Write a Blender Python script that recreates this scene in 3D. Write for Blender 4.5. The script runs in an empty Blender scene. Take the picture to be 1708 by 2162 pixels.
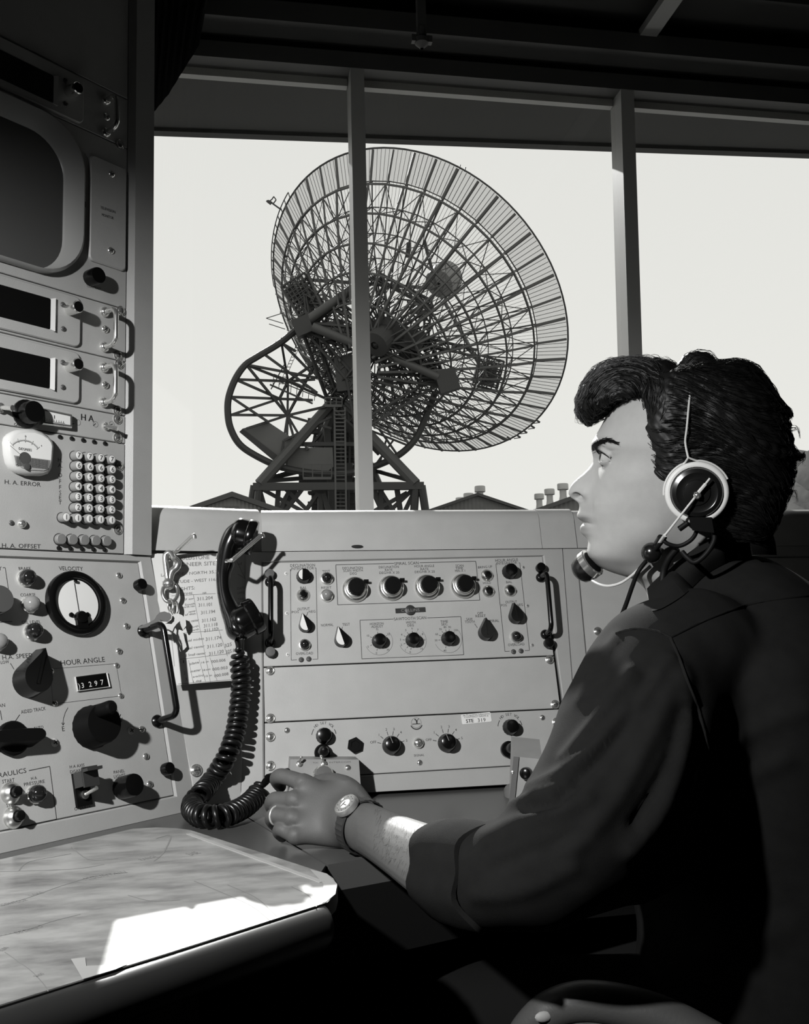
import bpy, math, random
import numpy as np
from mathutils import Matrix, Vector
from mathutils.bvhtree import BVHTree
random.seed(7); np.random.seed(7)
COL = bpy.context.scene.collection
SC = bpy.context.scene
A3 = lambda *v: np.array(v, float)
def nz(v): return np.array(v, float)/np.linalg.norm(v)
# ------------------------------------------------------------------ camera
F, CX, CY = 2000., 854., 1081.
Zc = nz([-424., 18000., -2000.])
Xc = np.array([11146., 97., -2000.]); Xc = nz(Xc-Xc.dot(Zc)*Zc)
Yc = np.cross(Zc, Xc)
R = np.array([Xc, Yc, Zc])
CAM = A3(0, 0, 1.03)
def ray(x, y): return R@np.array([(x-CX)/F, -(y-CY)/F, -1.])
def hit(x, y, P, N):
    d = ray(x, y); return CAM+d*(np.dot(np.array(P)-CAM, N)/np.dot(d, N))
def hz(x, y, z): return hit(x, y, A3(0, 0, z), A3(0, 0, 1))
def hy(x, y, Y): return hit(x, y, A3(0, Y, 0), A3(0, 1, 0))
def D(x, y, d): return CAM+ray(x, y)*d
cam = bpy.data.cameras.new('camera'); cam.sensor_fit = 'HORIZONTAL'; cam.sensor_width = 36; cam.lens = F/1708*36
cam.clip_end = 3000; cam.clip_start = .05
camo = bpy.data.objects.new('camera', cam); COL.objects.link(camo)
M = Matrix([[R[i][j] for j in range(3)]+[CAM[i]] for i in range(3)]+[[0, 0, 0, 1]])
camo.matrix_world = M; SC.camera = camo
# ------------------------------------------------------------------ materials
MATS = {}
def mat(name, v, rough=.5, metal=0, spec=.5, noise=0, nscale=40, bump=0, bscale=200, dark=None, coat=0, alpha=None, emit=0):
    if name in MATS: return MATS[name]
    m = bpy.data.materials.new(name); m.use_nodes = True; nt = m.node_tree; b = nt.nodes['Principled BSDF']
    c = (v, v, v*.975, 1)
    b.inputs['Base Color'].default_value = c; b.inputs['Roughness'].default_value = rough
    b.inputs['Metallic'].default_value = metal; b.inputs['Specular IOR Level'].default_value = spec
    b.inputs['Coat Weight'].default_value = coat
    tc = nt.nodes.new('ShaderNodeTexCoord')
    if noise:
        n = nt.nodes.new('ShaderNodeTexNoise'); n.inputs['Scale'].default_value = nscale; n.inputs['Detail'].default_value = 5
        r = nt.nodes.new('ShaderNodeValToRGB'); lo = v*(1-noise) if dark is None else dark
        r.color_ramp.elements[0].position = .3; r.color_ramp.elements[1].position = .7
        r.color_ramp.elements[0].color = (lo, lo, lo*.975, 1); hi = min(1, v*(1+noise*.5)); r.color_ramp.elements[1].color = (hi, hi, hi*.975, 1)
        nt.links.new(tc.outputs['Object'], n.inputs['Vector']); nt.links.new(n.outputs['Fac'], r.inputs['Fac']); nt.links.new(r.outputs['Color'], b.inputs['Base Color'])
    if bump:
        n2 = nt.nodes.new('ShaderNodeTexNoise'); n2.inputs['Scale'].default_value = bscale; n2.inputs['Detail'].default_value = 3
        bp = nt.nodes.new('ShaderNodeBump'); bp.inputs['Strength'].default_value = bump; bp.inputs['Distance'].default_value = .002
        nt.links.new(tc.outputs['Object'], n2.inputs['Vector']); nt.links.new(n2.outputs['Fac'], bp.inputs['Height']); nt.links.new(bp.outputs['Normal'], b.inputs['Normal'])
    if alpha is not None: b.inputs['Alpha'].default_value = alpha
    MATS[name] = m; return m
GREY = mat('grey_enamel', .40, .45, noise=.05, nscale=25, bump=.12, bscale=900)
GREYD = mat('grey_enamel_frame', .36, .4, noise=.05, nscale=20, bump=.1, bscale=900)
BLACK = mat('black_bakelite', .004, .22, spec=.3)
BLACKM = mat('black_matte', .005, .5, spec=.08)
DKGREY = mat('dark_grey_plastic', .07, .45)
INK = mat('black_ink', .02, .6)
WHITEINK = mat('white_ink', .8, .5)
CHROME = mat('chrome', .80, .2, metal=.9)
ALU = mat('brushed_aluminium', .7, .3, metal=1)
WHITE = mat('white_plastic', .75, .4)
PAPERW = mat('meter_face', .72, .6)
GAP = mat('dark_gap', .008, .8)
JEWELD = mat('dark_jewel', .012, .1, spec=.7)
JEWELL = mat('pale_jewel', .22, .15, spec=.7)
MIDGREY = mat('grey_plastic', .2, .45)
# ------------------------------------------------------------------ mesh builder
class MB:
    def __init__(s): s.v = []; s.f = []; s.m = []
    def add(s, V, Fc, mi=0, X=None):
        V = np.asarray(V, float).reshape(-1, 3)
        if X is not None: V = V@X[:3, :3].T+X[:3, 3]
        o = len(s.v); s.v.extend(map(tuple, V)); s.f.extend(tuple(i+o for i in f) for f in Fc); s.m.extend([mi]*len(Fc)); return s
    def box(s, c, size, mi=0, X=None):
        x, y, z = np.array(size)/2.; V = [(c[0]+a*x, c[1]+b*y, c[2]+d*z) for a in (-1, 1) for b in (-1, 1) for d in (-1, 1)]
        return s.add(V, [(0, 1, 3, 2), (4, 6, 7, 5), (0, 4, 5, 1), (2, 3, 7, 6), (0, 2, 6, 4), (1, 5, 7, 3)], mi, X)
    def hexa(s, b4, t4, mi=0):
        return s.add(list(b4)+list(t4), [(3, 2, 1, 0), (4, 5, 6, 7), (0, 1, 5, 4), (1, 2, 6, 5), (2, 3, 7, 6), (3, 0, 4, 7)], mi)
    def strut(s, p, q, w, mi=0, h=None):
        p = np.array(p); q = np.array(q); d = q-p; L = np.linalg.norm(d)
        if L < 1e-9: return s
        d = d/L; a = nz(np.cross(d, (0, 0, 1) if abs(d[2]) < .9 else (1, 0, 0))); b = np.cross(d, a); h = h or w
        o = [a*w/2+b*h/2, -a*w/2+b*h/2, -a*w/2-b*h/2, a*w/2-b*h/2]
        return s.add([p+k for k in o]+[q+k for k in o], [(3, 2, 1, 0), (4, 5, 6, 7), (0, 1, 5, 4), (1, 2, 6, 5), (2, 3, 7, 6), (3, 0, 4, 7)], mi)
    def tube(s, P, r, n=10, mi=0, closed=False, caps=True):
        P = np.asarray(P, float); k = len(P); r = np.full(k, r) if np.isscalar(r) else np.asarray(r)
        T = np.gradient(P, axis=0) if not closed else np.roll(P, -1, 0)-np.roll(P, 1, 0)
        T /= np.linalg.norm(T, axis=1)[:, None]+1e-12
        a = np.cross(T[0], (0, 0, 1)); a = np.cross(T[0], (1, 0, 0)) if np.linalg.norm(a) < .1 else a; a = nz(a)
        V = []
        for i in range(k):
            a = a-T[i]*a.dot(T[i]); a = nz(a); b = np.cross(T[i], a)
            for j in range(n):
                t = 2*math.pi*j/n; V.append(P[i]+r[i]*(math.cos(t)*a+math.sin(t)*b))
        Fc = []
        for i in range(k if closed else k-1):
            i2 = (i+1) % k
            for j in range(n): j2 = (j+1) % n; Fc.append((i*n+j, i*n+j2, i2*n+j2, i2*n+j))
        if caps and not closed: Fc.append(tuple(range(n))[::-1]); Fc.append(tuple((k-1)*n+j for j in range(n)))
        return s.add(V, Fc, mi)
    def lathe(s, prof, n=24, mi=0, X=None, mis=None, ribs=0, rdepth=0):
        V = []; Fc = []; ms = []
        for (r, z) in prof:
            for j in range(n):
                t = 2*math.pi*j/n; rr = r*(1-rdepth*(j % 2)) if ribs and r > ribs else r
                V.append((rr*math.cos(t), rr*math.sin(t), z))
        k = len(prof)
        for i in range(k-1):
            for j in range(n):
                j2 = (j+1) % n; Fc.append((i*n+j, i*n+j2, (i+1)*n+j2, (i+1)*n+j)); ms.append(mis[i] if mis else mi)
        Fc.append(tuple((k-1)*n+j for j in range(n))); ms.append(mis[-1] if mis else mi)
        o = len(s.f); s.add(V, Fc, mi, X); s.m[o:] = ms; return s
    def prism(s, poly, z0, z1, mi=0, X=None, side=None):
        n = len(poly); V = [(x, y, z0) for x, y in poly]+[(x, y, z1) for x, y in poly]
        s.add(V, [tuple(range(n))[::-1]], mi, X)
        s.add(V, [tuple(range(n, 2*n))], mi, X)
        return s.add(V, [(i, (i+1) % n, n+(i+1) % n, n+i) for i in range(n)], mi if side is None else side, X)
    def grid(s, G, mi=0, closeu=False, closev=False):
        G = np.asarray(G); a, b = G.shape[:2]; Fc = []
        for i in range(a if closeu else a-1):
            for j in range(b if closev else b-1):
                i2 = (i+1) % a; j2 = (j+1) % b; Fc.append((i*b+j, i*b+j2, i2*b+j2, i2*b+j))
        return s.add(G.reshape(-1, 3), Fc, mi)
    def ball(s, c, r, mi=0, n=16, sc=(1, 1, 1)):
        G = [[(c[0]+r*sc[0]*math.sin(p)*math.cos(t), c[1]+r*sc[1]*math.sin(p)*math.sin(t), c[2]+r*sc[2]*math.cos(p)) for t in np.linspace(0, 2*math.pi, n, endpoint=False)] for p in np.linspace(.02, math.pi-.02, n//2+1)]
        s.grid(G, mi, closev=True); L = len(s.v); k = n
        s.f.append(tuple(L-k+j for j in range(k))); s.m.append(mi); o = L-k*(n//2+1); s.f.append(tuple(o+j for j in range(k))[::-1]); s.m.append(mi); return s
    def mesh(s, name, mats, smooth=35):
        me = bpy.data.meshes.new(name); me.from_pydata(s.v, [], s.f); me.update()
        for m in (mats if isinstance(mats, (list, tuple)) else [mats]): me.materials.append(m)
        if any(s.m): me.polygons.foreach_set('material_index', s.m)
        if smooth:
            me.polygons.foreach_set('use_smooth', [True]*len(me.polygons)); me.set_sharp_from_angle(angle=math.radians(smooth))
        return me
    def build(s, name, mats, parent=None, smooth=35, fixn=True, **props):
        V = np.array(s.v); c = (V.max(0)+V.min(0))/2; s.v = list(map(tuple, V-c))
        me = s.mesh(name, mats, smooth)
        if fixn: recalc(me)
        return place(name, me, Matrix.Translation(Vector(c)), parent, **props)
import bmesh
def recalc(me):
    bm = bmesh.new(); bm.from_mesh(me); bmesh.ops.recalc_face_normals(bm, faces=bm.faces[:]); bm.to_mesh(me); bm.free()
WORLD = {}
def place(name, data, mw, parent=None, **props):
    o = bpy.data.objects.new(name, data); COL.objects.link(o)
    if parent is not None:
        o.parent = parent; o.matrix_parent_inverse = WORLD[parent.name].inverted()
    o.matrix_basis = mw; WORLD[o.name] = mw.copy()
    for k, v in props.items(): o[k] = v
    return o
def thing(name, label, cat, loc, group=None):
    o = place(name, None, Matrix.Translation(Vector(loc)), label=label, category=cat)
    o.empty_display_size = .05
    if group: o['group'] = group
    return o
def tag(o, label, cat, group=None):
    o['label'] = label; o['category'] = cat
    if group: o['group'] = group
    return o
def struct(mb, name, mats, **k): return mb.build(name, mats, None, kind='structure', **k)
# ------------------------------------------------------------------ panel frames
class Frame:
    def __init__(s, O, ang, tilt):
        a = math.radians(ang); t = math.radians(tilt)
        s.U = A3(math.cos(a), math.sin(a), 0); h = A3(-math.sin(a), math.cos(a), 0)
        s.V = h*math.sin(t)+A3(0, 0, math.cos(t)); s.N = np.cross(s.U, s.V); s.O = np.array(O, float)
    def uv(s, x, y, h=0):
        p = hit(x, y, s.O+s.N*h, s.N)-s.O; return p@s.U, p@s.V
    def w(s, u, v, n=0): return s.O+s.U*u+s.V*v+s.N*n
    def px(s, x, y, h=0): u, v = s.uv(x, y, h); return s.w(u, v, h)
    def X(s, u=0, v=0, n=0, rot=0, sc=1):
        c, q = math.cos(rot), math.sin(rot); m = np.eye(4); o = s.w(u, v, n)
        m[:3, 0] = (s.U*c+s.V*q)*sc; m[:3, 1] = (-s.U*q+s.V*c)*sc; m[:3, 2] = s.N*sc; m[:3, 3] = o; return m
    def scale(s, x, y):   # metres per pixel near x,y (average of both in-plane directions)
        a = np.array(s.uv(x, y)); return .5*(np.linalg.norm(np.array(s.uv(x+4, y))-a)+np.linalg.norm(np.array(s.uv(x, y-4))-a))/4
    def shift(s, n): 
        f = Frame.__new__(Frame); f.U, f.V, f.N, f.O = s.U, s.V, s.N, s.O+s.N*n; return f
    def ang(s, x0, y0, x1, y1):   # in-plane angle of the direction between two pixels
        a = s.uv(x0, y0); b = s.uv(x1, y1); return math.atan2(b[1]-a[1], b[0]-a[0])
def mtx(X): return Matrix([list(map(float, r)) for r in X])
_txt = {}
def text_mesh(st):
    if st not in _txt:
        cu = bpy.data.curves.new('t', 'FONT'); cu.body = st; cu.resolution_u = 2; cu.size = 1
        ob = bpy.data.objects.new('t', cu); COL.objects.link(ob); dg = bpy.context.evaluated_depsgraph_get()
        me = bpy.data.meshes.new_from_object(ob.evaluated_get(dg)); V = np.array([v.co[:] for v in me.vertices]).reshape(-1, 3); Fc = [tuple(p.vertices) for p in me.polygons]
        bpy.data.objects.remove(ob); bpy.data.curves.remove(cu); bpy.data.meshes.remove(me)
        if len(V): V[:, 0] -= V[:, 0].min(); w = V[:, 0].max()
        else: w = 1
        _txt[st] = (V, Fc, w)
    return _txt[st]
CAPH = .69
class Ink:    # everything printed or engraved on one panel
    def __init__(s, fr, h=.0004): s.fr = fr; s.mb = MB(); s.h = h
    def t(s, st, x0, y0, x1, y1, hp, mi=0, bold=0):
        V, Fc, w = text_mesh(st)
        if not len(V): return
        fr = s.fr; a = np.array(fr.uv(x0, y0, s.h)); b = np.array(fr.uv(x1, y1, s.h)); W = np.linalg.norm(b-a); d = (b-a)/W; n = np.array([-d[1], d[0]])
        c = np.array(fr.uv(x0, y0-hp, s.h)); H = abs((c-a)@n)/CAPH
        for k in ([0, bold] if bold else [0]):
            q = [fr.w(*(a+d*(vx/w*W+k*W)+n*vy*H), s.h) for vx, vy, _ in V]
            s.mb.add(q, Fc, mi)
    def ch(s, st, x, y, hp, rot=0, mi=0, asp=1.):   # one short text centred at a pixel
        V, Fc, w = text_mesh(st)
        fr = s.fr; a = np.array(fr.uv(x, y, s.h)); k = fr.scale(x, y)*hp/CAPH; c, q = math.cos(rot), math.sin(rot)
        P = []
        for vx, vy, _ in V:
            X = (vx-w/2)*k*asp; Y = (vy-CAPH/2)*k; P.append(fr.w(a[0]+X*c-Y*q, a[1]+X*q+Y*c, s.h))
        s.mb.add(P, Fc, mi)
    def line(s, pts, wp=1.3, mi=0):
        fr = s.fr
        for (x0, y0), (x1, y1) in zip(pts[:-1], pts[1:]):
            a = np.array(fr.uv(x0, y0, s.h)); b = np.array(fr.uv(x1, y1, s.h)); d = b-a; L = np.linalg.norm(d)
            if L < 1e-7: continue
            d /= L; w = fr.scale(x0, y0)*wp/2; n = np.array([-d[1], d[0]])*w
            s.mb.add([fr.w(*(a+n), s.h), fr.w(*(a-n), s.h), fr.w(*(b-n), s.h), fr.w(*(b+n), s.h)], [(0, 1, 2, 3)], mi)
    def arc(s, x, y, rp, a0, a1, wp=1, mi=0, n=24):
        fr = s.fr; u, v = fr.uv(x, y, s.h); k = fr.scale(x, y); r = rp*k; w = wp*k/2; G = []
        for t in np.radians(np.linspace(a0, a1, n)):
            G.append([fr.w(u+(r+q)*math.cos(t), v+(r+q)*math.sin(t), s.h) for q in (-w, w)])
        s.mb.grid(G, mi)
    def ticks(s, x, y, r0, r1, angs, wp=1.2, mi=0):
        fr = s.fr; u, v = fr.uv(x, y, s.h); k = fr.scale(x, y)
        for t in np.radians(angs):
            d = np.array([math.cos(t), math.sin(t)]); n = np.array([-d[1], d[0]])*wp*k/2; a = np.array([u, v])+d*r0*k; b = np.array([u, v])+d*r1*k
            s.mb.add([fr.w(*(a+n), s.h), fr.w(*(a-n), s.h), fr.w(*(b-n), s.h), fr.w(*(b+n), s.h)], [(0, 1, 2, 3)], mi)
    def rad(s, st, x, y, rp, ang, hp, mi=0, follow=False, asp=1.):   # text centred at polar position around a pixel
        fr = s.fr; u, v = fr.uv(x, y, s.h); k = fr.scale(x, y); t = math.radians(ang); c = np.array([u+rp*k*math.cos(t), v+rp*k*math.sin(t)])
        V, Fc, w = text_mesh(st); kk = k*hp/CAPH; rot = t-math.pi/2 if follow else 0; cc, q = math.cos(rot), math.sin(rot)
        s.mb.add([fr.w(c[0]+((a-w/2)*cc*asp-(b-CAPH/2)*q)*kk, c[1]+((a-w/2)*q*asp+(b-CAPH/2)*cc)*kk, s.h) for a, b, _ in V], Fc, mi)
    def done(s, name, parent, mats=None): return s.mb.build(name, mats or [INK, WHITEINK], parent, smooth=0, fixn=False)
def rrect(x0, y0, x1, y1, r, n=5):
    P = []
    for cx, cy, a in ((x1-r, y1-r, 0), (x0+r, y1-r, 90), (x0+r, y0+r, 180), (x1-r, y0+r, 270)):
        for k in range(n+1): t = math.radians(a+90*k/n); P.append((cx+r*math.cos(t), cy+r*math.sin(t)))
    return P
def plate(fr, poly, z0, z1, bevel=.0012):   # slab whose front edge is bevelled
    m = MB(); P = np.array(poly); c = P.mean(0); n = len(P)
    d = np.roll(P, -1, 0)-np.roll(P, 1, 0); d /= np.linalg.norm(d, axis=1)[:, None]; nr = np.stack([d[:, 1], -d[:, 0]], 1)
    if np.sum((P-c)*nr) < 0: nr = -nr
    Q = P-nr*bevel
    V = [fr.w(*p, z0) for p in P]+[fr.w(*p, z1-bevel) for p in P]+[fr.w(*p, z1) for p in Q]
    Fc = [(i, (i+1) % n, n+(i+1) % n, n+i) for i in range(n)]+[(n+i, n+(i+1) % n, 2*n+(i+1) % n, 2*n+i) for i in range(n)]+[tuple(range(2*n, 3*n)), tuple(range(n))[::-1]]
    return m.add(V, Fc)
# ------------------------------------------------------------------ hardware library (local z points out of the panel)
def lib_screw(slot=True, phil=False, washer=True):
    m = MB()
    if washer: m.lathe([(.0075, 0), (.0075, .001), (.0066, .0014), (.0060, .0008), (.0054, .0012), (.0050, .0022), (.0034, .0030), (.001, .0033)], 24)
    else: m.lathe([(.0050, 0), (.0050, .0008), (.0042, .0018), (.0025, .0026), (.001, .0028)], 20)
    z = .0031 if washer else .0026
    if slot: m.box((0, 0, z), (.0072 if washer else .006, .0009, .0006), 1)
    if phil: m.box((0, 0, z), (.0012, .0058, .0007), 1); m.box((0, 0, z), (.0058, .0012, .0007), 1)
    return m
LIB = {}
def L(key, mb, mats, smooth=30):
    if key not in LIB: LIB[key] = mb().mesh(key, mats, smooth); recalc(LIB[key])
    return LIB[key]
def put(fr, key, name, x, y, parent, size=1, rot=0, h=0, n=0, **pr):
    u, v = fr.uv(x, y, h); return place(name, LIB[key], mtx(fr.X(u, v, n, rot, size)), parent, **pr)
def teardrop(r, tip, n=20):   # outline, tip along +y
    a = math.acos(r/tip); P = [(0, tip)]
    for t in np.linspace(math.pi/2+a, math.pi/2-a+2*math.pi, n): P.append((r*math.cos(t), r*math.sin(t)))
    return P
def mk_pointer(facet):
    def f():
        m = MB(); P = teardrop(.0115, .0225); n = len(P); T = [(x*.86, y*.9) for x, y in P]
        m.add([(x, y, 0) for x, y in P]+[(x, y, .013) for x, y in T], [tuple(range(n, 2*n))]+[(i, (i+1) % n, n+(i+1) % n, n+i) for i in range(n)])
        if facet:
            Q = [(x*.84, y*.88, .0134) for x, y in P if x <= .001]+[(.0005, -.009, .0134)]
            m.add(Q, [tuple(range(len(Q)))], 1)
        else: m.box((0, .006, .0135), (.0012, .022, .001), 0)
        return m
    return f
L('screw_head', lambda: lib_screw(), [CHROME, GAP])
L('small_screw', lambda: lib_screw(True, False, False), [CHROME, GAP])
L('dark_screw', lambda: lib_screw(True, False, False), [DKGREY, GAP])
L('phillips', lambda: lib_screw(False, True, False), [WHITE, INK])
L('phillips_grey', lambda: lib_screw(False, True, False), [GREY, INK])
L('dome', lambda: MB().lathe([(.0085, 0), (.0085, .002), (.0078, .0045), (.006, .0068), (.0035, .008), (.001, .0084)], 24), [CHROME])
L('pilot', lambda: MB().lathe([(.011, 0), (.011, .002), (.0100, .0042), (.0086, .0046), (.0086, .006), (.0080, .0095), (.0062, .0125), (.0035, .0142), (.001, .0147)], 28, mis=[0, 0, 0, 1, 1, 1, 1, 1, 1]), [CHROME, JEWELD])
L('pilot_pale', lambda: MB().lathe([(.011, 0), (.011, .002), (.0100, .0042), (.0086, .0046), (.0086, .006), (.0080, .0095), (.0062, .0125), (.0035, .0142), (.001, .0147)], 28, mis=[0, 0, 0, 1, 1, 1, 1, 1, 1]), [CHROME, JEWELL])
L('jewel', lambda: MB().lathe([(.0125, 0), (.0125, .003), (.0115, .0045), (.0118, .007), (.0108, .012), (.0085, .0155), (.005, .0178), (.001, .0186)], 26, mis=[0, 0, 1, 1, 1, 1, 1, 1], ribs=.006, rdepth=.03), [CHROME, JEWELD])
L('jewel_pale', lambda: MB().lathe([(.0125, 0), (.0125, .003), (.0115, .0045), (.0118, .007), (.0108, .012), (.0085, .0155), (.005, .0178), (.001, .0186)], 26, mis=[0, 0, 1, 1, 1, 1, 1, 1], ribs=.006, rdepth=.03), [CHROME, JEWELL])
L('push', lambda: MB().lathe([(.0118, 0), (.0116, .0015), (.0085, .006), (.0066, .0072), (.0055, .0066), (.0052, .0072), (.0052, .0115), (.0045, .0125), (.001, .0127)], 28, mis=[0, 0, 0, 0, 1, 1, 1, 1, 1]), [ALU, BLACK])
L('push_big', lambda: MB().lathe([(.0140, 0), (.0138, .002), (.010, .008), (.0075, .010), (.0066, .0095), (.0062, .010), (.0062, .017), (.0055, .018), (.001, .0183)], 28, mis=[0, 0, 0, 0, 1, 1, 1, 1, 1]), [ALU, BLACK])
def _dial():
    m = MB(); m.lathe([(.0225, 0), (.0225, .003), (.0205, .0065), (.0195, .0075), (.0180, .008), (.0165, .0115), (.0150, .0122), (.0142, .0122)], 48)
    m.lathe([(.0140, .0122), (.0140, .024), (.0128, .026), (.001, .0262)], 48, 1, ribs=.013, rdepth=.05)
    m.box((.0185, .0125, .007), (.008, .004, .010), 1); return m
L('dial', _dial, [ALU, BLACKM])
L('knob', lambda: MB().lathe([(.0120, 0), (.0120, .003), (.0110, .005), (.0104, .013), (.0094, .0155), (.006, .0165), (.001, .0168)], 30, ribs=.0095, rdepth=.03), [BLACK])
L('cylinder_knob', lambda: MB().lathe([(.0150, 0), (.0150, .024), (.0140, .027), (.001, .0275)], 36, ribs=.0142, rdepth=.02), [BLACK])
L('pointer_knob', mk_pointer(False), [BLACK, WHITE])
L('facet_knob', mk_pointer(True), [BLACK, PAPERW])
def _fround():
    m = MB().lathe([(.0130, 0), (.0130, .003), (.0118, .006), (.0112, .014), (.0100, .0152)], 30, ribs=.0105, rdepth=.02)
    P = [(.0098*math.cos(t), .0098*math.sin(t), .0155) for t in np.linspace(math.radians(105), math.radians(250), 12)]; m.add(P, [tuple(range(12))], 1); return m
L('facet_round', _fround, [BLACK, PAPERW])
L('thumbscrew', lambda: MB().lathe([(.0045, 0), (.0045, .004), (.0082, .0045), (.0082, .014), (.0074, .0152), (.001, .0155)], 24, ribs=.0078, rdepth=.03), [BLACK])
L('thumbscrew_grey', lambda: MB().lathe([(.0045, 0), (.0045, .004), (.0082, .0045), (.0082, .011), (.0074, .0122), (.001, .0125)], 24, ribs=.0078, rdepth=.03), [DKGREY])
L('hex_nut', lambda: MB().lathe([(.0125, 0), (.0125, .006), (.0115, .0072), (.007, .0072), (.0068, .0060), (.001, .0060)], 6), [BLACKM], 20)
L('led', lambda: MB().lathe([(.0034, 0), (.0034, .001), (.0026, .0022), (.001, .0026)], 14), [JEWELD])
def mk_handle(Ln, h, r, mats):
    m = MB(); c = .012; P = [A3(0, 0, 0)]
    for t in np.linspace(0, math.pi/2, 7): P.append(A3(0, 0, h-c)+A3(0, c*(1-math.cos(t)), c*math.sin(t)))
    Q = [A3(0, Ln-p[1], p[2]) for p in P[::-1]]
    m.tube(P+Q, r, 12)
    for y in (0, Ln): m.lathe([(r*2, 0), (r*2, .003), (r*1.5, .006), (r*1.05, .007)], 18, X=np.array([[1, 0, 0, 0], [0, 1, 0, y], [0, 0, 1, 0], [0, 0, 0, 1.]]))
    return m
def handle(fr, x0, y0, x1, y1, h, r, mats, parent, name='handle'):   # base bottom pixel, base top pixel
    a = np.array(fr.uv(x0, y0)); b = np.array(fr.uv(x1, y1)); Ln = np.linalg.norm(b-a); rot = math.atan2(b[1]-a[1], b[0]-a[0])-math.pi/2
    me = mk_handle(Ln, h, r, mats).mesh(name, mats); recalc(me)
    return place(name, me, mtx(fr.X(a[0], a[1], 0, rot)), parent)
# ================================================================== ROOM
WALL = mat('wall_paint', .035, .7, noise=.1, nscale=3)
DARKSTEEL = mat('dark_painted_steel', .09, .5, noise=.1, nscale=8)
MULL = mat('mullion_paint', .5, .45)
CEIL = mat('ceiling_deck', .11, .7, noise=.2, nscale=5)
SOFF = mat('soffit_paint', .075, .8, noise=.06, nscale=3)
def bx(c, s): return MB().box(c, s)
struct(bx((1, 0, -.05), (8, 7, .1)), 'floor', mat('floor_tile', .008, .8, spec=.1, noise=.2, nscale=4))
struct(bx((-1.9, 0, 1.3), (.1, 7, 2.8)), 'wall_left', WALL)
struct(bx((4.6, 0, 1.3), (.1, 7, 2.8)), 'wall_right', WALL)
struct(bx((1.3, -3.3, 1.3), (6.4, .1, 2.8)), 'wall_back', WALL)
m = MB(); m.box((1.35, 2.26, .56), (6.5, .12, 1.12)); m.box((1.35, 2.26, 2.53), (6.5, .12, .22)); m.box((-1.2, 2.26, 1.75), (1.3, .12, 1.26)); m.box((3.1, 2.26, 1.75), (2.8, .12, 1.26))
struct(m, 'wall_front', WALL)
# window: sill, head and two mullions, three panes
WH = 2.378
m = MB(); m.box((.58, 2.215, WH+.02), (2.3, .07, .042)); m.box((.58, 2.215, 1.135), (2.3, .07, .03))
win = struct(m, 'window_1', DARKSTEEL)
GLASS = bpy.data.materials.new('window_glass'); GLASS.use_nodes = True
nt = GLASS.node_tree; nt.nodes.clear(); o = nt.nodes.new('ShaderNodeOutputMaterial'); mx = nt.nodes.new('ShaderNodeMixShader'); tr = nt.nodes.new('ShaderNodeBsdfTransparent'); gl = nt.nodes.new('ShaderNodeBsdfGlossy')
gl.inputs['Roughness'].default_value = .02; tr.inputs['Color'].default_value = (.97, .97, .96, 1); mx.inputs[0].default_value = .03
nt.links.new(tr.outputs[0], mx.inputs[1]); nt.links.new(gl.outputs[0], mx.inputs[2]); nt.links.new(mx.outputs[0], o.inputs[0])
for i, (a, b) in enumerate(((-.55, .300), (.300, .998), (.998, 1.72))):
    bx(((a+b)/2, 2.22, (1.15+WH)/2), (b-a-.004, .004, WH-1.15)).build('pane', GLASS, win)
for k, (x0, x1, xb) in enumerate(((.283, .317, .003), (.988, 1.024, -.026))):
    m = MB(); b = [(x0+xb, 2.18, 1.15), (x1+xb, 2.18, 1.15), (x1+xb, 2.25, 1.15), (x0+xb, 2.25, 1.15)]; t = [(x0, 2.18, WH), (x1, 2.18, WH), (x1, 2.25, WH), (x0, 2.25, WH)]
    m.hexa(b, t); m.build('mullion', MULL, win)
# glazing bead along the head of the panes
for a, b in ((-.3, .281), (.319, .986), (1.026, 1.72)):
    bx(((a+b)/2, 2.24, WH-.010), (b-a, .02, .020)).build('glazing_bead', mat('bead_paint', .5, .6), win)
# ceiling: steel deck with ribs, header beams, one pale rafter strip
m = MB(); m.box((1.35, -.5, 2.72), (6.5, 5.6, .04))
for k in range(28):
    x = -1.6+k*.23; m.box((x, -.55, 2.69), (.035, 5.3, .03))
struct(m, 'ceiling', CEIL)
m = MB(); m.box((1.35, 2.12, 2.62), (6.4, .16, .12)); m.box((1.35, 2.16, 2.47), (6.4, .08, .05)); m.box((1.35, 2.0, 2.675), (6.4, .06, .03)); m.box((1.35, 1.86, 2.69), (6.4, .04, .02))
struct(m, 'trim_1', DARKSTEEL)
a = hz(1325, 131, 2.50); b = hz(1420, -6, 2.50); d = nz(b-a)
m = MB(); m.strut(a-d*.0, a+d*3.2, .045, 0, .02); struct(m, 'trim_2', mat('pale_trim', .3, .6))
p = hy(890, 77, 2.02); m = MB(); m.lathe([(.012, .02), (.012, .0), (.009, -.004), (.016, -.006), (.016, -.018), (.008, -.026), (.004, -.03)][::-1], 16, X=np.array([[1, 0, 0, p[0]], [0, 1, 0, p[1]], [0, 0, 1, p[2]], [0, 0, 0, 1.]]))
m.box((p[0]-.018, p[1], p[2]-.008), (.012, .014, .016)); m.box((p[0]+.018, p[1], p[2]-.008), (.012, .014, .016)); m.box((p[0], p[1], (p[2]+2.668)/2), (.02, .02, 2.668-p[2]))
tag(m.build('sprinkler_head', mat('dull_fitting', .12, .5)), 'small dull metal fitting under the ceiling beam above the window', 'fitting')
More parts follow.
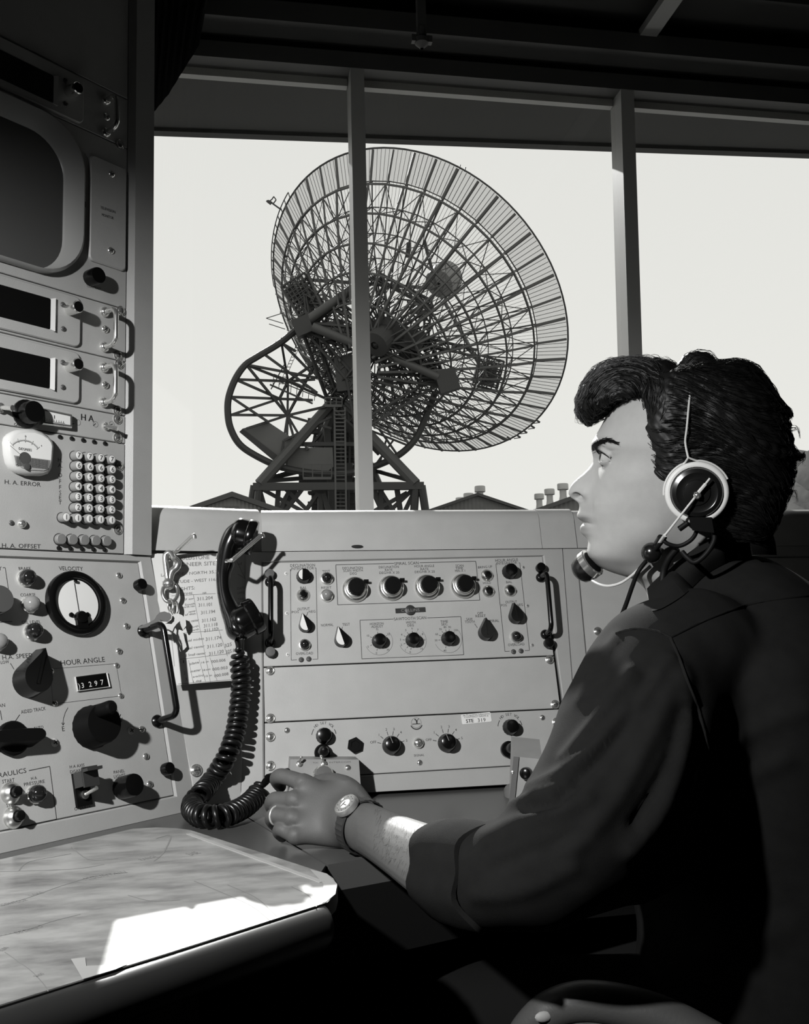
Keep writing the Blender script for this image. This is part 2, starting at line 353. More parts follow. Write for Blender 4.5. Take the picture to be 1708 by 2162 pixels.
# eave outside: soffit slab and fascia
E0 = hz(200, 283, 2.42); E1 = hz(1708, 335, 2.42); d = (E1-E0)/(E1[0]-E0[0]); P0 = E0-d*1.5; P1 = E1+d*2.2
m = MB(); m.hexa([(P0[0], 2.32, 2.43), (P1[0], 2.32, 2.43), P1+A3(0, 0, .01), P0+A3(0, 0, .01)], [(P0[0], 2.32, 2.5), (P1[0], 2.32, 2.5), P1+A3(0, 0, .08), P0+A3(0, 0, .08)])
m.hexa([P0+A3(0, -.03, 0), P1+A3(0, -.03, 0), P1+A3(0, 0, 0), P0+A3(0, 0, 0)], [P0+A3(0, -.03, .1), P1+A3(0, -.03, .1), P1+A3(0,0,.1), P0+A3(0, .02, .1)])
m.hexa([P0+A3(0, -.036, .012), P1+A3(0, -.036, .012), P1+A3(0, -.03, .012), P0+A3(0, -.03, .012)], [P0+A3(0, -.036, .1), P1+A3(0, -.036, .1), P1+A3(0, -.03, .1), P0+A3(0, -.03, .1)], 1)
struct(m, 'trim_3', [SOFF, mat('soffit_groove', .12, .8)])
# dark curtain gathered between the rack and the window head
m = MB(); top = [hy(x, y, 2.02) for x, y in ((296, -30), (330, -32), (365, -34), (400, -36), (440, -40), (478, 20))]; bot = [hy(x, y, 1.95) for x, y in ((296, 252), (312, 246), (330, 227), (356, 195), (385, 148), (420, 92))]
top = [A3(-.62, 2.02, 2.66)]+[A3(p[0], p[1], 2.66) for p in top]; bot = [A3(-.62, 1.97, 1.95)]+bot; G = []
for i in range(61):
    t = i/60*6; k = min(int(t), 5); f = t-k; a = top[k]*(1-f)+top[k+1]*f; b = bot[k]*(1-f)+bot[k+1]*f; row = []
    for j in range(16):
        s = j/15; q = a*(1-s)+b*s; q = q+A3(0, .022*math.sin(i*1.15)*(1-.95*s), 0); row.append(q)
    G.append(row)
m.grid(G); m.grid(np.array(G)+A3(0, .006, 0)); tag(m.build('curtain', mat('dark_cloth', .018, .9), smooth=60), 'dark cloth curtain gathered beside the rack in the window corner', 'curtain')
# ================================================================== OUTDOORS
GND = mat('desert_ground', .10, .95, noise=.3, nscale=.2)
m = MB(); m.box((0, 300, -.6), (900, 590, .2)); struct(m, 'ground', GND)
ROOFM = mat('shed_wall', .15, .7, noise=.1, nscale=2); ROOFE = mat('shed_roof_edge', .06, .6); VENTM = mat('vent_zinc', .42, .5, noise=.1)
def shed(ax, ay, lx, ly, rx, ry, dep, label, vents, length=18, wins=(), wallm=ROOFM):
    A = D(ax, ay, dep); N = A3(0, 1, 0); Lp = hit(lx, ly, A, N); Rp = hit(rx, ry, A, N); zb = -.5
    sl = (A[2]-Lp[2])/(A[0]-Lp[0]); ze = A[2]-max(A[0]-Lp[0], Rp[0]-A[0])*sl*1.15; hw = (A[2]-ze)/sl
    t = thing('shed', label, 'building', (A[0], A[1]+length/2, zb))
    m = MB(); n = 60
    for i in range(n):    # corrugated gable wall
        x0 = -hw+2*hw*i/n; x1 = -hw+2*hw*(i+1)/n; y0 = .05*(i % 2); y1 = .05*((i+1) % 2)
        m.add([(A[0]+x0, A[1]+y0, zb), (A[0]+x1, A[1]+y1, zb), (A[0]+x1, A[1]+y1, A[2]-abs(x1)*sl), (A[0]+x0, A[1]+y0, A[2]-abs(x0)*sl)], [(0, 1, 2, 3)])
    m.box((A[0]-hw, A[1]+length/2+.1, (zb+ze)/2), (.1, length-.2, ze-zb)); m.box((A[0]+hw, A[1]+length/2+.1, (zb+ze)/2), (.1, length-.2, ze-zb))
    m.build('wall', wallm, t, smooth=0, fixn=False)
    for sgn in (-1, 1):
        m = MB(); o = .35; th = .28; e = A3(A[0]+sgn*(hw+.4), 0, ze-.4*sl); r = A3(A[0], 0, A[2])
        b = [A3(r[0], A[1]-o, r[2]), A3(e[0], A[1]-o, e[2]), A3(e[0], A[1]+length, e[2]), A3(r[0], A[1]+length, r[2])]
        m.hexa(b, [p+A3(0, 0, th) for p in b]); m.build('roof', ROOFE, t, smooth=0)
    for (x, y, wpx, dd) in vents:
        q = D(x, y, dep+dd); r = wpx*(dep+dd)/2000/2; X = np.eye(4); X[:3, 3] = q-A3(0, 0, r*3)
        bpart = MB().lathe([(r*1.15, 0), (r*.75, r*.6), (r*.62, r*1.2), (r*.62, r*2.5)], 20, X=X).build('roof_vent', VENTM, t)
        MB().lathe([(r*.95, r*2.3), (r, r*2.35), (r, r*3.25), (r*.93, r*3.4), (.01, r*3.45)], 20, X=X).build('vent_cap', VENTM, bpart)
    for (x, y, w, h) in wins:
        q = hit(x, y, A-A3(0, .03, 0), N); k = dep/2000
        f = bx((q[0], q[1], q[2]), (w*k, .06, h*k)).build('louvre', mat('louvre', .1, .6), t)
    return t
shed(490, 1050, 395, 1083, 598, 1085, 52, 'low gabled shed with two louvres, left of the antenna tower', [], wins=[(479, 1073, 13, 9), (496, 1073, 13, 9)], wallm=mat('shed_wall_plain', .2, .7))
shed(1007, 1047, 908, 1081, 1118, 1081, 92, 'gabled metal shed right of the antenna tower, three roof vents in line', [(1013, 1031, 23, 1), (989, 1046, 22, 6), (972, 1055, 21, 12)])
shed(1262, 1036, 1133, 1082, 1390, 1082, 66, 'gabled metal shed behind the man, tall roof vents on its near slope', [(1188, 1026, 23.5, 1.5), (1160, 1037, 22, 4), (1138, 1047, 21, 7)])
# hill behind the man's head
m = MB(); G = []
for i in range(60):
    t = i/59; x = 1360+t*880; row = []
    for j in range(12):
        s = j/11; ytop = 1040-105*math.exp(-((x-1790)/230)**2)+5*math.sin(i*1.7)+2*math.sin(i*4.1); p = D(x, ytop, 190+0*j); z = p[2]*(1-s**1.3)+(-.6)*s**1.3; row.append((p[0], p[1]-s*60+2.0*math.sin(i*2.3+j), z))
    G.append(row)
m.grid(G); struct(m, 'hill', mat('hill_scrub', .06, .95, noise=.5, nscale=.4, dark=.025))
# ================================================================== CONSOLE FRAMES
FC = Frame((.0435216, 1.54397, .9626437), 0, 14.5)
FF = Frame(FC.px(514, 1450), 21.5, 14.5)
FW = Frame(FF.px(363, 1450), 43, 14.5)
FR = Frame(FW.px(285, 1175), 43, 0)
DZ = .757
def uvs(fr, pts): return [fr.uv(*p) for p in pts]
def inset(poly, d):
    P = np.array(poly); n = len(P); out = []
    for i in range(n):
        a, b, c = P[i-1], P[i], P[(i+1) % n]; e1 = nz(b-a); e2 = nz(c-b); n1 = np.array([-e1[1], e1[0]]); n2 = np.array([-e2[1], e2[0]])
        k = nz(n1+n2); out.append(tuple(b+k*d/max(.3, k.dot(n1))))
    ar = sum(P[i-1][0]*P[i][1]-P[i][0]*P[i-1][1] for i in range(n))
    return out if ar > 0 else [tuple(2*P[i]-np.array(out[i])) for i in range(n)]
def panel(fr, pts, name, parent, mats=GREY, z0=-.004, z1=.0012, gap=.0006, **k):
    return plate(fr, inset(uvs(fr, pts), gap), z0, z1, .0008).build(name, mats, parent, **k)
def ringplate(fr, outer, inner, z0, z1, bev=.003):   # four-sided bezel, outer and inner given as uv quads
    m = MB(); O = np.array(outer); I = np.array(inner); n = len(O); Ib = I+(O-I)*bev/np.linalg.norm(O-I, axis=1)[:, None]
    V = [fr.w(*p, z0) for p in O]+[fr.w(*p, z1) for p in O]+[fr.w(*p, z1) for p in Ib]+[fr.w(*p, z1-bev*.7) for p in I]+[fr.w(*p, z0) for p in I]
    Fc = []
    for i in range(n):
        j = (i+1) % n
        for k in range(4): Fc.append((k*n+i, k*n+j, (k+1)*n+j, (k+1)*n+i))
    return m.add(V, Fc)
def solid(poly_bottom, depthvec, X=None): pass
# ---------------- centre console
tc = thing('control_console', 'grey sloping console under the window with the scan control panels', 'console', FC.w(.24, -.2, -.1))
inn = uvs(FC, [(554, 1188), (558, 1649), (1206, 1611), (1145, 1174.5)])
bot = [FC.uv(509, 1692), FC.uv(1222, 1648)]; top = [FC.uv(519, 1169), FC.uv(1185, 1156)]
vb = FC.uv(830, 1670)[1]; vt = FC.uv(830, 1164)[1]
out = [(top[0][0], vt), (bot[0][0], vb), (bot[1][0], vb), (top[1][0], vt)]
ringplate(FC, out, inn, -.02, .0035).build('frame', GREYD, tc)
plate(FC, out, -.05, -.0045, .0005).build('back_box', GAP, tc)
# curved cap along the top of the console; profile in (depth, height) of the front edge
def cap(fr, u0, u1, name, parent, dz=0., extra=0.):
    z0 = FC.w(0, vt)[2]+.002; vv = (z0-.002-fr.O[2])/fr.V[2]; prof = [(.004, 0)]; h = .072+dz
    for t in np.linspace(0, 1, 4): prof.append((.004-.010*t, h*.62*t))
    for t in np.radians(np.linspace(0, 78, 8)): prof.append((-.006-.030*(1-math.cos(t)), h*.62+h*.38*math.sin(t)/math.sin(math.radians(78))))
    prof += [(-.30, h+.002), (-.30, 0)]
    hd = nz(fr.N*A3(1, 1, 0)); m = MB(); base = fr.w(0, vv); G = []
    for u in (u0, u1):
        G.append([A3(base[0], base[1], z0)+fr.U*u+hd*a+A3(0, 0, b) for a, b in prof])
    m.grid(G); k = len(prof)
    m.add(G[0], [tuple(range(k))]); m.add(G[1], [tuple(range(k))[::-1]])
    return m.build(name, GREY, parent, smooth=50)
uc = [FC.uv(552.5, 1150)[0], FC.uv(1139, 1120)[0], FC.uv(1213.5, 1120)[0]]
cap(FC, uc[0], uc[1]-.0008, 'cap', tc); cap(FC, uc[1], uc[2]-.0015, 'cap', tc, .001)
m = MB(); m.box((0, 0, 0), (.024, .009, .002)); X = FC.X(*FC.uv(753, 1156.5), .006)
MB().lathe([(.0075, 0), (.0075, .0015), (.005, .002), (.001, .002)], 16, X=X@np.diag([1.3, .35, 1, 1])).build('slot_mark', GAP, tc)
# ---- scan panel
p1 = [(554, 1188), (556, 1408.5), (1169, 1384.5), (1145, 1174.5)]
sp = panel(FC, p1, 'scan_panel', tc); f1 = FC.shift(.0012)
for x, y in ((604, 1211), (605.5, 1295), (607.5, 1382)): put(f1, 'phillips', 'phillips_screw', x, y, sp, .62)
for x, y in ((1104, 1198), (1113, 1279), (1123, 1362)): put(f1, 'phillips_grey', 'phillips_screw', x, y, sp, .62)
handle(f1, 570, 1358, 570, 1230, .036, .0042, [BLACK], sp); handle(f1, 1151, 1340, 1141, 1220, .036, .0042, [BLACK], sp)
for x, y in ((569, 1210), (571, 1375)): put(f1, 'thumbscrew_grey', 'thumbscrew', x, y, sp, 1, h=.0125)
for x, y in ((1141, 1199), (1158, 1358)): put(f1, 'thumbscrew', 'thumbscrew', x, y, sp, 1, h=.008)
rot_l = lambda x0, y0, x1, y1: f1.ang(x0, y0, x1, y1)-math.pi/2
put(f1, 'facet_round', 'knob', 641, 1218, sp, .95); put(f1, 'push', 'push_button', 640, 1257, sp, .95)
put(f1, 'facet_knob', 'pointer_knob', 645, 1322, sp, .98, rot_l(645, 1322, 636, 1293)); put(f1, 'pilot', 'overload_lamp', 643, 1362, sp, .9)
put(f1, 'facet_knob', 'pointer_knob', 721, 1352, sp, 1.05, rot_l(721, 1352, 711, 1322))
for x, y in ((636, 1393), (652, 1391.5), (1084, 1376), (1100, 1374.5)): put(f1, 'dark_screw', 'small_screw', x, y, sp, .85)
put(f1, 'pilot', 'test_lamp', 690, 1222, sp, 1.0); put(f1, 'pilot_pale', 'reset_lamp', 690, 1258, sp, 1.0)
for x, y in ((750, 1245), (826, 1242), (902, 1240), (978, 1238)): put(f1, 'dial', 'dial_knob', x, y, sp, .97)
for x, y in ((800, 1354), (871, 1352), (946, 1349)): put(f1, 'knob', 'knob', x, y, sp, 1.02)
put(f1, 'push', 'push_button', 1028, 1215, sp, .93); put(f1, 'push', 'push_button', 1031, 1248.5, sp, .93)
put(f1, 'pointer_knob', 'pointer_knob', 1025, 1337, sp, 1.15, rot_l(1025, 1337, 1022, 1305))
put(f1, 'knob', 'knob', 1075, 1208, sp, 1.1); put(f1, 'push', 'push_button', 1077, 1247, sp, .93)
put(f1, 'pointer_knob', 'pointer_knob', 1088, 1303, sp, 1.08, rot_l(1088, 1303, 1081, 1275)); put(f1, 'pilot', 'overload_lamp', 1089, 1345, sp, .92)
# nameplate with the round badge
k = Ink(FC, .0030); X = FC.X(*FC.uv(866, 1289), .0012, FC.ang(835, 1290, 898, 1287))
m = MB(); m.box((0, 0, .0007), (.0505, .0080, .0014), 0, X); m.lathe([(.0088, 0), (.0088, .0013), (.0082, .0017), (.001, .0017)], 28, 0, X)
np_ = m.build('nameplate', [mat('nameplate_black', .03, .4)], sp); k.t('COLLINS', 847, 1292, 886, 1290.4, 6, 1); k.mb.build('nameplate_lettering', [INK, MIDGREY], sp, smooth=0, fixn=False)
K = Ink(FC, .0014)
K.t('DECLINATION', 613, 1197, 665, 1196, 6); K.t('INTEGRATOR', 615, 1203.5, 663, 1202, 5.5)
K.line([(614, 1206), (614, 1203), (613, 1202), (615, 1394), (627, 1393)], 1); K.line([(664, 1199), (667, 1199), (671, 1391.5), (660, 1392)], 1)
K.t('BAL', 634, 1243.5, 647.5, 1243, 5); K.t('OUTPUT', 628, 1289, 654, 1287.5, 5.5); K.t('POS', 616, 1295, 631, 1294, 5); K.t('NEG', 652, 1294, 666, 1293, 5); K.line([(647, 1300.5), (650, 1292)], 1)
K.t('OVERLOAD', 625, 1383, 661, 1381.5, 5.5); K.t('TEST', 680.5, 1209, 697, 1208.5, 5); K.t('RESET', 678.5, 1243.5, 700, 1242.5, 5)
K.t('NORMAL', 678, 1323, 704, 1321.5, 5.5); K.t('TEST', 723, 1321.5, 739, 1320.5, 5.5); K.line([(721, 1331), (723, 1323.5)], 1)
K.line([(832, 1189.5), (709, 1192.5), (713, 1277), (1013, 1267), (1004.5, 1185), (886, 1188)], 1.2); K.t('SPIRAL SCAN', 833, 1193, 884, 1191.3, 6)
for rows in ((('DECLINATION', 723, 1202, 766, 1201), ('SCAN WIDTH', 725, 1207.7, 766, 1206.5), ('DEG', 739, 1213.5, 753, 1213)),
             (('DECLINATION', 800, 1200, 842, 1199), ('RATE', 813, 1206, 829, 1205.5), ('DEG/HR X 20', 801, 1212, 843, 1211)),
             (('HOUR ANGLE', 875, 1198, 917, 1197), ('RATE', 888, 1204, 905, 1203.5), ('DEG/HR X 20', 876, 1210, 918, 1209)),
             (('SCAN', 962, 1197, 979, 1196.5), ('TIME', 962, 1202.5, 978, 1202), ('MIN X 1', 961, 1208, 982, 1207.3))):
    for r in rows: K.t(*r, 5)
K.line([(831, 1307), (760, 1309.5), (764, 1391), (979, 1382.5), (973, 1302), (902, 1304.5)], 1.1); K.t('SAWTOOTH SCAN', 832, 1310, 900, 1306.8, 6)
for r in (('HORIZON', 781, 1320, 810, 1318.7), ('ADJUST', 784, 1325.8, 809, 1324.8), ('WIDTH', 857, 1317, 877.5, 1316), ('DEG', 860.5, 1323, 874, 1322.3), ('TIME', 930, 1315, 946, 1314.3), ('SEC', 932, 1320.7, 945, 1320)): K.t(*r, 5)
for x, y, a, lab in ((800, 1354, [255, 205, 150, 95, 35, -45], ['0', '5', '10', '15', '20', '30']), (871, 1352, [255, 230, 200, 175, 150, 120, 88, 60, 30, 0, -45], ['0', '1', '2', '3', '4', '5', '6', '7', '8', '9', '10']), (946, 1349, [250, 185, 155, 125, 100, 78, 45, 20], ['40', '50', '60', '70', '80', '90', '100', ''])):
    K.ticks(x, y, 16, 20.5, a, .9); K.arc(x, y, 29, 200, 400, .5)
    for t, s in zip(a, lab): K.rad(s, x, y, 25.5, t, 4.2)
K.t('OFF', 1008, 1297.5, 1020, 1297, 5.3); K.t('RESET', 1004.5, 1303.5, 1026, 1302.5, 5.3); K.t('SAW', 985, 1310, 998, 1309.3, 5.3); K.t('TOOTH', 982, 1315.8, 1002.5, 1314.8, 5.3); K.t('SPIRAL', 1031, 1314, 1054, 1312.8, 5.3)
K.line([(1002, 1317), (1008, 1325.5)], 1); K.line([(1031, 1319), (1033, 1315.5)], 1)
K.t('BRING UP', 1009.5, 1200.5, 1039.5, 1198.5, 5); K.t('HOLD', 1020, 1233.5, 1036.5, 1232.7, 5)
K.t('HOUR ANGLE', 1046, 1186.5, 1094, 1184.5, 6); K.t('INTEGRATOR', 1049, 1192.3, 1092, 1190.5, 5.3)
K.line([(1049, 1190.5), (1047, 1190.5), (1066, 1375.5), (1076, 1375)], 1); K.line([(1095, 1188.5), (1097.5, 1188.5), (1118, 1373), (1108, 1373.5)], 1)
K.t('BAL', 1069, 1231.5, 1081.5, 1231, 5); K.t('OUTPUT', 1067.5, 1274, 1092, 1272.8, 5.3); K.t('POS', 1058, 1280.5, 1070, 1280, 5); K.t('NEG', 1091.5, 1279.5, 1104.5, 1279, 5); K.line([(1087, 1285), (1089, 1278.5)], 1); K.t('OVERLOAD', 1073, 1364.5, 1107.5, 1362.3, 5.5)
K.done('lettering', sp)
# ---- blank panel
bp_ = panel(FC, [(556, 1409.5), (558, 1525.5), (1183, 1496), (1169, 1385.5)], 'blank_panel', tc)
for x, y in ((570, 1416), (571, 1517), (1160.5, 1393), (1172, 1487.5)): put(f1, 'screw_head', 'screw', x, y, bp_, 1, random.random()*3)
# ---- headset jack panel
jp = panel(FC, [(558, 1526.5), (558.5, 1648), (1205, 1610), (1183.5, 1497)], 'jack_panel', tc)
for x, y in ((571, 1556), (571, 1617), (1175, 1525)): put(f1, 'screw_head', 'screw', x, y, jp, 1, random.random()*3)
for x, y in ((606, 1542), (1145, 1515), (886, 1610)): put(f1, 'small_screw', 'small_screw', x, y, jp, .9, 1)
put(f1, 'knob', 'volume_knob', 684, 1554, jp, 1.08); put(f1, 'knob', 'volume_knob', 1077, 1536, jp, 1.08); put(f1, 'hex_nut', 'hex_nut', 749, 1574, jp, 1.0, .35)
L('rotary', lambda: MB().lathe([(.0150, 0), (.0150, .004), (.0138, .007), (.0128, .016), (.0115, .019), (.008, .0205), (.001, .021)], 32).box((0, .007, .0205), (.0010, .011, .0012), 1), [BLACK, MIDGREY])
put(f1, 'rotary', 'selector_knob', 826, 1574, jp, .98, .33); put(f1, 'rotary', 'selector_knob', 943, 1569, jp, .98, .33)
put(f1, 'dome', 'signal_button', 883, 1569, jp, 1.0)
def _plug():
    m = MB().lathe([(.012, 0), (.012, .006), (.0105, .008), (.0075, .008), (.0075, .022), (.0065, .030), (.0035, .034), (.0032, .040), (.001, .0405)], 24); return m
L('jack_plug', _plug, [BLACK]); put(f1, 'jack_plug', 'jack_plug', 681, 1590, jp, 1.1); put(f1, 'jack_plug', 'jack_plug', 1073, 1583, jp, 1.1)
K = Ink(FC, .0014)
def arcword(st, x, y, rp, a0, a1, hp):
    n = len(st)
    for i, c in enumerate(st):
        if c != ' ': K.rad(c, x, y, rp, a0+(a1-a0)*i/(n-1), hp, 0, True)
for x, y in ((684, 1554), (1077, 1536)):
    arcword('HD SET VOL', x, y, 27.5, 131, 42, 5.5); K.arc(x, y, 26, 172, 143, 1.3); K.arc(x, y, 26, 30, 8, 1.6)
for x, y in ((826, 1574), (943, 1569)):
    K.ticks(x, y, 22, 30, [166, 137, 104, 78, 52, 16], 1.2)
    for s, a, r in (('OFF', 167, 39), ('1', 137, 34), ('2', 104, 35), ('3', 77, 35), ('4', 50, 35), ('5', 15, 35)): K.rad(s, x, y, r, a, 5.2)
K.t('SIGNAL', 874, 1597.5, 896, 1596, 4.6)
K.arc(879, 1526, 10.5, 0, 360, .5); K.line([(870.5, 1529), (887, 1528)], 1.6); K.line([(875, 1518), (879, 1521), (880.5, 1528)], 2.6); K.line([(884, 1517), (881, 1521), (880.5, 1528)], 1.2); K.arc(879, 1527, 12.5, 200, 340, 2.2); K.done('lettering', jp)
st = uvs(FC, [(972, 1509), (975, 1528.7), (1037.5, 1524), (1036, 1504.5)])
m = MB(); u0 = np.mean(np.array(st), 0); w_, h_ = .0495, .0155; X = FC.X(u0[0], u0[1], .0013, f1.ang(975, 1528.7, 1037.5, 1524)+.02)
tagp = MB().prism(rrect(-w_/2, -h_/2, w_/2, h_/2, .002), 0, .0004, 0, X).build('property_sticker', mat('sticker_white', .72, .6), jp)
K = Ink(FC, .0019); K.t('STE', 984, 1526.2, 1000, 1525, 7.5, bold=.04); K.t('319', 1009, 1524.5, 1025.5, 1523.3, 7.5); K.t('CONTRACT NASW-6', 980, 1516.2, 1031, 1512.6, 3.6); K.t('Jet Propulsion Laboratory', 977, 1512, 1034, 1508, 3.4); K.mb.build('sticker_lettering', [INK], jp, smooth=0, fixn=False)
# ---------------- right hand bay (continues the console to the right)
tr_ = thing('control_console', 'plain grey console bay behind the man, right of the scan control panels', 'console', FC.w(.9, -.2, -.1))
u0 = FC.uv(1222, 1648)[0]+.001; o2 = [(top[1][0]+.0015, vt), (bot[1][0]+.0015, vb), (2.0, vb), (2.0, vt)]; i2 = [(FC.uv(1218, 1175)[0], vt-.02), (FC.uv(1262, 1640)[0], vb+.02), (1.7, vb+.02), (1.7, vt-.02)]
ringplate(FC, o2, i2, -.02, .0035).build('frame', GREYD, tr_); plate(FC, o2, -.05, -.0045, .0005).build('back_box', GAP, tr_)
b2 = plate(FC, inset(i2, .0008), -.004, .0012).build('blank_panel', GREY, tr_); put(f1, 'screw_head', 'screw', 1262, 1333, b2)
cap(FC, uc[2], 1.3, 'cap', tr_, -.002); cap(FC, 1.302, 2.0, 'cap', tr_, -.002)
# ---------------- corner filler
tf = thing('corner_panel', 'narrow grey corner console section with the paper chart and telephone', 'console', FF.w(0, -.2, -.1))
lt, lb = FF.uv(313, 1167), FF.uv(413, 1686); rt, rb = FF.uv(519, 1169), FF.uv(509.5, 1692); vbF = min(lb[1], rb[1])
fp = plate(FF, inset([lt, (lb[0], vbF), (rb[0], vbF), (rt[0], lt[1])], .0006), -.05, .0005, .001).build('front_panel', GREY, tf)
put(FF, 'screw_head', 'screw', 414, 1627, fp, 1.25, n=.0005)
cap(FF, FF.uv(308, 1130)[0], FF.uv(553, 1130)[0], 'cap', tf, .0035)
# ---------------- left wing console
tw = thing('wing_console', 'grey angled console wing with velocity meter and hour angle controls', 'console', FW.w(-.2, -.2, -.1))
rt, rb = FW.uv(313, 1167), FW.uv(411, 1690); vtw = (1.1335-FW.O[2])/FW.V[2]; vbw = FW.uv(200, 1757)[1]
ow = [(-.62, vtw), (-.62, vbw), (rb[0], vbw), (rt[0], vtw)]
it, ib = FW.uv(291, 1188), FW.uv(366, 1676); iw = [(-.58, it[1]), (-.58, FW.uv(200, 1715)[1]), (ib[0], FW.uv(200, 1715)[1]), (it[0], it[1])]
ringplate(FW, ow, iw, -.02, .0035, .004).build('frame', GREYD, tw); plate(FW, ow, -.06, -.0045, .0005).build('back_box', GAP, tw)
wp = plate(FW, inset(iw, .0008), -.004, .0012).build('control_panel', GREY, tw); fw = FW.shift(.0012)
for k_, n_, x, y in (('jewel', 'brake_lamp', 53, 1222), ('jewel_pale', 'coarse_lamp', 61, 1278), ('jewel', 'oil_level_lamp', 67, 1335), ('jewel', 'pressure_lamp', 73, 1678), ('jewel_pale', 'indicator_lamp', -8, 1358)): put(fw, k_, n_, x, y, wp, .98)
for x, y in ((251, 1215), (259, 1268), (267, 1322), (251, 1375), (299.6, 1539.5), (308, 1597), (316, 1655.6)): put(fw, 'small_screw', 'small_screw', x, y, wp, 1.0, random.random()*3)
for x, y in ((108, 1417), (246, 1405), (255, 1469), (116, 1485.5)): put(fw, 'small_screw', 'small_screw', x, y, wp, .85, random.random()*3)
for x, y in ((92, 1387), (115, 1568), (276, 1543)): put(fw, 'phillips_grey', 'phillips_screw', x, y, wp, 1.15, .5)
for x, y in ((287, 1239), (344, 1626)): put(fw, 'thumbscrew', 'thumbscrew', x, y, wp, 1.1)
handle(fw, 331, 1523, 301, 1333, .048, .0047, [BLACK], wp)
# velocity meter
u, v = FW.uv(158, 1275); X = FW.X(u, v, .0012)
RM = .0475; mm = MB().lathe([(RM, 0), (RM, .005), (RM*.97, .008), (RM*.90, .0098), (RM*.80, .0100), (RM*.755, .0088), (RM*.745, .0056), (RM*.72, .0052), (RM*.71, .0036)], 56, X=X).build('velocity_meter', BLACK, wp)
KM = Ink(FW, .0056); k_ = RM
FFc = MB().lathe([(RM*.735, .0049), (.001, .0052)], 48, X=X).build('meter_face', PAPERW, wp)
def marc(fr, m, u, v, r, a0, a1, w, h, mi=0):
    G = [[fr.w(u+(r+q)*math.cos(t), v+(r+q)*math.sin(t), h) for q in (-w/2, w/2)] for t in np.radians(np.linspace(a0, a1, 30))]; m.grid(G, mi)
def mtick(fr, m, u, v, r0, r1, a, w, h, mi=0):
    t = math.radians(a); d = np.array([math.cos(t), math.sin(t)]); n = np.array([-d[1], d[0]])*w/2; c = np.array([u, v]); m.add([fr.w(*(c+d*r0+n), h), fr.w(*(c+d*r0-n), h), fr.w(*(c+d*r1-n), h), fr.w(*(c+d*r1+n), h)], [(0, 1, 2, 3)], mi)
def mtext(fr, m, st, u, v, hgt, h, rot=0, mi=0):
    V, Fc, w = text_mesh(st); k = hgt/CAPH; c, q = math.cos(rot), math.sin(rot)
    m.add([fr.w(u+((a-w/2)*c-(b-CAPH/2)*q)*k, v+((a-w/2)*q+(b-CAPH/2)*c)*k, h) for a, b, _ in V], Fc, mi)
m = MB(); vc = v-.014; hh = .0058
marc(FW, m, u, vc, .0345, 52, 128, .0006, hh); marc(FW, m, u, vc, .0325, 52, 128, .0004, hh)
for i in range(17): mtick(FW, m, u, vc, .0325 if i % 4 else .0300, .0345, 52+76*i/16, .0004, hh)
for i, s in enumerate(('20', '10', '0', '10', '20')): mtext(FW, m, s, u+.0385*math.cos(math.radians(124-68*i/4)), vc+.0385*math.sin(math.radians(124-68*i/4)), .0028, hh)
for i, s in enumerate(('4', '2', '', '2', '4')): mtext(FW, m, s, u+.0275*math.cos(math.radians(124-68*i/4)), vc+.0275*math.sin(math.radians(124-68*i/4)), .0022, hh)
mtext(FW, m, 'DEG PER HOUR', u, v+.001, .0014, hh)
mtick(FW, m, u, vc-.004, 0, .047, 91.5, .0009, hh+.0015); m.build('meter_scale', INK, wp, smooth=0, fixn=False)
m = MB(); X2 = FW.X(u+.001, v-.0225, .0012); m.lathe([(.0095, .004), (.0095, .010), (.008, .0125), (.001, .013)], 20, X=X2); m.box((u*0, 0, .0075), (.017, .020, .006), 0, FW.X(u+.001, v-.029, .0012)); m.box((0, .0, .008), (.004, .004, .003), 0, FW.X(u, v+.0315, .0012))
for s in (-1, 1): m.lathe([(.0035, .004), (.0035, .007), (.002, .008)], 12, X=FW.X(u+s*.013, v-.018, .0012))
m.build('meter_movement', BLACK, wp)
# speed selector, counter, crank knob, function selector
put(fw, 'pointer_knob', 'speed_knob', 60, 1438, wp, 2.0, fw.ang(60, 1438, 70, 1396)-math.pi/2)
q = uvs(FW, [(158, 1431), (163, 1459), (227.5, 1450.5), (221.5, 1422.5)])
m = MB(); P = [FW.w(*p, .0030) for p in q]; m.add(P, [(0, 1, 2, 3)]); wdw = m.build('counter_window', BLACK, wp, smooth=0)
ringplate(FW, [(a+(a-np.mean([p[0] for p in q]))*.06, b+(b-np.mean([p[1] for p in q]))*.10) for a, b in q], q, .001, .0042, .0012).build('counter_frame', [mat('frame_silver', .5, .4)], wp)
K = Ink(FW, .0035)
for c, x, y in ((')', 167, 1448), ('3', 174.5, 1447), ('2', 190.5, 1444.5), ('.', 197, 1450), ('9', 202.5, 1442.5), ('7', 215.5, 1440.5)): K.ch(c, x, y, 10 if c != '.' else 2, FW.ang(158, 1431, 221, 1422), 1)
K.done('counter_digits', wp)
def _crank():
    m = MB().lathe([(.030, 0), (.030, .005), (.0285, .008), (.0275, .028), (.026, .031), (.012, .032), (.001, .032)], 40, ribs=.0265, rdepth=.02)
    m.lathe([(.0098, .030), (.0098, .052), (.0090, .056), (.006, .058), (.001, .0582)], 24, X=np.array([[1, 0, 0, -.004], [0, 1, 0, .0165], [0, 0, 1, 0], [0, 0, 0, 1.]])); return m
L('crank', _crank, [BLACKM]); put(fw, 'crank', 'crank_knob', 193, 1536, wp, 1.0)
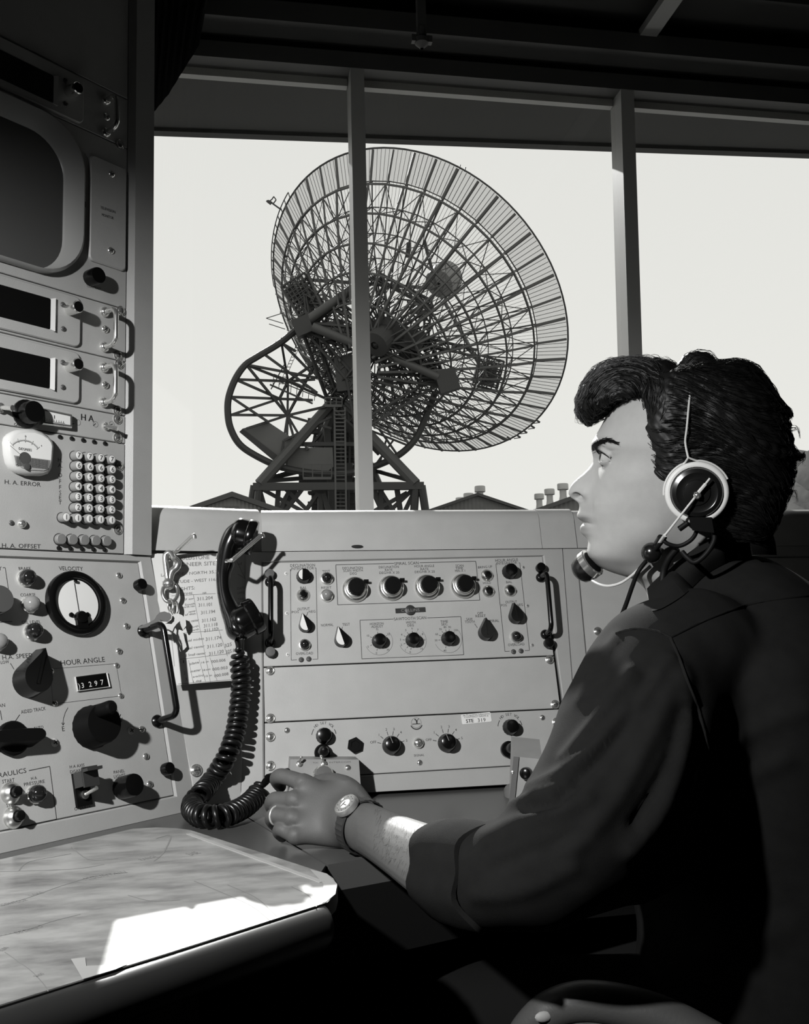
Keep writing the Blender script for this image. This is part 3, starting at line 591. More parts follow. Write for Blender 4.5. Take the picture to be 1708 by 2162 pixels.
def _bar():
    m = MB(); P = rrect(-.036, -.0125, .036, .0125, .0115); n = len(P); T = [(x*.95, y*.62) for x, y in P]
    m.add([(x, y, 0) for x, y in P]+[(x, y, .024) for x, y in T], [tuple(range(n, 2*n))]+[(i, (i+1) % n, n+(i+1) % n, n+i) for i in range(n)]); m.lathe([(.022, 0), (.022, .006), (.02, .008)], 30); return m
L('bar_knob', _bar, [BLACKM]); put(fw, 'bar_knob', 'function_knob', 24, 1560, wp, 1.0, fw.ang(0, 1557, 60, 1553))
put(fw, 'push_big', 'push_button', 23, 1675, wp, 1.0); put(fw, 'push_big', 'push_button', 29, 1726, wp, 1.0)
L('disc_knob', lambda: MB().lathe([(.018, 0), (.018, .022), (.0172, .024), (.001, .0242)], 36, mis=[0, 0, 1, 1]), [BLACK, DKGREY]); put(fw, 'disc_knob', 'knob', -20, 1275, wp, 1.05)
put(fw, 'cylinder_knob', 'panel_lights_knob', 258, 1664, wp, 1.05)
# guarded switch
r_ = FW.ang(154, 1638, 185, 1631); u, v = FW.uv(170, 1667); X = FW.X(u, v, .0012, r_-.04)
m = MB(); m.box((0, 0, .0022), (.023, .044, .0044), 0, X); sw = m.build('disable_switch', BLACKM, wp)
m = MB(); m.box((-.0105, .012, .013), (.002, .020, .022), 0, X); m.box((.0105, .012, .013), (.002, .020, .022), 0, X); m.prism([(-.0115, .0), (.0115, .0), (.0115, .026), (-.0115, .026)], .023, .026, 0, X); m.box((0, .0215, .030), (.023, .004, .014), 0, X)
m.build('switch_guard', mat('guard_dark', .035, .35), wp)
m = MB(); m.lathe([(.006, .004), (.006, .008), (.004, .009)], 16, X=X@np.array([[1, 0, 0, 0], [0, 1, 0, -.008], [0, 0, 1, 0], [0, 0, 0, 1.]])); a = X@np.array([0, -.008, .008, 1]); b = X@np.array([.006, -.003, .026, 1]); m.tube([a[:3], b[:3]], [.0022, .0030], 10); m.build('toggle_lever', ALU, wp)
K = Ink(FW, .0014)
for r in (('BRAKE', 40, 1203.5, 65, 1203.5, 6.5), ('COARSE', 43.5, 1259.5, 75, 1258.5, 6.5), ('OIL LEVEL', 46.5, 1317, 86.5, 1316, 6.5), ('VELOCITY', 125, 1204, 175.5, 1205, 8.5), ('H.A. SPEED', 5.5, 1393, 70, 1387.5, 9.5), ('HIGH', 57, 1397.5, 76, 1395.8, 6.5), ('LOW', 2, 1402, 19.5, 1400, 6.5),
          ('HOUR ANGLE', 129, 1405.5, 222, 1397, 11), ('AIDED TRACK', 45, 1507, 97, 1499, 7.5), ('MAN', -10, 1494.5, 11, 1492, 7.5), ('AUTO', 71, 1541, 92, 1538, 6.5), ('HYDRAULICS', -36, 1648.5, 56, 1631, 10.5), ('START', 5, 1654, 31, 1650, 7.5), ('STOP', 14, 1704.5, 35.5, 1701, 7.5), ('H A', 66, 1647, 78, 1645, 6.5), ('PRESSURE', 51, 1660, 94.5, 1652.5, 7),
          ('H A AXIS', 147.5, 1622.5, 178.5, 1618, 6.5), ('DISABLE', 148.5, 1633, 179, 1628, 6.5), ('OPERATE', 157.5, 1711.5, 191.5, 1704.5, 6.5), ('PANEL', 240.5, 1634, 263.5, 1630, 6.5), ('LIGHTS', 241, 1643.5, 265, 1639, 6.5)): K.t(*r)
K.ch('Y', 0, 1200, 8); K.ch('E', 133.5, 1538.5, 9.5); K.ch('W', 253, 1520.5, 9)
K.line([(6, 1198.5), (11, 1198.5), (19.5, 1256)], 1.2); K.line([(0, 1314), (26, 1312)], 1.3); K.line([(22, 1400.5), (29.5, 1413)], 1.3); K.line([(55.5, 1398), (53, 1407)], 1.3); K.line([(41.5, 1509), (30, 1526)], 1.4); K.line([(.5, 1500), (4, 1520)], 1.4); K.line([(62, 1541.5), (69, 1540.5)], 1.3)
K.line([(105.5, 1412.5), (245, 1401), (256.5, 1469), (112, 1486.5), (105.5, 1412.5)], .7)
K.line([(61, 1627), (105, 1618), (119.5, 1729.5), (-4, 1759)], 1.4)
for pts, a in (([(143.5, 1494), (138, 1504), (134.5, 1515), (133, 1527)], (133, 1531)), ([(234, 1482), (241, 1489), (247, 1498), (251.5, 1509)], (252.5, 1513))):
    K.line(pts, 1.1); K.line([(a[0]-2.5, a[1]-5), a, (a[0]+2.5, a[1]-5)], 1.6)
K.t('·', 159, 1447, 161, 1447, 3); K.done('lettering', wp)
# ================================================================== EQUIPMENT RACK (upper left)
tk = thing('equipment_rack', 'tall grey equipment rack with television monitor, digital readouts and numbered keys', 'equipment rack', FR.w(-.3, -.02, -.3))
uR = FR.uv(263, 900)[0]; uP = FR.uv(313, 1167)[0]; UL = -.66; vTop = 1.40
vB = 0.0025
def vline(x0, y0, x1, y1):   # horizontal seam: mean height of two pixels of it
    return .5*(FR.uv(x0, y0)[1]+FR.uv(x1, y1)[1])
V5 = vline(0, 897, 241, 933); V4 = vline(0, 829.5, 241, 875); V3 = vline(0, 702, 241, 759); V2 = vline(0, 573.5, 241, 649); V1 = vline(0, 197, 250, 303); V0 = vline(0, 79, 250, 198)
m = MB()
for d in ([FR.w(uR+.001, vB, -.02), FR.w(uR+.001, vB, .0), FR.w(uR+.0105, vB, .008), FR.w(uP, vB, .008), FR.w(uP, vB, -.55), FR.w(uR+.001, vB, -.55)],):
    n = len(d); T = [p+A3(0, 0, vTop) for p in d]; m.add(d+T, [tuple(range(n))[::-1], tuple(range(n, 2*n))]+[(i, (i+1) % n, n+(i+1) % n, n+i) for i in range(n)])
m.build('side_post', GREYD, tk, smooth=20)
m = MB(); P = [FR.w(UL, vB, -.0045), FR.w(uR+.001, vB, -.0045), FR.w(uR+.001, vB, -.55), FR.w(UL, vB, -.55)]; m.hexa(P, [p+A3(0, 0, vTop) for p in P]); m.build('cabinet', mat('rack_dark', .03, .6), tk, smooth=0)
def rpanel(v0, v1, name): 
    g = .0007; return plate(FR, [(UL, v0+g), (uR-g, v0+g), (uR-g, v1-g), (UL, v1-g)], -.004, .0012, .0009).build(name, GREY, tk)
fr = FR.shift(.0012)
off = rpanel(vB, V5, 'offset_panel'); cal = rpanel(V5, V4, 'calibrate_panel'); dc = rpanel(V4, V3, 'readout_panel'); db = rpanel(V3, V2, 'readout_panel'); tv = rpanel(V2, V1, 'television_panel'); da = rpanel(V1, V0, 'readout_panel'); bl = rpanel(V0, vTop-.02, 'blank_panel')
SILV = mat('bezel_silver', .62, .35); DISP = mat('display_black', .006, .08, spec=.6)
# digital readout drawers
for pn, win, kn, scr, ps, hb, ht, ends in (
    (db, [(107, 631), (107, 696)], (164, 648), [(128, 645), (129, 696)], (222, 695), (219, 733), (220, 659), [(255, 656.5), (249, 751)]),
    (dc, [(106, 757), (106, 821)], (164, 769), [(128, 767), (128, 819)], (222, 813), (218, 850), (219, 776), [(251.5, 768.5), (248, 867)]),
    (da, [(113, 160.6), (113, 219)], (163, 186), [(134, 174), (134, 223)], (225, 247), (222, 281), (222, 213), [(252, 305)])):
    vlo, vhi = (V3, V2) if pn is db else (V4, V3) if pn is dc else (V1, V0)
    ur = FR.uv(166, 690)[0]; g = .004
    bz = plate(FR, rrect(UL, vlo+g, ur, vhi-g, .010), 0, .0055, .0015).build('bezel_plate', GREY, pn)
    u, v1_ = FR.uv(*win[0], .0055); _, v0_ = FR.uv(*win[1], .0055)
    m = MB(); P = rrect(UL+.01, v0_, u, v1_, .003); m.add([FR.w(a, b, .0061) for a, b in P], [tuple(range(len(P)))]); m.build('display_window', DISP, pn, smooth=0)
    m = MB(); m.hexa([FR.w(u, v0_, .0058), FR.w(u+.0062, v0_-.002, .0058), FR.w(u+.0062, v1_+.002, .0058), FR.w(u, v1_, .0058)], [FR.w(u, v0_, .0064), FR.w(u+.0062, v0_-.002, .0090), FR.w(u+.0062, v1_+.002, .0090), FR.w(u, v1_, .0064)]); m.build('window_edge', SILV, pn, smooth=0)
    key = 'cap_knob'; L(key, lambda: MB().lathe([(.0085, 0), (.0085, .004), (.0088, .005), (.0088, .021), (.0078, .0225), (.0074, .0222), (.001, .0224)], 28, mis=[0, 0, 0, 0, 0, 1, 1]), [CHROME, BLACKM])
    put(FR, key, 'release_knob', kn[0], kn[1], pn, 1.05, h=.026, n=.0055)
    for x, y in scr: put(FR, 'dark_screw', 'small_screw', x, y, pn, .8, 1, n=.0055)
    put(fr, 'small_screw', 'small_screw', ps[0], ps[1], pn, 1.2, .6)
    handle(fr, *hb, *ht, .030, .0040, [CHROME], pn)
    for x, y in ends: put(fr, 'screw_head', 'screw', x, y, pn, 1.05, random.random()*3)
# television monitor
TVB = mat('tv_bezel', .30, .35)
uo = FR.uv(171, 400)[0]; ui = FR.uv(131, 400)[0]; vt_o = FR.uv(20, 212)[1]+.0; vb_o = FR.uv(110, 586)[1]
UL2 = UL+.02
def loop(x0, y0, x1, y1, r, h, bow=0): return [FR.w(a, b, h) for a, b in rrect(x0, y0, x1, y1, r, 10)]
vto = FR.uv(60, 226)[1]; vbi = FR.uv(60, 569)[1]; vti = FR.uv(0, 247)[1]
Ls = [loop(UL2, vb_o, uo, vto, .075, .000), loop(UL2, vb_o, uo, vto, .075, .011), loop(UL2+.004, vb_o+.004, uo-.004, vto-.004, .072, .0145), loop(UL2+.035, vbi-.002, ui+.003, vti+.003, .060, .006), loop(UL2+.038, vbi+.001, ui, vti, .058, .002)]
MB().grid(np.array(Ls), 0, closev=True).build('tv_bezel', TVB, tv, smooth=50)
c = FR.w((UL2+ui)/2, (vbi+vti)/2, 0); G = []
Lb = np.array(loop(UL2+.038, vbi+.001, ui, vti, .058, .0))
for s in np.linspace(1, 0.02, 12): G.append([c+(p-c)*s+FR.N*(.0026+.010*(1-s**2)) for p in Lb])
m = MB().grid(np.array(G), 0, closev=True); n = len(Lb); m.add(G[-1], [tuple(range(n))]); m.build('tv_screen', mat('crt_glass', .09, .22, spec=.5), tv, smooth=60)
q = uvs(FR, [(187, 326), (184, 550), (264, 574), (265, 361)])
ca = plate(FR, rrect(q[0][0], q[1][1], uR-.004, q[0][1], .008), 0, .006, .002).build('cover_plate', GREY, tv)
for x, y in ((231, 370), (229, 531)): put(FR, 'small_screw', 'small_screw', x, y, tv, 1.1, .4, n=.006)
put(FR, 'cylinder_knob', 'contrast_knob', 208, 581, tv, .85, h=.022)
K = Ink(FR, .0064); K.t('TELEVISION', 212, 440, 243.5, 450.5, 5.5); K.t('MONITOR', 215, 455.5, 240, 463.5, 5.5)
K2 = Ink(FR, .0014); K2.t('CONTRAST', 184, 606, 213.5, 613.5, 5.5); K2.ch('□', 176, 431, 10); K.mb.add(K2.mb.v, K2.mb.f)
K.line([(0, 0), (0, 0)]); K.done('lettering', tv)
m = MB(); X = FR.X(*FR.uv(176, 431), .0012); m.box((0, 0, .0005), (.0055, .0085, .001), 0, X); m.box((0, 0, .001), (.002, .003, .001), 1, X); m.build('indicator_square', [BLACKM, WHITE], tv)
# calibrate panel
L('calib', lambda: MB().lathe([(.0195, 0), (.0195, .003), (.0165, .0055), (.0155, .006), (.0150, .020), (.0140, .022), (.001, .0222)], 40, ribs=.0148, rdepth=.02), [BLACK])
put(fr, 'calib', 'calibrate_knob', 54, 874, cal, 1.05)
q = uvs(FR, [(85, 868), (86, 894), (141, 901), (141, 880)]); m = plate(FR, inset([q[0], q[1], q[2], q[3]], -.003), 0, .010, .002); m.build('edge_meter', CHROME, cal)
m = MB(); m.add([FR.w(*p, .0104) for p in inset(q, .001)], [(0, 1, 2, 3)]); m.build('edge_meter_scale', PAPERW, cal, smooth=0)
K = Ink(FR, .0108); K.line([(115, 877), (115, 884)], 1.5); K.line([(92, 888), (137, 894)], .8)
for i in range(9): K.line([(94+5*i, 883+.75*i), (94+5*i, 887+.75*i)], .7)
K2 = Ink(FR, .0014); K2.t('CALIBRATE', 30, 898.5, 63, 902.5, 6, bold=.01); K2.t('H A', 171, 886.5, 197.5, 890.5, 13, bold=.03); K2.line([(150, 896), (157, 894)], 1.6); K2.line([(197, 899), (202, 894)], 1.4); K2.line([(231, 898), (238, 895)], 1.4); K2.t('OUT', 0, 866, 10, 868, 5)
for x, y in ((153, 885), (165, 892), (202, 896), (236, 896)): K2.arc(x, y, 5.5, 0, 360, .5)
K.mb.add(K2.mb.v, K2.mb.f); K.done('lettering', cal)
m = MB(); X = FR.X(*FR.uv(222, 901), .0012); m.lathe([(.006, 0), (.006, .003), (.0035, .005)], 16, X=X); a = X@np.array([0, 0, .004, 1]); b = X@np.array([.010, -.004, .016, 1]); m.tube([a[:3], b[:3]], [.0030, .0036], 10); m.build('toggle_switch', CHROME, cal)
m = MB(); X = FR.X(*FR.uv(-2, 862), .0012); m.lathe([(.007, 0), (.007, .004), (.004, .006)], 16, X=X); a = X@np.array([0, 0, .004, 1]); b = X@np.array([.004, -.003, .026, 1]); m.tube([a[:3], b[:3]], [.0030, .0040], 10); m.build('toggle_switch', CHROME, cal)
for x, y in ((248, 885), (248, 925)): put(fr, 'screw_head', 'screw', x, y, cal, 1.05, random.random()*3)
# offset panel: meter, keys, push buttons
for x, y in ((251, 984), (249, 1118)): put(fr, 'screw_head', 'screw', x, y, off, 1.05, random.random()*3)
for x, y in ((126, 922.5), (151, 926), (175, 929.5), (198, 933), (221, 936.5)): put(fr, 'led', 'pilot_light', x, y, off, 1.0)
for x, y in ((123.5, 1157), (148, 1158), (172.5, 1158.8), (196.5, 1159.8), (220, 1160.6)): put(fr, 'led', 'pilot_light', x, y, off, 1.0)
put(fr, 'dark_screw', 'small_screw', 24, 1104, off, .75); put(fr, 'dome', 'small_screw', 46, 1106, off, .72)
KL = .0125
def keymesh(s):
    m = MB().lathe([(.0080, 0), (.0080, .0008), (.0071, .0008), (.0071, KL-.002), (.0064, KL-.0004), (.0055, KL), (.001, KL)], 24, mis=[1, 1, 2, 2, 2, 0, 0])
    V, Fc, w = text_mesh(s); k = .0072/CAPH; m.add([((a-w/2)*k, (b-CAPH/2)*k, KL+.0003) for a, b, _ in V], Fc, 1); return m
ROWS = [('7', [(167, 961), (190.5, 963.5), (214, 966.5), (237, 969.5)]), ('6', [(167, 982.5), (191, 985.5), (214, 988), (238, 991)]), ('5', [(167, 1004.5), (191, 1007), (214, 1009.5), (237.5, 1012)]), ('4', [(166, 1026.5), (190, 1029), (214, 1031), (237.5, 1033.5)]),
        ('3', [(166, 1048.5), (190, 1050.5), (214, 1052.5), (237.5, 1055)]), ('2', [(165.5, 1071), (189.5, 1072.5), (213.5, 1074), (237, 1076)]), ('1', [(140.5, 1091.5), (165.5, 1093.5), (189.5, 1095), (213.5, 1096.5), (237, 1098)])]
for s, pts in ROWS:
    L('key'+s, lambda: keymesh(s), [WHITE, INK, mat('key_side', .22, .5)])
    for x, y in pts: put(fr, 'key'+s, 'number_key', x, y, off, 1.0, h=KL)
L('grey_button', lambda: MB().lathe([(.0088, 0), (.0088, .0006), (.0078, .0006), (.0078, .0065), (.007, .0077), (.001, .0079)], 24, mis=[1, 1, 0, 0, 0, 0]), [MIDGREY, INK])
for x, y in ((131, 1138), (155.5, 1139), (180.5, 1140), (204.5, 1141), (227.5, 1142)): put(fr, 'grey_button', 'push_button', x, y, off, 1.0, h=.0078)
# H.A. error meter: housing outline traced on its own plane
PX = [(3, 935), (5, 925), (12, 917), (25, 910), (42, 907.5), (60, 908), (78, 914), (92, 923), (101, 934), (104, 945), (102, 975), (99, 992), (92, 1002), (80, 1006), (50, 1005), (30, 1000), (17, 991), (9, 978), (5, 960)]
q = uvs(FR, PX); em = plate(FR, q[::-1], 0, .016, .005).build('error_meter', mat('meter_case_clear', .52, .2), off, smooth=50)
ins = inset(q[::-1], .0062); vmid = FR.uv(50, 967)[1]
up = [p for p in ins if p[1] > vmid]; 
m = MB(); m.add([FR.w(*p, .0165) for p in ins], [tuple(range(len(ins)))]); m.build('meter_face', PAPERW, off, smooth=0)
# lower grille of the meter
lo = [p for p in ins]; P = np.array(ins); vl = FR.uv(52, 969)[1]; low = []
for i in range(len(ins)):
    a, b = P[i], P[(i+1) % len(P)]
    if a[1] <= vl: low.append(tuple(a))
    if (a[1]-vl)*(b[1]-vl) < 0: t = (vl-a[1])/(b[1]-a[1]); low.append(tuple(a+(b-a)*t))
plate(FR, low, .0160, .0172, .0004).build('meter_grille', mat('meter_grille', .33, .5), off)
m = MB(); u0_, v0_ = FR.uv(54, 970, .0175); cu, cv = FR.uv(56, 985, .0175)
umin = min(p[0] for p in low); umax = max(p[0] for p in low); vmin = min(p[1] for p in low)
for i in range(24): u = umin+.003+(umax-umin-.006)*i/23; m.box((0, 0, 0), (.0005, (vl-vmin)*.72, .0003), 0, FR.X(u, vl-(vl-vmin)*.42, .0174))
for i in range(10): m.box((0, 0, 0), ((umax-umin)*.84, .0005, .0003), 0, FR.X((umin+umax)/2, vl-(vl-vmin)*(.08+.072*i), .0174))
m.lathe([(.0045, 0), (.0045, .002), (.001, .0024)], 16, X=FR.X(cu, cv, .0172)); m.lathe([(.0085, -.001), (.0085, .001), (.001, .0012)], 20, X=FR.X(*FR.uv(53, 967, .0175), .0165))
m.build('meter_screw', DKGREY, off)
m = MB(); pu, pv = FR.uv(53, 969, .017); r = .040
rr = np.linalg.norm(np.array(FR.uv(53, 928, .017))-np.array((pu, pv)))
marc(FR, m, pu, pv, rr*.93, 42, 138, .0004, .0169)
for i in range(25): mtick(FR, m, pu, pv, rr*(.93 if i % 6 else .85), rr*(1.0 if i % 6 else 1.08), 42+96*i/24, .0004, .0169)
mtext(FR, m, '0', pu, pv+rr*1.17, .003, .0169); mtext(FR, m, 'DEGREES', pu, pv+rr*.50, .0034, .0169); mtext(FR, m, '8', pu-rr*.9, pv+rr*.8, .002, .0169); mtext(FR, m, '8', pu+rr*.9, pv+rr*.8, .002, .0169)
mtick(FR, m, pu, pv, .008, rr*1.02, 146, .0006, .0180); m.build('meter_scale', INK, off, smooth=0, fixn=False)
K = Ink(FR, .0014); K.t('H. A. ERROR', 10, 1021.5, 86, 1027.5, 9); K.t('H. A. OFFSET', 4, 1156, 86, 1158, 9)
for c, y in (('H.', 971), ('A.', 982.5), ('O', 1003), ('F', 1016.5), ('F', 1028.5), ('S', 1040), ('E', 1050.5), ('T', 1061)): K.ch(c, 127, y, 8)
K.done('lettering', off)
# ================================================================== DESK, BOARD, CHART
DESK = mat('desk_linoleum', .075, .3, noise=.06, nscale=6)
def slab(pts, z0, z1, name, mats, parent=None, **k):
    m = MB(); n = len(pts); m.add([(x, y, z0) for x, y in pts]+[(x, y, z1) for x, y in pts], [tuple(range(n))[::-1], tuple(range(n, 2*n))]+[(i, (i+1) % n, n+(i+1) % n, n+i) for i in range(n)]); return m.build(name, mats, parent, **k)
xy = lambda p: (p[0], p[1])
sa = hz(520, 1725, DZ); sb = hz(690, 1826, DZ); fb = FF.w(rb[0] if False else FF.uv(509.5, 1692)[0], 0)
wb0 = FW.w(-.62, vbw); wb1 = FW.w(FW.uv(411, 1690)[0], vbw); cb = FC.w(0, vb)
sdir = nz(sa-sb); back = sb+sdir*.47
d1 = thing('desk_top', 'dark desk top of the left wing under the chart board', 'desk', (-.1, 1.2, DZ))
WU = FW.U; WH_ = nz(A3(FW.N[0], FW.N[1], 0))
fe0 = hz(0, 2122, .775); fe1 = hz(690, 1905, .775); fd = nz(fe1-fe0)
ins_ = lambda p, k: p+nz(A3(-fd[1], fd[0], 0))*k
lw = wb0-WH_*.05; lf = ins_(fe0-fd*.35, .05)
corner = ins_(fe1, .045)
slab([xy(wb0-WH_*.10-WU*.0), xy(lf), xy(corner), xy(sb-sdir*0+nz(np.cross(sdir, (0, 0, 1)))*-.0015), xy(sa+sdir*.22), xy(wb1-WH_*.16)], DZ-.03, DZ, 'surface', DESK, d1)
d2 = thing('desk_top', 'dark desk top under the centre console where the hand rests', 'desk', (.5, 1.3, DZ))
e2 = hz(752, 1815.5, DZ); ed = nz(e2-sb); r1 = sb+ed*.26
rt_ = nz(np.cross(sdir, (0, 0, 1)))*.0015
slab([xy(sb+rt_), xy(r1), (2.0, r1[1]+.03), (2.0, 1.60), (sa[0]-.08, 1.60), xy(sa+sdir*.22+rt_)], DZ-.03, DZ, 'surface', DESK, d2)
m = MB(); f0 = sb+rt_; 
slab([xy(sb+rt_+ed*.004), xy(r1-ed*.004), (1.99, r1[1]+.034), (1.99, r1[1]+.05), xy(r1+A3(-.01, .018, 0)), xy(sb+rt_+ed*.01+sdir*.02)], DZ-.11, DZ-.0302, 'apron', mat('desk_apron', .006, .7, spec=.1), d2)
# pedestal below the console, dark
m = MB(); P = [xy(wb1+A3(0, .12, 0)), (2.0, 1.62), (2.0, 2.15), (-.3, 2.15)]
tag(slab(P, 0, DZ-.031, 'console_base', mat('base_dark', .008, .7, spec=.1)), 'dark base of the consoles under the desk', 'cabinet')
# board with thick rounded front, chart lying on it
tb = thing('writing_board', 'thick edged writing board projecting from the wing console, lower left', 'board', (-.1, 1.0, .76))
BO = [(-.42, 1.02)]
bp = [hz(*p, .773) for p in ((290, 1749), (372, 1749), (402, 1753), (692, 1846), (713, 1868), (709, 1886), (691, 1905), (0, 2122))]
left = [bp[-1]-fd*.42, bp[0]-FW.U*.42*1.0]
pts = [xy(p) for p in bp]+[xy(left[0]), xy(left[1])]
slab(pts[::-1], DZ+.0006, .7725, 'board', mat('board_wood', .2, .5), tb)
m = MB(); prof = []
nrm = nz(A3(fd[1], -fd[0], 0)); G = []
for s, inw in ((-.42, 0), (.0, 0), (np.linalg.norm(fe1-fe0)-.012, 0), (np.linalg.norm(fe1-fe0)-.002, .006)):
    row = []
    for t in np.radians(np.linspace(90, 270, 12)): row.append(bp[-1]+fd*s+nrm*(-inw+.004-.016*(1+math.cos(t))*0)+nrm*(.0165*math.cos(t-math.pi))+A3(0, 0, -.0195-inw*0+.0185*math.sin(t)))
    row += [row[-1]-nrm*.06, row[0]-nrm*.04+A3(0, 0, -.016), row[0]-nrm*.0]
    G.append(row)
m.grid(np.array(G), 0, closev=True); k = len(G[0]); m.add(G[0], [tuple(range(k))]); m.add(G[-1], [tuple(range(k))[::-1]])
m.build('front_edge', mat('edge_vinyl', .028, .35, noise=.1, nscale=12), tb, smooth=50)
# star chart / map sheet
CH = bpy.data.materials.new('map_paper'); CH.use_nodes = True; nt = CH.node_tree; b = nt.nodes['Principled BSDF']; b.inputs['Roughness'].default_value = .28; b.inputs['Specular IOR Level'].default_value = .35
tcn = nt.nodes.new('ShaderNodeTexCoord'); mp = nt.nodes.new('ShaderNodeMapping'); mp.inputs['Rotation'].default_value = (0, 0, -.62); mp.inputs['Scale'].default_value = (3.4, 8, 5)
n1 = nt.nodes.new('ShaderNodeTexNoise'); n1.inputs['Scale'].default_value = 3.2; n1.inputs['Detail'].default_value = 8; n1.inputs['Roughness'].default_value = .62
r1_ = nt.nodes.new('ShaderNodeValToRGB'); e = r1_.color_ramp.elements; e[0].position = .30; e[0].color = (.14, .14, .137, 1); e[1].position = .6; e[1].color = (.37, .37, .36, 1)
nt.links.new(tcn.outputs['Object'], mp.inputs['Vector']); nt.links.new(mp.outputs['Vector'], n1.inputs['Vector']); nt.links.new(n1.outputs['Fac'], r1_.inputs['Fac']); nt.links.new(r1_.outputs['Color'], b.inputs['Base Color'])
tmap = thing('map', 'large worn chart sheet covering the writing board', 'map', (-.1, 1.0, .774))
mp_pts = [hz(*p, .774) for p in ((281, 1749), (330, 1746.5), (372, 1748), (402, 1752), (560, 1802), (690, 1844), (703, 1853), (712, 1868), (708, 1885), (692, 1904), (350, 2012.5), (0, 2120.5))]
mq = [xy(p) for p in mp_pts]+[xy(mp_pts[-1]-fd*.4), xy(mp_pts[0]-FW.U*.40)]
sheet = slab(mq[::-1], .7727, .7737, 'sheet', CH, tmap)
class FlatFrame(Frame):
    def __init__(s, z): s.O = A3(0, 0, z); s.U = A3(1, 0, 0); s.V = A3(0, 1, 0); s.N = A3(0, 0, 1)
FT = FlatFrame(.7737); K = Ink(FT, .0002)
PENC = mat('pencil', .22, .7)
def curve(pts, n=24):
    P = np.array(pts, float); k = len(P); out = []
    for i in range(k-1):
        p0, p1, p2, p3 = P[max(i-1, 0)], P[i], P[i+1], P[min(i+2, k-1)]
        for t in np.linspace(0, 1, max(2, n//(k-1)), endpoint=False): out.append(.5*((2*p1)+(-p0+p2)*t+(2*p0-5*p1+4*p2-p3)*t*t+(-p0+3*p1-3*p2+p3)*t**3))
    out.append(P[-1]); return out
for c in ([(10, 2010), (60, 2045), (90, 2075), (102, 2093)], [(0, 1913), (60, 1895), (130, 1870), (200, 1850), (270, 1842)], [(0, 1976), (60, 1962), (110, 1945), (170, 1930)], [(410, 1860), (470, 1885), (530, 1912), (570, 1943)], [(480, 1868), (540, 1895), (585, 1935)], [(615, 1872), (650, 1890), (668, 1914)], [(150, 1788), (190, 1815), (250, 1812)], [(40, 1838), (60, 1820), (130, 1806), (150, 1802)], [(270, 1890), (320, 1902), (380, 1900)], [(0, 1840), (150, 1835), (220, 1825)], [(330, 1770), (360, 1765), (345, 1800), (325, 1818)]): K.line(curve(c), 1.1)
for s, x0, y0, x1, y1, h in (('- - - - - - - - - -', 2, 1977, 92, 1958, 7), ('EXPERIMENT', 36, 1972, 94, 1957, 6), ('CONTOUR', 5, 1913, 60, 1901, 5), ('LAKE', 66, 1892, 94, 1885, 5), ('RANGE', 300, 1817, 335, 1809, 5), ('BASE', 405, 1806, 425, 1801, 7), ('MOUNTAIN', 180, 1858, 268, 1842, 5), ('2400', 78, 2063, 95, 2056, 6), ('3200', 5, 2008, 20, 2000, 7), ('N 35', 610, 1930, 630, 1921, 6)): K.t(s, x0, y0, x1, y1, h)
K.mb.build('chart_lines', [PENC, WHITEINK], tmap, smooth=0, fixn=False)
TAPE = mat('tape', .42, .35)
pa = [hz(*p, .7739) for p in ((655, 1836), (690, 1845), (712, 1867), (708, 1888), (688, 1905), (680, 1907), (683, 1866))]; m = MB(); n = len(pa); m.add(list(pa)+[p+A3(0, 0, .0003) for p in pa], [tuple(range(n)), tuple(range(n, 2*n))[::-1]]); m.build('tape', TAPE, tmap, smooth=0)
pa = [hz(*p, .7740) for p in ((150, 2025), (180, 2022), (182, 2040), (270, 2036), (244, 2047), (175, 2068))]; m = MB(); n = len(pa); m.add(list(pa)+[p+A3(0, 0, .0003) for p in pa], [tuple(range(n)), tuple(range(n, 2*n))[::-1]]); m.build('tape', TAPE, tmap, smooth=0)
a0, b0 = hz(398, 1760, .7741), hz(680, 1862, .7741); m = MB(); m.strut(a0, b0, .006, 0, .0006); m.build('tape', TAPE, tmap, smooth=0)
# ================================================================== PAPER CHART, HOOKS, KEYS, TELEPHONE
tp = thing('notice_sheet', 'hand written table of antenna figures on paper, behind the telephone', 'paper', FF.px(430, 1300))
fq = FF.shift(.004)
m = MB(); G = []
ql = [fq.uv(309, 1170), fq.uv(330, 1260), fq.uv(349, 1352), fq.uv(367.5, 1451)]; qr = [fq.uv(522, 1168), fq.uv(521.5, 1260), fq.uv(510, 1350), fq.uv(490, 1441)]
class PaperFrame(Frame): pass
def prow(t):
    s = t*3; k = min(2, int(s)); f = s-k; l = np.array(ql[k])*(1-f)+np.array(ql[k+1])*f; r = np.array(qr[k])*(1-f)+np.array(qr[k+1])*f; return l, r
for i in range(25):
    t = i/24; l, r = prow(t); G.append([fq.w(*(l+(r-l)*s), .001+.013*t*t+.004*math.sin(math.pi*s)*t) for s in np.linspace(0, 1, 16)])
PAP = mat('note_paper', .62, .65, noise=.05, nscale=12)
m.grid(G); m.grid(np.array(G)-FF.N*.0012); m.build('sheet', PAP, tp, smooth=60)
l2 = MB(); 
def psurf(t, s, h=.0006): l, r = prow(t); return fq.w(*(l+(r-l)*s), .001+.013*t*t+.004*math.sin(math.pi*s)*t+h)
BV = BVHTree.FromPolygons([tuple(p) for p in np.array(G).reshape(-1, 3)], [(i*16+j, i*16+j+1, (i+1)*16+j+1, (i+1)*16+j) for i in range(24) for j in range(15)])
def onmesh(bv, x, y, lift=.0006):
    d = nz(ray(x, y)); h = bv.ray_cast(Vector(CAM), Vector(d))
    return None if h[0] is None else np.array(h[0])-d*lift
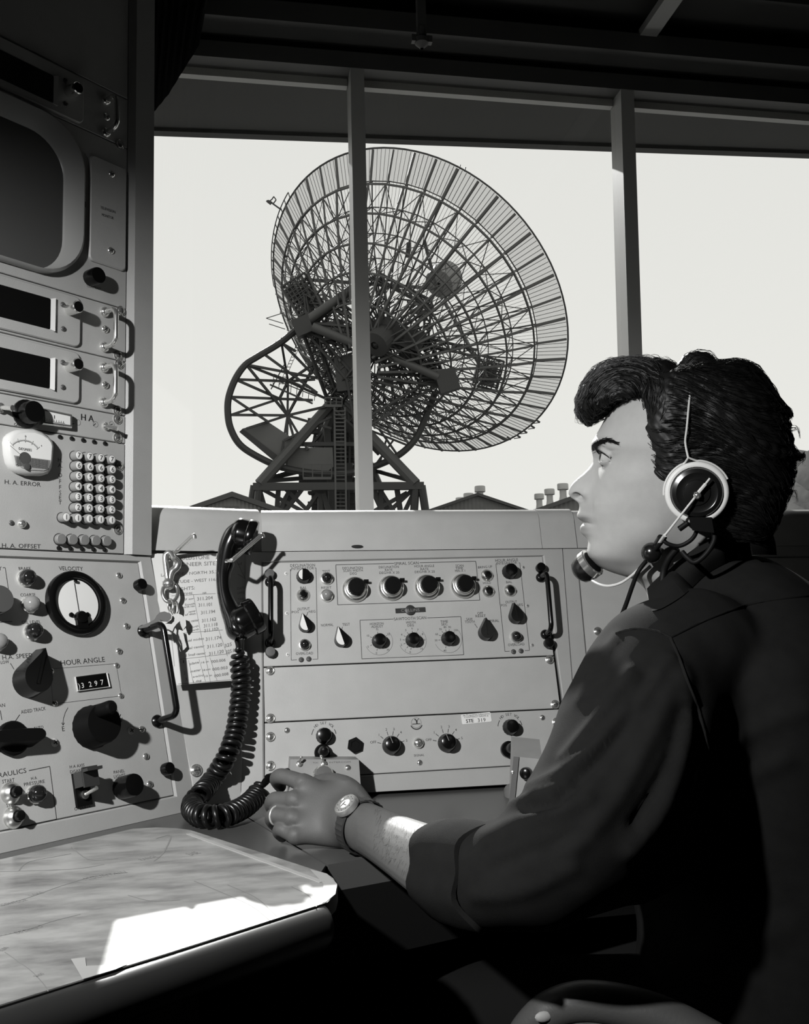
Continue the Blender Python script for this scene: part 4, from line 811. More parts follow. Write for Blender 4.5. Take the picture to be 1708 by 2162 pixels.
def ptext(st, x0, y0, x1, y1, hp):
    V, Fc, w = text_mesh(st); P = []
    for vx, vy, _ in V:
        t = vx/w; X = x0+(x1-x0)*t-vy/CAPH*hp*(y0-y1)/max(1, abs(x1-x0))*-1*.0; Y = y0+(y1-y0)*t-vy/CAPH*hp; q = onmesh(BV, X, Y)
        if q is None: return
        P.append(q)
    l2.add(P, Fc)
def pline(a, b, w=.0005):
    P = [onmesh(BV, a[0]+(b[0]-a[0])*t, a[1]+(b[1]-a[1])*t, .0004) for t in np.linspace(0, 1, 8)]; P = [p for p in P if p is not None]
    if len(P) > 1: l2.tube(P, w*.6, 4, caps=False)
for r in (('GOLDSTONE', 374, 1182, 442, 1180, 8), ('PIONEER SITE', 372, 1196, 455, 1193, 8), ('LATITUDE - NORTH 35.389', 340, 1217, 470, 1209, 6), ('LONGITUDE - WEST 116.848', 343, 1233, 472, 1225, 6), ('HEIGHTS:', 362, 1249, 411, 1244, 7), ('TIME', 386, 1256, 406, 1254, 4), ('HA', 428, 1254, 436, 1253, 4),
          ('311.204', 416, 1268, 449, 1265, 7), ('311.101', 419, 1281, 447, 1279, 7), ('311.194', 424, 1297, 454, 1294, 7), ('311.162', 426, 1314, 456, 1310, 7), ('311.118', 430, 1325, 459, 1321, 7), ('311.102', 431, 1335, 460, 1331, 7), ('311.174', 434, 1353, 467, 1349, 7), ('311.120', 437, 1369, 469, 1364, 7), ('311.120', 441, 1384, 472, 1378, 7), ('325', 474, 1367, 489, 1363, 7), ('325.8', 477, 1380, 495, 1376, 7),
          ('7 cm', 390, 1268, 410, 1265, 4), ('South', 390, 1279, 411, 1276, 4), ('north rim', 385, 1284, 411, 1281, 4), ('center', 398, 1294, 413, 1291, 4), ('of dish', 390, 1300, 413, 1297, 4), ('disc center', 392, 1315, 420, 1311, 5), ('north', 400, 1327, 419, 1323, 4), ('el north', 395, 1334, 420, 1330, 4), ('Dual nodes', 388, 1356, 430, 1350, 5), ('Dual center', 390, 1372, 432, 1366, 5), ('2 Small center', 391, 1386, 434, 1381, 5),
          ('000.006', 446, 1400, 476, 1396, 6), ('000.003', 448, 1416, 480, 1412, 6), ('000.008', 452, 1430, 482, 1425, 6), ('000.000', 456, 1441, 488, 1437, 4), ('plate', 400, 1404, 420, 1400, 5), ('meter', 402, 1420, 424, 1416, 5), ('solid', 407, 1431, 430, 1427, 4), ('1 deg', 408, 1441, 425, 1438, 4), ('16 m', 425, 1401, 440, 1398, 4), ('18 mm', 428, 1417, 444, 1414, 4), ('10 m', 432, 1430, 447, 1427, 4), ('1', 386, 1400, 389, 1400, 6), ('2', 388, 1424, 391, 1424, 6), ('3', 391, 1437, 395, 1437, 6),
          ('el', 503, 1193, 510, 1192, 5), ('DATA', 501, 1245, 520, 1243, 5), ('OFFSET', 501, 1255, 521, 1253, 5), ('TABLE', 502, 1268, 520, 1266, 5), ('NOTES', 502, 1276, 520, 1274, 5)): ptext(*r)
for a, b in (((362, 1258), (455, 1253)), ((372, 1338), (470, 1330)), ((380, 1392), (485, 1380)), ((408, 1256), (444, 1440)), ((376, 1444), (490, 1435)), ((420, 1392), (434, 1440)), ((398, 1394), (408, 1442)), ((443, 1388), (458, 1437)), ((460, 1325), (480, 1385)), ((502, 1212), (518, 1222)), ((518, 1222), (500, 1185)), ((345, 1180), (372, 1444))): pline(a, b)
l2.build('handwriting', mat('pencil_faint', .22, .8), tp, smooth=0, fixn=False)
# two chrome cradle hooks
fh = FF.shift(.0055)
def hook(bx_, by_, tx, ty, hh, label):
    a = FF.px(bx_, by_); tip = FF.px(tx, ty, hh); d = nz(tip-a); m = MB(); P = [a-FF.N*.0, a+d*.012*.2+FF.N*.004]; P = [a, a+FF.N*.008+(tip-a)*.05, a+(tip-a)*.35+FF.N*.006, a+(tip-a)*.75+FF.N*.001, tip-d*.004, tip+A3(0, 0, -.001)+d*.001, tip+A3(0, 0, -.006)+d*.0015]
    m.tube(curve(P, 36), .0036, 12); m.lathe([(.008, 0), (.008, .0015), (.006, .003), (.0035, .0035)], 20, X=FF.X(*FF.uv(bx_, by_), .0035)); return tag(m.build('cradle_hook', CHROME, smooth=60), label, 'hook', 'chrome hooks on the corner panel')
hook(357, 1179, 409, 1130, .062, 'chrome hook holding the bunch of keys'); hk = [FF.px(462, 1184, .0035), FF.px(470, 1184, .03), FF.px(486, 1184, .080), FF.px(496, 1178, .088), FF.px(525, 1153, .090), FF.px(550, 1132, .091), FF.px(554, 1131, .0905), FF.px(555, 1136, .090)]
m = MB(); m.tube(curve(hk, 40), .0034, 12); m.lathe([(.008, 0), (.008, .0015), (.006, .003), (.0035, .0035)], 20, X=FF.X(*FF.uv(462, 1184), .0035)); tag(m.build('cradle_hook', CHROME, smooth=60), 'chrome hook carrying the black telephone handset', 'hook', 'chrome hooks on the corner panel')
# keys on a snap hook
tkey = thing('key_bunch', 'bunch of keys on a chrome snap hook beside the paper table', 'keys', FF.px(365, 1250, .02))
def fp_(x, y, h): return FF.px(x, y, h)
m = MB(); P = [fp_(368, 1180, .030), fp_(360, 1168, .024), fp_(351, 1170, .020), fp_(349, 1181, .018), fp_(351, 1200, .018), fp_(354, 1222, .018)]; m.tube(curve(P, 30), [.0045]*len(curve(P, 30)), 12)
P = [fp_(368, 1178, .030), fp_(376, 1187, .026), fp_(373, 1198, .022), fp_(364, 1206, .019), fp_(360, 1216, .018), fp_(359, 1226, .018)]; c_ = curve(P, 30); m.tube(c_, np.interp(np.linspace(0, 1, len(c_)), [0, .3, .6, 1], [.004, .0055, .006, .005]), 12)
p = fp_(356, 1233, .018); m.ball(p, .0095); SNAP = mat('snap_chrome', .5, .25, metal=.85)
m.build('snap_hook', SNAP, tkey, smooth=60)
m = MB(); P = [fp_(345, 1240, .018), fp_(343, 1252, .020), fp_(348, 1266, .022), fp_(357, 1271, .024), fp_(368, 1268, .024), fp_(375, 1256, .022), fp_(374, 1242, .019), fp_(366, 1231, .017)]; m.tube(curve(P, 40), .0028, 10); m.build('swivel_ring', SNAP, tkey, smooth=60)
m = MB(); P = [fp_(360+9*math.cos(t)*.62, 1278+13*math.sin(t), .024+.006*math.cos(t)) for t in np.linspace(0, 2*math.pi, 24, endpoint=False)]; m.tube(P, .0014, 8, closed=True); P = [fp_(370+5*math.cos(t), 1284+14*math.sin(t), .020+.004*math.cos(t)) for t in np.linspace(0, 2*math.pi, 24, endpoint=False)]; m.tube(P, .002, 8, closed=True); m.build('key_ring', CHROME, tkey, smooth=60)
def key(pts, h, thick, name, mats, hs=None):
    m = MB(); n = len(pts); hs = hs or [h]*n; A = [fp_(x, y, q) for (x, y), q in zip(pts, hs)]; B = [a+FF.N*thick for a in A]
    m.add(A+B, [tuple(range(n))[::-1], tuple(range(n, 2*n))]+[(i, (i+1) % n, n+(i+1) % n, n+i) for i in range(n)]); return m.build(name, mats, tkey, smooth=20)
BRASS = mat('key_brass', .5, .3, metal=1); NICK = mat('key_nickel', .8, .3, metal=.2, bump=.2, bscale=300)
key([(358, 1296), (361, 1300), (360, 1307), (354, 1313), (344, 1312), (337, 1310), (326, 1317), (310, 1325), (294, 1328), (293, 1324), (312, 1316), (325, 1309), (330, 1300), (336, 1294), (346, 1292)], .036, .003, 'key', [mat('key_dull', .22, .35, metal=.3)])
key([(364, 1299), (375, 1296), (384, 1300), (391, 1310), (392, 1322), (386, 1330), (382, 1322), (379, 1312), (372, 1318), (366, 1326), (362, 1336), (354, 1331), (346, 1322), (341, 1318), (352, 1316), (361, 1309)], .028, .0025, 'key', [NICK])
key([(362, 1336), (369, 1326), (372, 1332), (371, 1342), (373, 1352), (368, 1358), (363, 1350)], .025, .0025, 'key', [NICK])
key([(377, 1330), (385, 1333), (389, 1352), (393, 1366), (388, 1372), (381, 1376), (378, 1370), (381, 1362), (377, 1354), (379, 1345), (375, 1338)], .020, .0025, 'key', [NICK])
# telephone handset
tt = thing('telephone_handset', 'black telephone handset hanging on a hook with its coiled cord', 'telephone', FF.px(495, 1230, .04))
HB = mat('phone_bakelite', .004, .16, spec=.5, coat=.15)
hN = .050; hf = FF.shift(hN); fx = nz(FF.U*.93+FF.N*.36); upv = nz(FF.px(499, 1110, hN)-FF.px(484, 1330, hN)); upv = nz(FF.px(492, 1110, hN)-FF.px(492, 1340, hN)); sidev = nz(np.cross(fx, upv))
def HP(x, y, w=0): return hit(x, y, FF.w(0, 0, hN)+0*upv, np.cross(fx, upv))+sidev*w
H0 = FF.px(490, 1230, hN)
def HQ(x, y, w=0): return hit(x, y, H0, sidev)+sidev*w
m = MB(); G = []     # handle: elliptical sections along a bowed spine
SP = [((497, 1103), (520, 1125), .020), ((478, 1118), (505, 1150), .020), ((466, 1140), (497, 1170), .0165), ((459, 1170), (495, 1192), .0145), ((456, 1215), (487, 1217), .0135), ((458, 1250), (488, 1248), .0135), ((465, 1288), (500, 1276), .0150), ((473, 1316), (512, 1292), .0185), ((480, 1342), (522, 1312), .020), ((496, 1352), (528, 1325), .019)]
for a, b, w in SP:
    A = HQ(*a); B = HQ(*b); c = (A+B)/2; ax = (A-B)/2; G.append([c+ax*math.copysign(abs(math.cos(t))**.85, math.cos(t))+sidev*w*math.copysign(abs(math.sin(t))**.85, math.sin(t)) for t in np.linspace(0, 2*math.pi, 20, endpoint=False)])
Gs = []
for j in range(20):
    Gs.append(curve([g[j] for g in G], 60))
Gs = np.array(Gs).transpose(1, 0, 2); m.grid(Gs, 0, closev=True); k = 20; m.add(Gs[0], [tuple(range(k))]); m.add(Gs[-1], [tuple(range(k))[::-1]]); m.build('handle', HB, tt, smooth=70)
def cup(base, ext, r0, r1, ln, name, tilt):
    a = HQ(*base); d = nz(HQ(*ext)-a); X = np.eye(4); x = sidev; y = np.cross(d, x); X[:3, 0], X[:3, 1], X[:3, 2], X[:3, 3] = x, y, d, a
    MB().lathe([(r0*.45, -ln*.55), (r0*.8, -ln*.42), (r0*.97, -ln*.2), (r0, 0), (r0, ln*.42), (r0*1.03, ln*.44), (r1, ln*.5), (r1, ln*.9), (r1*.94, ln), (r1*.7, ln*1.03), (.001, ln*.97)], 40, X=X).build(name, HB, tt, smooth=40)
cup((505, 1128), (535, 1136), .0265, .0285, .026, 'earpiece', 0); cup((508, 1316), (530, 1304), .0265, .0290, .030, 'mouthpiece', 0)
# coiled cord
cl = [FF.px(500, 1352, .045), FF.px(503, 1364, .042), FF.px(505, 1395, .034), FF.px(509, 1440, .030), FF.px(505, 1490, .028), FF.px(497, 1545, .030), FF.px(478, 1598, .034)]
cl += [hz(448, 1647, DZ+.030)*.4+FF.px(448, 1647, .045)*.6, hz(424, 1676, DZ+.030), hz(408, 1694, DZ+.0185), hz(408, 1712, DZ+.0165), hz(432, 1723, DZ+.0165), hz(472, 1722, DZ+.0165), hz(512, 1706, DZ+.018), hz(538, 1684, DZ+.024), hz(556, 1656, DZ+.040)]
c_ = np.array(curve(cl, 400)); seg = np.r_[0, np.cumsum(np.linalg.norm(np.diff(c_, axis=0), axis=1))]; Lc = seg[-1]; ss = np.linspace(0, Lc, 1500); c_ = np.stack([np.interp(ss, seg, c_[:, i]) for i in range(3)], 1)
T = np.gradient(c_, axis=0); T /= np.linalg.norm(T, axis=1)[:, None]; a = nz(np.cross(T[0], (0, 1, 0))); P = []; ph = 0
for i in range(len(c_)):
    a = nz(a-T[i]*a.dot(T[i])); b = np.cross(T[i], a); ph = 2*math.pi*ss[i]/.0101; r = .0118*min(1, max(0, (ss[i]-.012)/.018))*min(1, max(.0, (Lc-ss[i])/.006)); P.append(c_[i]+r*(math.cos(ph)*a+math.sin(ph)*b))
P = np.array(P)[::1]; MB().tube(P, .0041, 8).build('coil_cord', mat('cord_rubber', .006, .32), tt, smooth=70)
m = MB(); e = hz(556, 1656, DZ+.040); f_ = hz(566, 1644, DZ+.050); m.tube([e, (e+f_)/2, f_, f_+A3(.03, .05, .0)], [.0045, .0055, .0065, .006], 12); m.build('cord_strain_relief', BLACKM, tt, smooth=60)
# ================================================================== CONTROL BOXES ON THE DESK
t1 = thing('control_box', 'small grey box with two toggle switches, under the hand', 'control box', hz(690, 1700, DZ))
A_ = hz(604, 1672, DZ); B_ = hz(754, 1664, DZ)
vd = nz(A3(0, -1, 0)); xd = nz(A3(B_[0]-A_[0], B_[1]-A_[1], 0)); yd = A3(-xd[1], xd[0], 0)
pl = nz(yd*.45+A3(0, 0, 1)*.89)     # face leans back
FB = Frame((0, 0, 0), 0, 0); FB.U = xd; FB.V = pl; FB.N = np.cross(xd, pl); base = hz(757, 1700, DZ)+A3(0, 0, .004); FB.O = base
TR_ = FB.uv(758, 1603); TL_ = FB.uv(613, 1602.5); BL_ = (TL_[0]-.006, .0); BR_ = (TR_[0], 0.)
q = [BL_, BR_, TR_, TL_]; m = plate(FB, q, -.002, 0, .0006); bk = [FB.w(*p)+yd*d for p, d in zip(q, (.10, .10, .075, .075))]; bk = [A3(p[0], p[1], z) for p, z in zip(bk, (base[2], base[2], FB.w(*TR_)[2]-.004, FB.w(*TL_)[2]-.004))]
m.hexa([FB.w(*q[0], -.002), FB.w(*q[1], -.002), bk[1], bk[0]], [FB.w(*q[3], -.002), FB.w(*q[2], -.002), bk[2], bk[3]]); m.build('case', mat('box_grey', .26, .45, noise=.08, nscale=30), t1, smooth=20)
def toggle(fr_, x, y, tx, ty, parent, hh=.012):
    p = fr_.px(x, y); q2 = fr_.px(tx, ty, hh); m = MB(); m.lathe([(.0048, 0), (.0048, .002), (.0036, .0025), (.003, .005), (.001, .0055)], 14, X=fr_.X(*fr_.uv(x, y), 0)); m.tube([p+fr_.N*.004, q2], [.0014, .0021], 10); m.ball(q2, .0022, 0, 10); return m.build('toggle_switch', CHROME, parent)
toggle(FB, 632, 1613, 636, 1599, t1); toggle(FB, 684, 1613, 678, 1597, t1)
L('dome_small', lambda: MB().lathe([(.005, 0), (.0045, .002), (.002, .0035), (.0005, .0037)], 14), [CHROME]); put(FB, 'dome_small', 'small_screw', 734, 1621, t1, .9)
m = MB().lathe([(.017, 0), (.017, .003), (.0145, .005), (.0145, .012), (.012, .015), (.001, .0152)], 12, X=FB.X(*FB.uv(683, 1640), 0)); m.build('fluted_knob', CHROME, t1)
K = Ink(FB, .0004); K.t('TX  RX  INTERCOM', 660, 1612, 740, 1610, 3); K.done('lettering', t1, [mat('faint_ink', .12, .6), WHITEINK])
t2 = thing('control_box', 'small sloped grey box with a black button by the right arm', 'control box', hz(1100, 1680, DZ))
bz_ = DZ+.001; c0 = hz(1068, 1660, bz_); c1 = c0+A3(.062, .012, 0)
f = lambda x, y, dd: D(x, y, dd)
d0 = 1.36; A = {k: f(x, y, d) for k, (x, y, d) in dict(a=(1079, 1555, 1.425), b=(1139, 1561, 1.41), c=(1145, 1603, 1.345), d=(1085, 1597, 1.36), e=(1066, 1613, 1.40), g=(1071, 1655, 1.355), h=(1135, 1660, 1.34), i=(1150, 1625, 1.38)).items()}
m = MB(); V = [A['a'], A['b'], A['c'], A['d']]; lowz = DZ+.001
bt = [A3(p[0], p[1]+.01, lowz) for p in (A['a'], A['b'], A['c']+A3(-.004, -.01, 0), A['d']+A3(-.010, -.01, 0))]
m.hexa(bt, V); bb_ = m.build('case', mat('box_grey', .26, .45), t2, smooth=20)
fn = nz(np.cross(A['c']-A['d'], A['d']-bt[3])); fn = fn if fn.dot(CAM-A['d']) > 0 else -fn
m = MB(); p0, p1 = A['d']+fn*.0008, bt[3]+fn*.0008; sx = nz(A['c']-A['d'])*.008; m.add([p0, p0+sx, p1+sx, p1, p0+fn*.0015, p0+sx+fn*.0015, p1+sx+fn*.0015, p1+fn*.0015], [(0, 1, 2, 3), (7, 6, 5, 4), (0, 4, 5, 1), (1, 5, 6, 2), (2, 6, 7, 3), (3, 7, 4, 0)]); m.build('front_flange', mat('flange_dark', .07, .5), t2, smooth=0)
c = hit(1112, 1632, A['d'], fn); X = np.eye(4); x = nz(A['c']-A['d']); X[:3, 0] = x; X[:3, 1] = np.cross(fn, x); X[:3, 2] = fn; X[:3, 3] = c
MB().lathe([(.0085, 0), (.0085, .008), (.0078, .0105), (.005, .012), (.001, .0122)], 24, X=X).build('push_button', BLACK, t2)
c = hit(1083, 1630, A['d'], fn)+fn*.0023; X = X.copy(); X[:3, 3] = c; MB().lathe([(.0028, 0), (.002, .002), (.0005, .0025)], 12, X=X).build('small_screw', CHROME, t2)
# ================================================================== RADIO TELESCOPE
STEEL = mat('antenna_steel', .07, .55, noise=.1, nscale=.3); STEELD = mat('antenna_steel_dark', .035, .6); PLATE = mat('antenna_plate', .12, .7, noise=.1, nscale=.6)
def meshmat(name, v, a):
    m = bpy.data.materials.new(name); m.use_nodes = True; nt = m.node_tree; nt.nodes.clear(); o = nt.nodes.new('ShaderNodeOutputMaterial'); mx = nt.nodes.new('ShaderNodeMixShader'); t = nt.nodes.new('ShaderNodeBsdfTransparent'); d = nt.nodes.new('ShaderNodeBsdfDiffuse')
    d.inputs['Color'].default_value = (v, v, v, 1); mx.inputs[0].default_value = a; nt.links.new(t.outputs[0], mx.inputs[1]); nt.links.new(d.outputs[0], mx.inputs[2]); nt.links.new(mx.outputs[0], o.inputs[0]); return m
MESHO = meshmat('perforated_panel', .25, .38); MESHI = meshmat('expanded_mesh', .25, .11)
DD = 75.; C0 = D(869, 663.5, DD); ax = nz(R@np.array([.4615, .596, -.657])); Rd = 12.92; dep = .2975*Rd
e1 = nz(np.cross(ax, (0, 0, 1))); e2 = np.cross(e1, ax)
def par(r, a, back=0): return C0+e1*(r*math.cos(a))+e2*(r*math.sin(a))+ax*(dep*(r/Rd)**2-dep-back)
ta = thing('radio_telescope', 'huge wire dish radio antenna on a lattice steel tower outside the window', 'radio telescope', D(715, 1100, 72)*A3(1, 1, 0)+A3(0, 0, -.5))
NR = 48; RINGS = [.12*Rd, .33*Rd, .47*Rd, .60*Rd, .73*Rd, .855*Rd, Rd]; BACK = [4.6, 3.3, 2.5, 1.85, 1.25, .65, .05]
bk = lambda r: float(np.interp(r, RINGS, BACK))
# reflector panels
m = MB(); na = NR*2
for k in range(1, len(RINGS)-1):
    rr = np.linspace(RINGS[k], RINGS[k+1], 4); G = [[par(r, 2*math.pi*j/na) for j in range(na)] for r in rr]; m.grid(G, 1 if k < 5 else 0, closev=True)
G = [[par(r, 2*math.pi*j/na) for j in range(na)] for r in np.linspace(RINGS[0], RINGS[1], 4)]; m.grid(G, 1, closev=True)
m.build('reflector', [MESHO, MESHI], ta, smooth=60)
m = MB()
for j in range(NR):
    for s in (1, 2, 3, 4):
        a = 2*math.pi*(j+s/5)/NR
        for k in range(1, len(RINGS)-1):
            if k < 3 and s in (1, 4): continue
            m.strut(par(RINGS[k], a, .03), par(RINGS[k+1], a, .03), .030 if k == 5 else .019)
m.build('panel_stringers', STEELD, ta, smooth=0)
for j in range(NR):
    a = 2*math.pi*j/NR; m = MB()
    for k in range(len(RINGS)-1):
        if k == 0 and j % 2: continue
        w = .17 if j % 2 == 0 else .13
        r0, r1 = RINGS[k], RINGS[k+1]
        if k < 5: m.strut(par(r0, a, bk(r0)), par(r1, a, bk(r1)), w); m.strut(par(r0, a, .1), par(r1, a, .1), w*.55)
        else: m.strut(par(r0, a, .35), par(r1, a, .1), w*1.05)
        if k < 5: m.strut(par(r1, a, .1), par(r1, a, bk(r1)), .06)
        if 0 < k < 5: m.strut(par(r0, a, .1), par(r1, a, bk(r1)), .05)
    m.build('rib', STEEL, ta, smooth=0)
for k in range(1, 6):
    r = RINGS[k]; m = MB()
    for j in range(NR):
        a0, a1 = 2*math.pi*j/NR, 2*math.pi*(j+1)/NR; b = bk(r)
        m.strut(par(r, a0, b), par(r, a1, b), .13); m.strut(par(r, a0, .12), par(r, a1, .12), .07)
        if k < 5: m.strut(par(r, a0, b if j % 2 else .12), par(r, a1, .12 if j % 2 else b), .05)
        if k < 5 and j % 2 == 0:
            r2 = RINGS[k+1]; m.strut(par(r, a0, b), par(r2, a1, bk(r2)), .05); m.strut(par(r, a1 + (a1-a0), b), par(r2, a1, bk(r2)), .05)
    m.build('ring_truss', STEEL, ta, smooth=0)
m = MB(); P = [par(Rd+.06, 2*math.pi*j/96, .0) for j in range(96)]; m.tube(P, .07, 6, closed=True)
P = [par(Rd+.42, t, -.1) for t in np.linspace(1.75*math.pi-.0, 3.35*math.pi-1.2, 60)]
m.build('rim', STEELD, ta)
# walkway rail along the left rim edge
m = MB(); vv = [math.atan2(np.dot(D(x, y, DD)-C0, e2), np.dot(D(x, y, DD)-C0, e1)) for x, y in ((640, 400), (590, 690))]
A0, A1 = vv; A1 = A1 if abs(A1-A0) < math.pi else A1+2*math.pi*(1 if A0 > 0 else -1)
P = [par(Rd+.5, t, -.1) for t in np.linspace(A0, A1, 40)]; m.tube(P, .045, 5)
for t in np.linspace(A0, A1, 12): m.strut(par(Rd, t), par(Rd+.5, t, -.1), .06)
m.build('rim_rail', STEELD, ta)
# feed support and feed housings in front of the dish
m = MB(); fc = C0+ax*4.6
for a in (45, 135, 225, 315): m.strut(par(.62*Rd, math.radians(a)), fc, .22)
m.build('feed_support', STEEL, ta, smooth=0)
FEED = mat('feed_housing', .20, .6)
X = np.eye(4); X[:3, 0], X[:3, 1], X[:3, 2], X[:3, 3] = e1, e2, ax, D(937, 590, 79); MB().lathe([(.2, -1.0), (1.25, -.9), (1.35, 0), (1.35, .8), (.9, 1.2), (.01, 1.25)], 28, X=X).build('feed', FEED, ta)
X = X.copy(); X[:3, 3] = D(893, 648, 77); MB().lathe([(.1, -.4), (.85, -.3), (.85, .3), (.01, .35)], 28, X=X).build('subreflector', FEED, ta)
# hub and back structure: lattice between named nodes (pixel, pixel, distance)
N_ = {k: D(*v) for k, v in dict(hub=(815, 706, 68.6), lb=(648, 690, 70.5), rb=(930, 800, 70.5), apex=(706, 850, 72.5), ub=(800, 585, 71), dl=(640, 620, 72), mid=(742, 800, 70.5), r2=(898, 720, 69.5), lo=(760, 900, 71), r3=(1000, 745, 72), r4=(905, 640, 71), l2=(700, 640, 70)).items()}
def lattice(m, p, q, w, n, t=.12):
    p, q = np.array(p), np.array(q); d = nz(q-p); a = nz(np.cross(d, ray(850, 750))); b = np.cross(d, a); C4 = [a*w+b*w, -a*w+b*w, -a*w-b*w, a*w-b*w]
    for c in C4: m.strut(p+c, q+c, t)
    for i in range(n):
        s0, s1 = p+(q-p)*i/n, p+(q-p)*(i+1)/n
        for j in range(4):
            m.strut(s0+C4[j], s1+C4[(j+1) % 4], t*.5)
            m.strut(s1+C4[j], s1+C4[(j+1) % 4], t*.45)
for nm, ed in (('declination_frame', [('lb', 'hub', .30, 6), ('hub', 'rb', .32, 6), ('lb', 'rb', .40, 10), ('hub', 'ub', .30, 5), ('hub', 'mid', .35, 5), ('l2', 'hub', .25, 4), ('l2', 'lb', .25, 4), ('r2', 'rb', .3, 4), ('hub', 'r4', .25, 4), ('r2', 'r3', .25, 4), ('r4', 'r2', .2, 4), ('ub', 'r4', .25, 4), ('ub', 'l2', .2, 4)]), ('hour_angle_frame', [('lb', 'apex', .42, 9), ('mid', 'apex', .45, 5), ('rb', 'lo', .3, 6), ('mid', 'lo', .35, 5), ('lo', 'apex', .3, 4), ('rb', 'mid', .3, 7), ('lb', 'mid', .3, 5)])):
    m = MB()
    for p, q, w, n in ed: lattice(m, N_[p], N_[q], w, n, .16)
    m.build(nm, STEELD, ta, smooth=0)
m = MB(); rng = random.Random(3)
for i in range(260):   # secondary bracing filling the back structure
    a, b = rng.choice(list(N_.values())), rng.choice(list(N_.values())); p = a+(b-a)*rng.random(); c, d = rng.choice(list(N_.values())), rng.choice(list(N_.values())); q = c+(d-c)*rng.random()
    if np.linalg.norm(p-q) < 4.2: m.strut(p, q, .07+.05*rng.random())
m.build('secondary_bracing', STEELD, ta, smooth=0)
m = MB()
for j in range(24):
    a = 2*math.pi*j/24; m.strut(N_['hub'], par(RINGS[1], a, bk(RINGS[1])), .10); m.strut(N_['hub']-ax*1.6, par(RINGS[1], a+.06, bk(RINGS[1])), .08)
X = np.eye(4); X[:3, 0], X[:3, 1], X[:3, 2], X[:3, 3] = e1, e2, ax, N_['hub']; m.lathe([(.3, -1.7), (.95, -1.6), (.95, -.2), (1.3, 0), (1.3, .3), (.01, .4)], 20, X=X); m.build('hub', STEELD, ta, smooth=0)
m = MB(); m.tube([N_['lb'], N_['hub']+(N_['rb']-N_['hub'])*.02+(N_['lb']-N_['hub'])*.0, N_['rb']], .3, 12); m.tube([D(640, 683, 69.8), D(750, 606, 69.5)], .35, 12); m.tube([D(660, 690, 69), D(745, 724, 69)], .33, 12); m.tube([D(783, 735, 68.5), D(925, 796, 69)], .3, 12); m.build('declination_shaft', STEEL, ta)
def boxat(x, y, d, sx, sy, sz, name, mats, rx=0):
    p = D(x, y, d); m = MB(); X = np.eye(4); c, s = math.cos(rx), math.sin(rx); X[:3, 0] = R@np.array([c, s, 0]); X[:3, 1] = R@np.array([-s, c, 0]); X[:3, 2] = R@np.array([0, 0, 1.]); X[:3, 3] = p; m.box((0, 0, 0), (sx, sy, sz), 0, X); return m.build(name, mats, ta, smooth=0)
def cage(x, y, d, sx, sy, sz, name, rx, n=7, fill=.55):
    p = D(x, y, d); c, s = math.cos(rx), math.sin(rx); A = R@np.array([c, s, 0]); B = R@np.array([-s, c, 0]); Z_ = R@np.array([0, 0, 1.]); m = MB(); q = lambda a, b, e: p+A*sx*a/2+B*sy*b/2+Z_*sz*e/2
    for e in (-1, 1):
        for i in range(n+1):
            t = -1+2*i/n; m.strut(q(t, -1, e), q(t, 1, e), .13 if i % n == 0 else .08); m.strut(q(-1, t, e), q(1, t, e), .13 if i % n == 0 else .08)
        for i in range(n): t = -1+2*i/n; m.strut(q(t, -1, e), q(t+2/n, 1, -e), .07); m.strut(q(-1, t, e), q(1, t+2/n, e), .06)
    for a in (-1, 1):
        for b in (-1, 1): m.strut(q(a, b, -1), q(a, b, 1), .12)
    X = np.eye(4); X[:3, 0], X[:3, 1], X[:3, 2], X[:3, 3] = A, B, Z_, p; m.box((.05*sx, -.12*sy, 0), (sx*fill, sy*fill, sz*.6), 0, X); m.box((-.2*sx, .22*sy, .1), (sx*fill*.6, sy*.45, sz*.5), 0, X); return m.build(name, STEELD, ta, smooth=0)
cage(640, 628, 73, 2.1, 2.6, 2, 'drive_house', .55); cage(1030, 788, 74, 1.9, 2.1, 1.6, 'drive_house', -.25, 5, .5); boxat(862, 528, 72, .35, 1.05, .5, 'junction_box', STEELD, -.1)
boxat(868, 718, 69, 1.9, 1.5, 1.2, 'equipment_cabin', STEELD, -.35); boxat(944, 805, 69.5, 1.5, 1.6, 1.4, 'bearing_block', STEELD, .3); boxat(640, 690, 70, 1.3, 1.3, 1.2, 'bearing_block', STEELD, .4)
boxat(706, 700, 70.5, 1.6, 1.3, 1.4, 'bearing_block', STEELD, .2); boxat(735, 790, 71, 1.8, 2.6, 1.5, 'equipment_cabin', STEELD, .1)
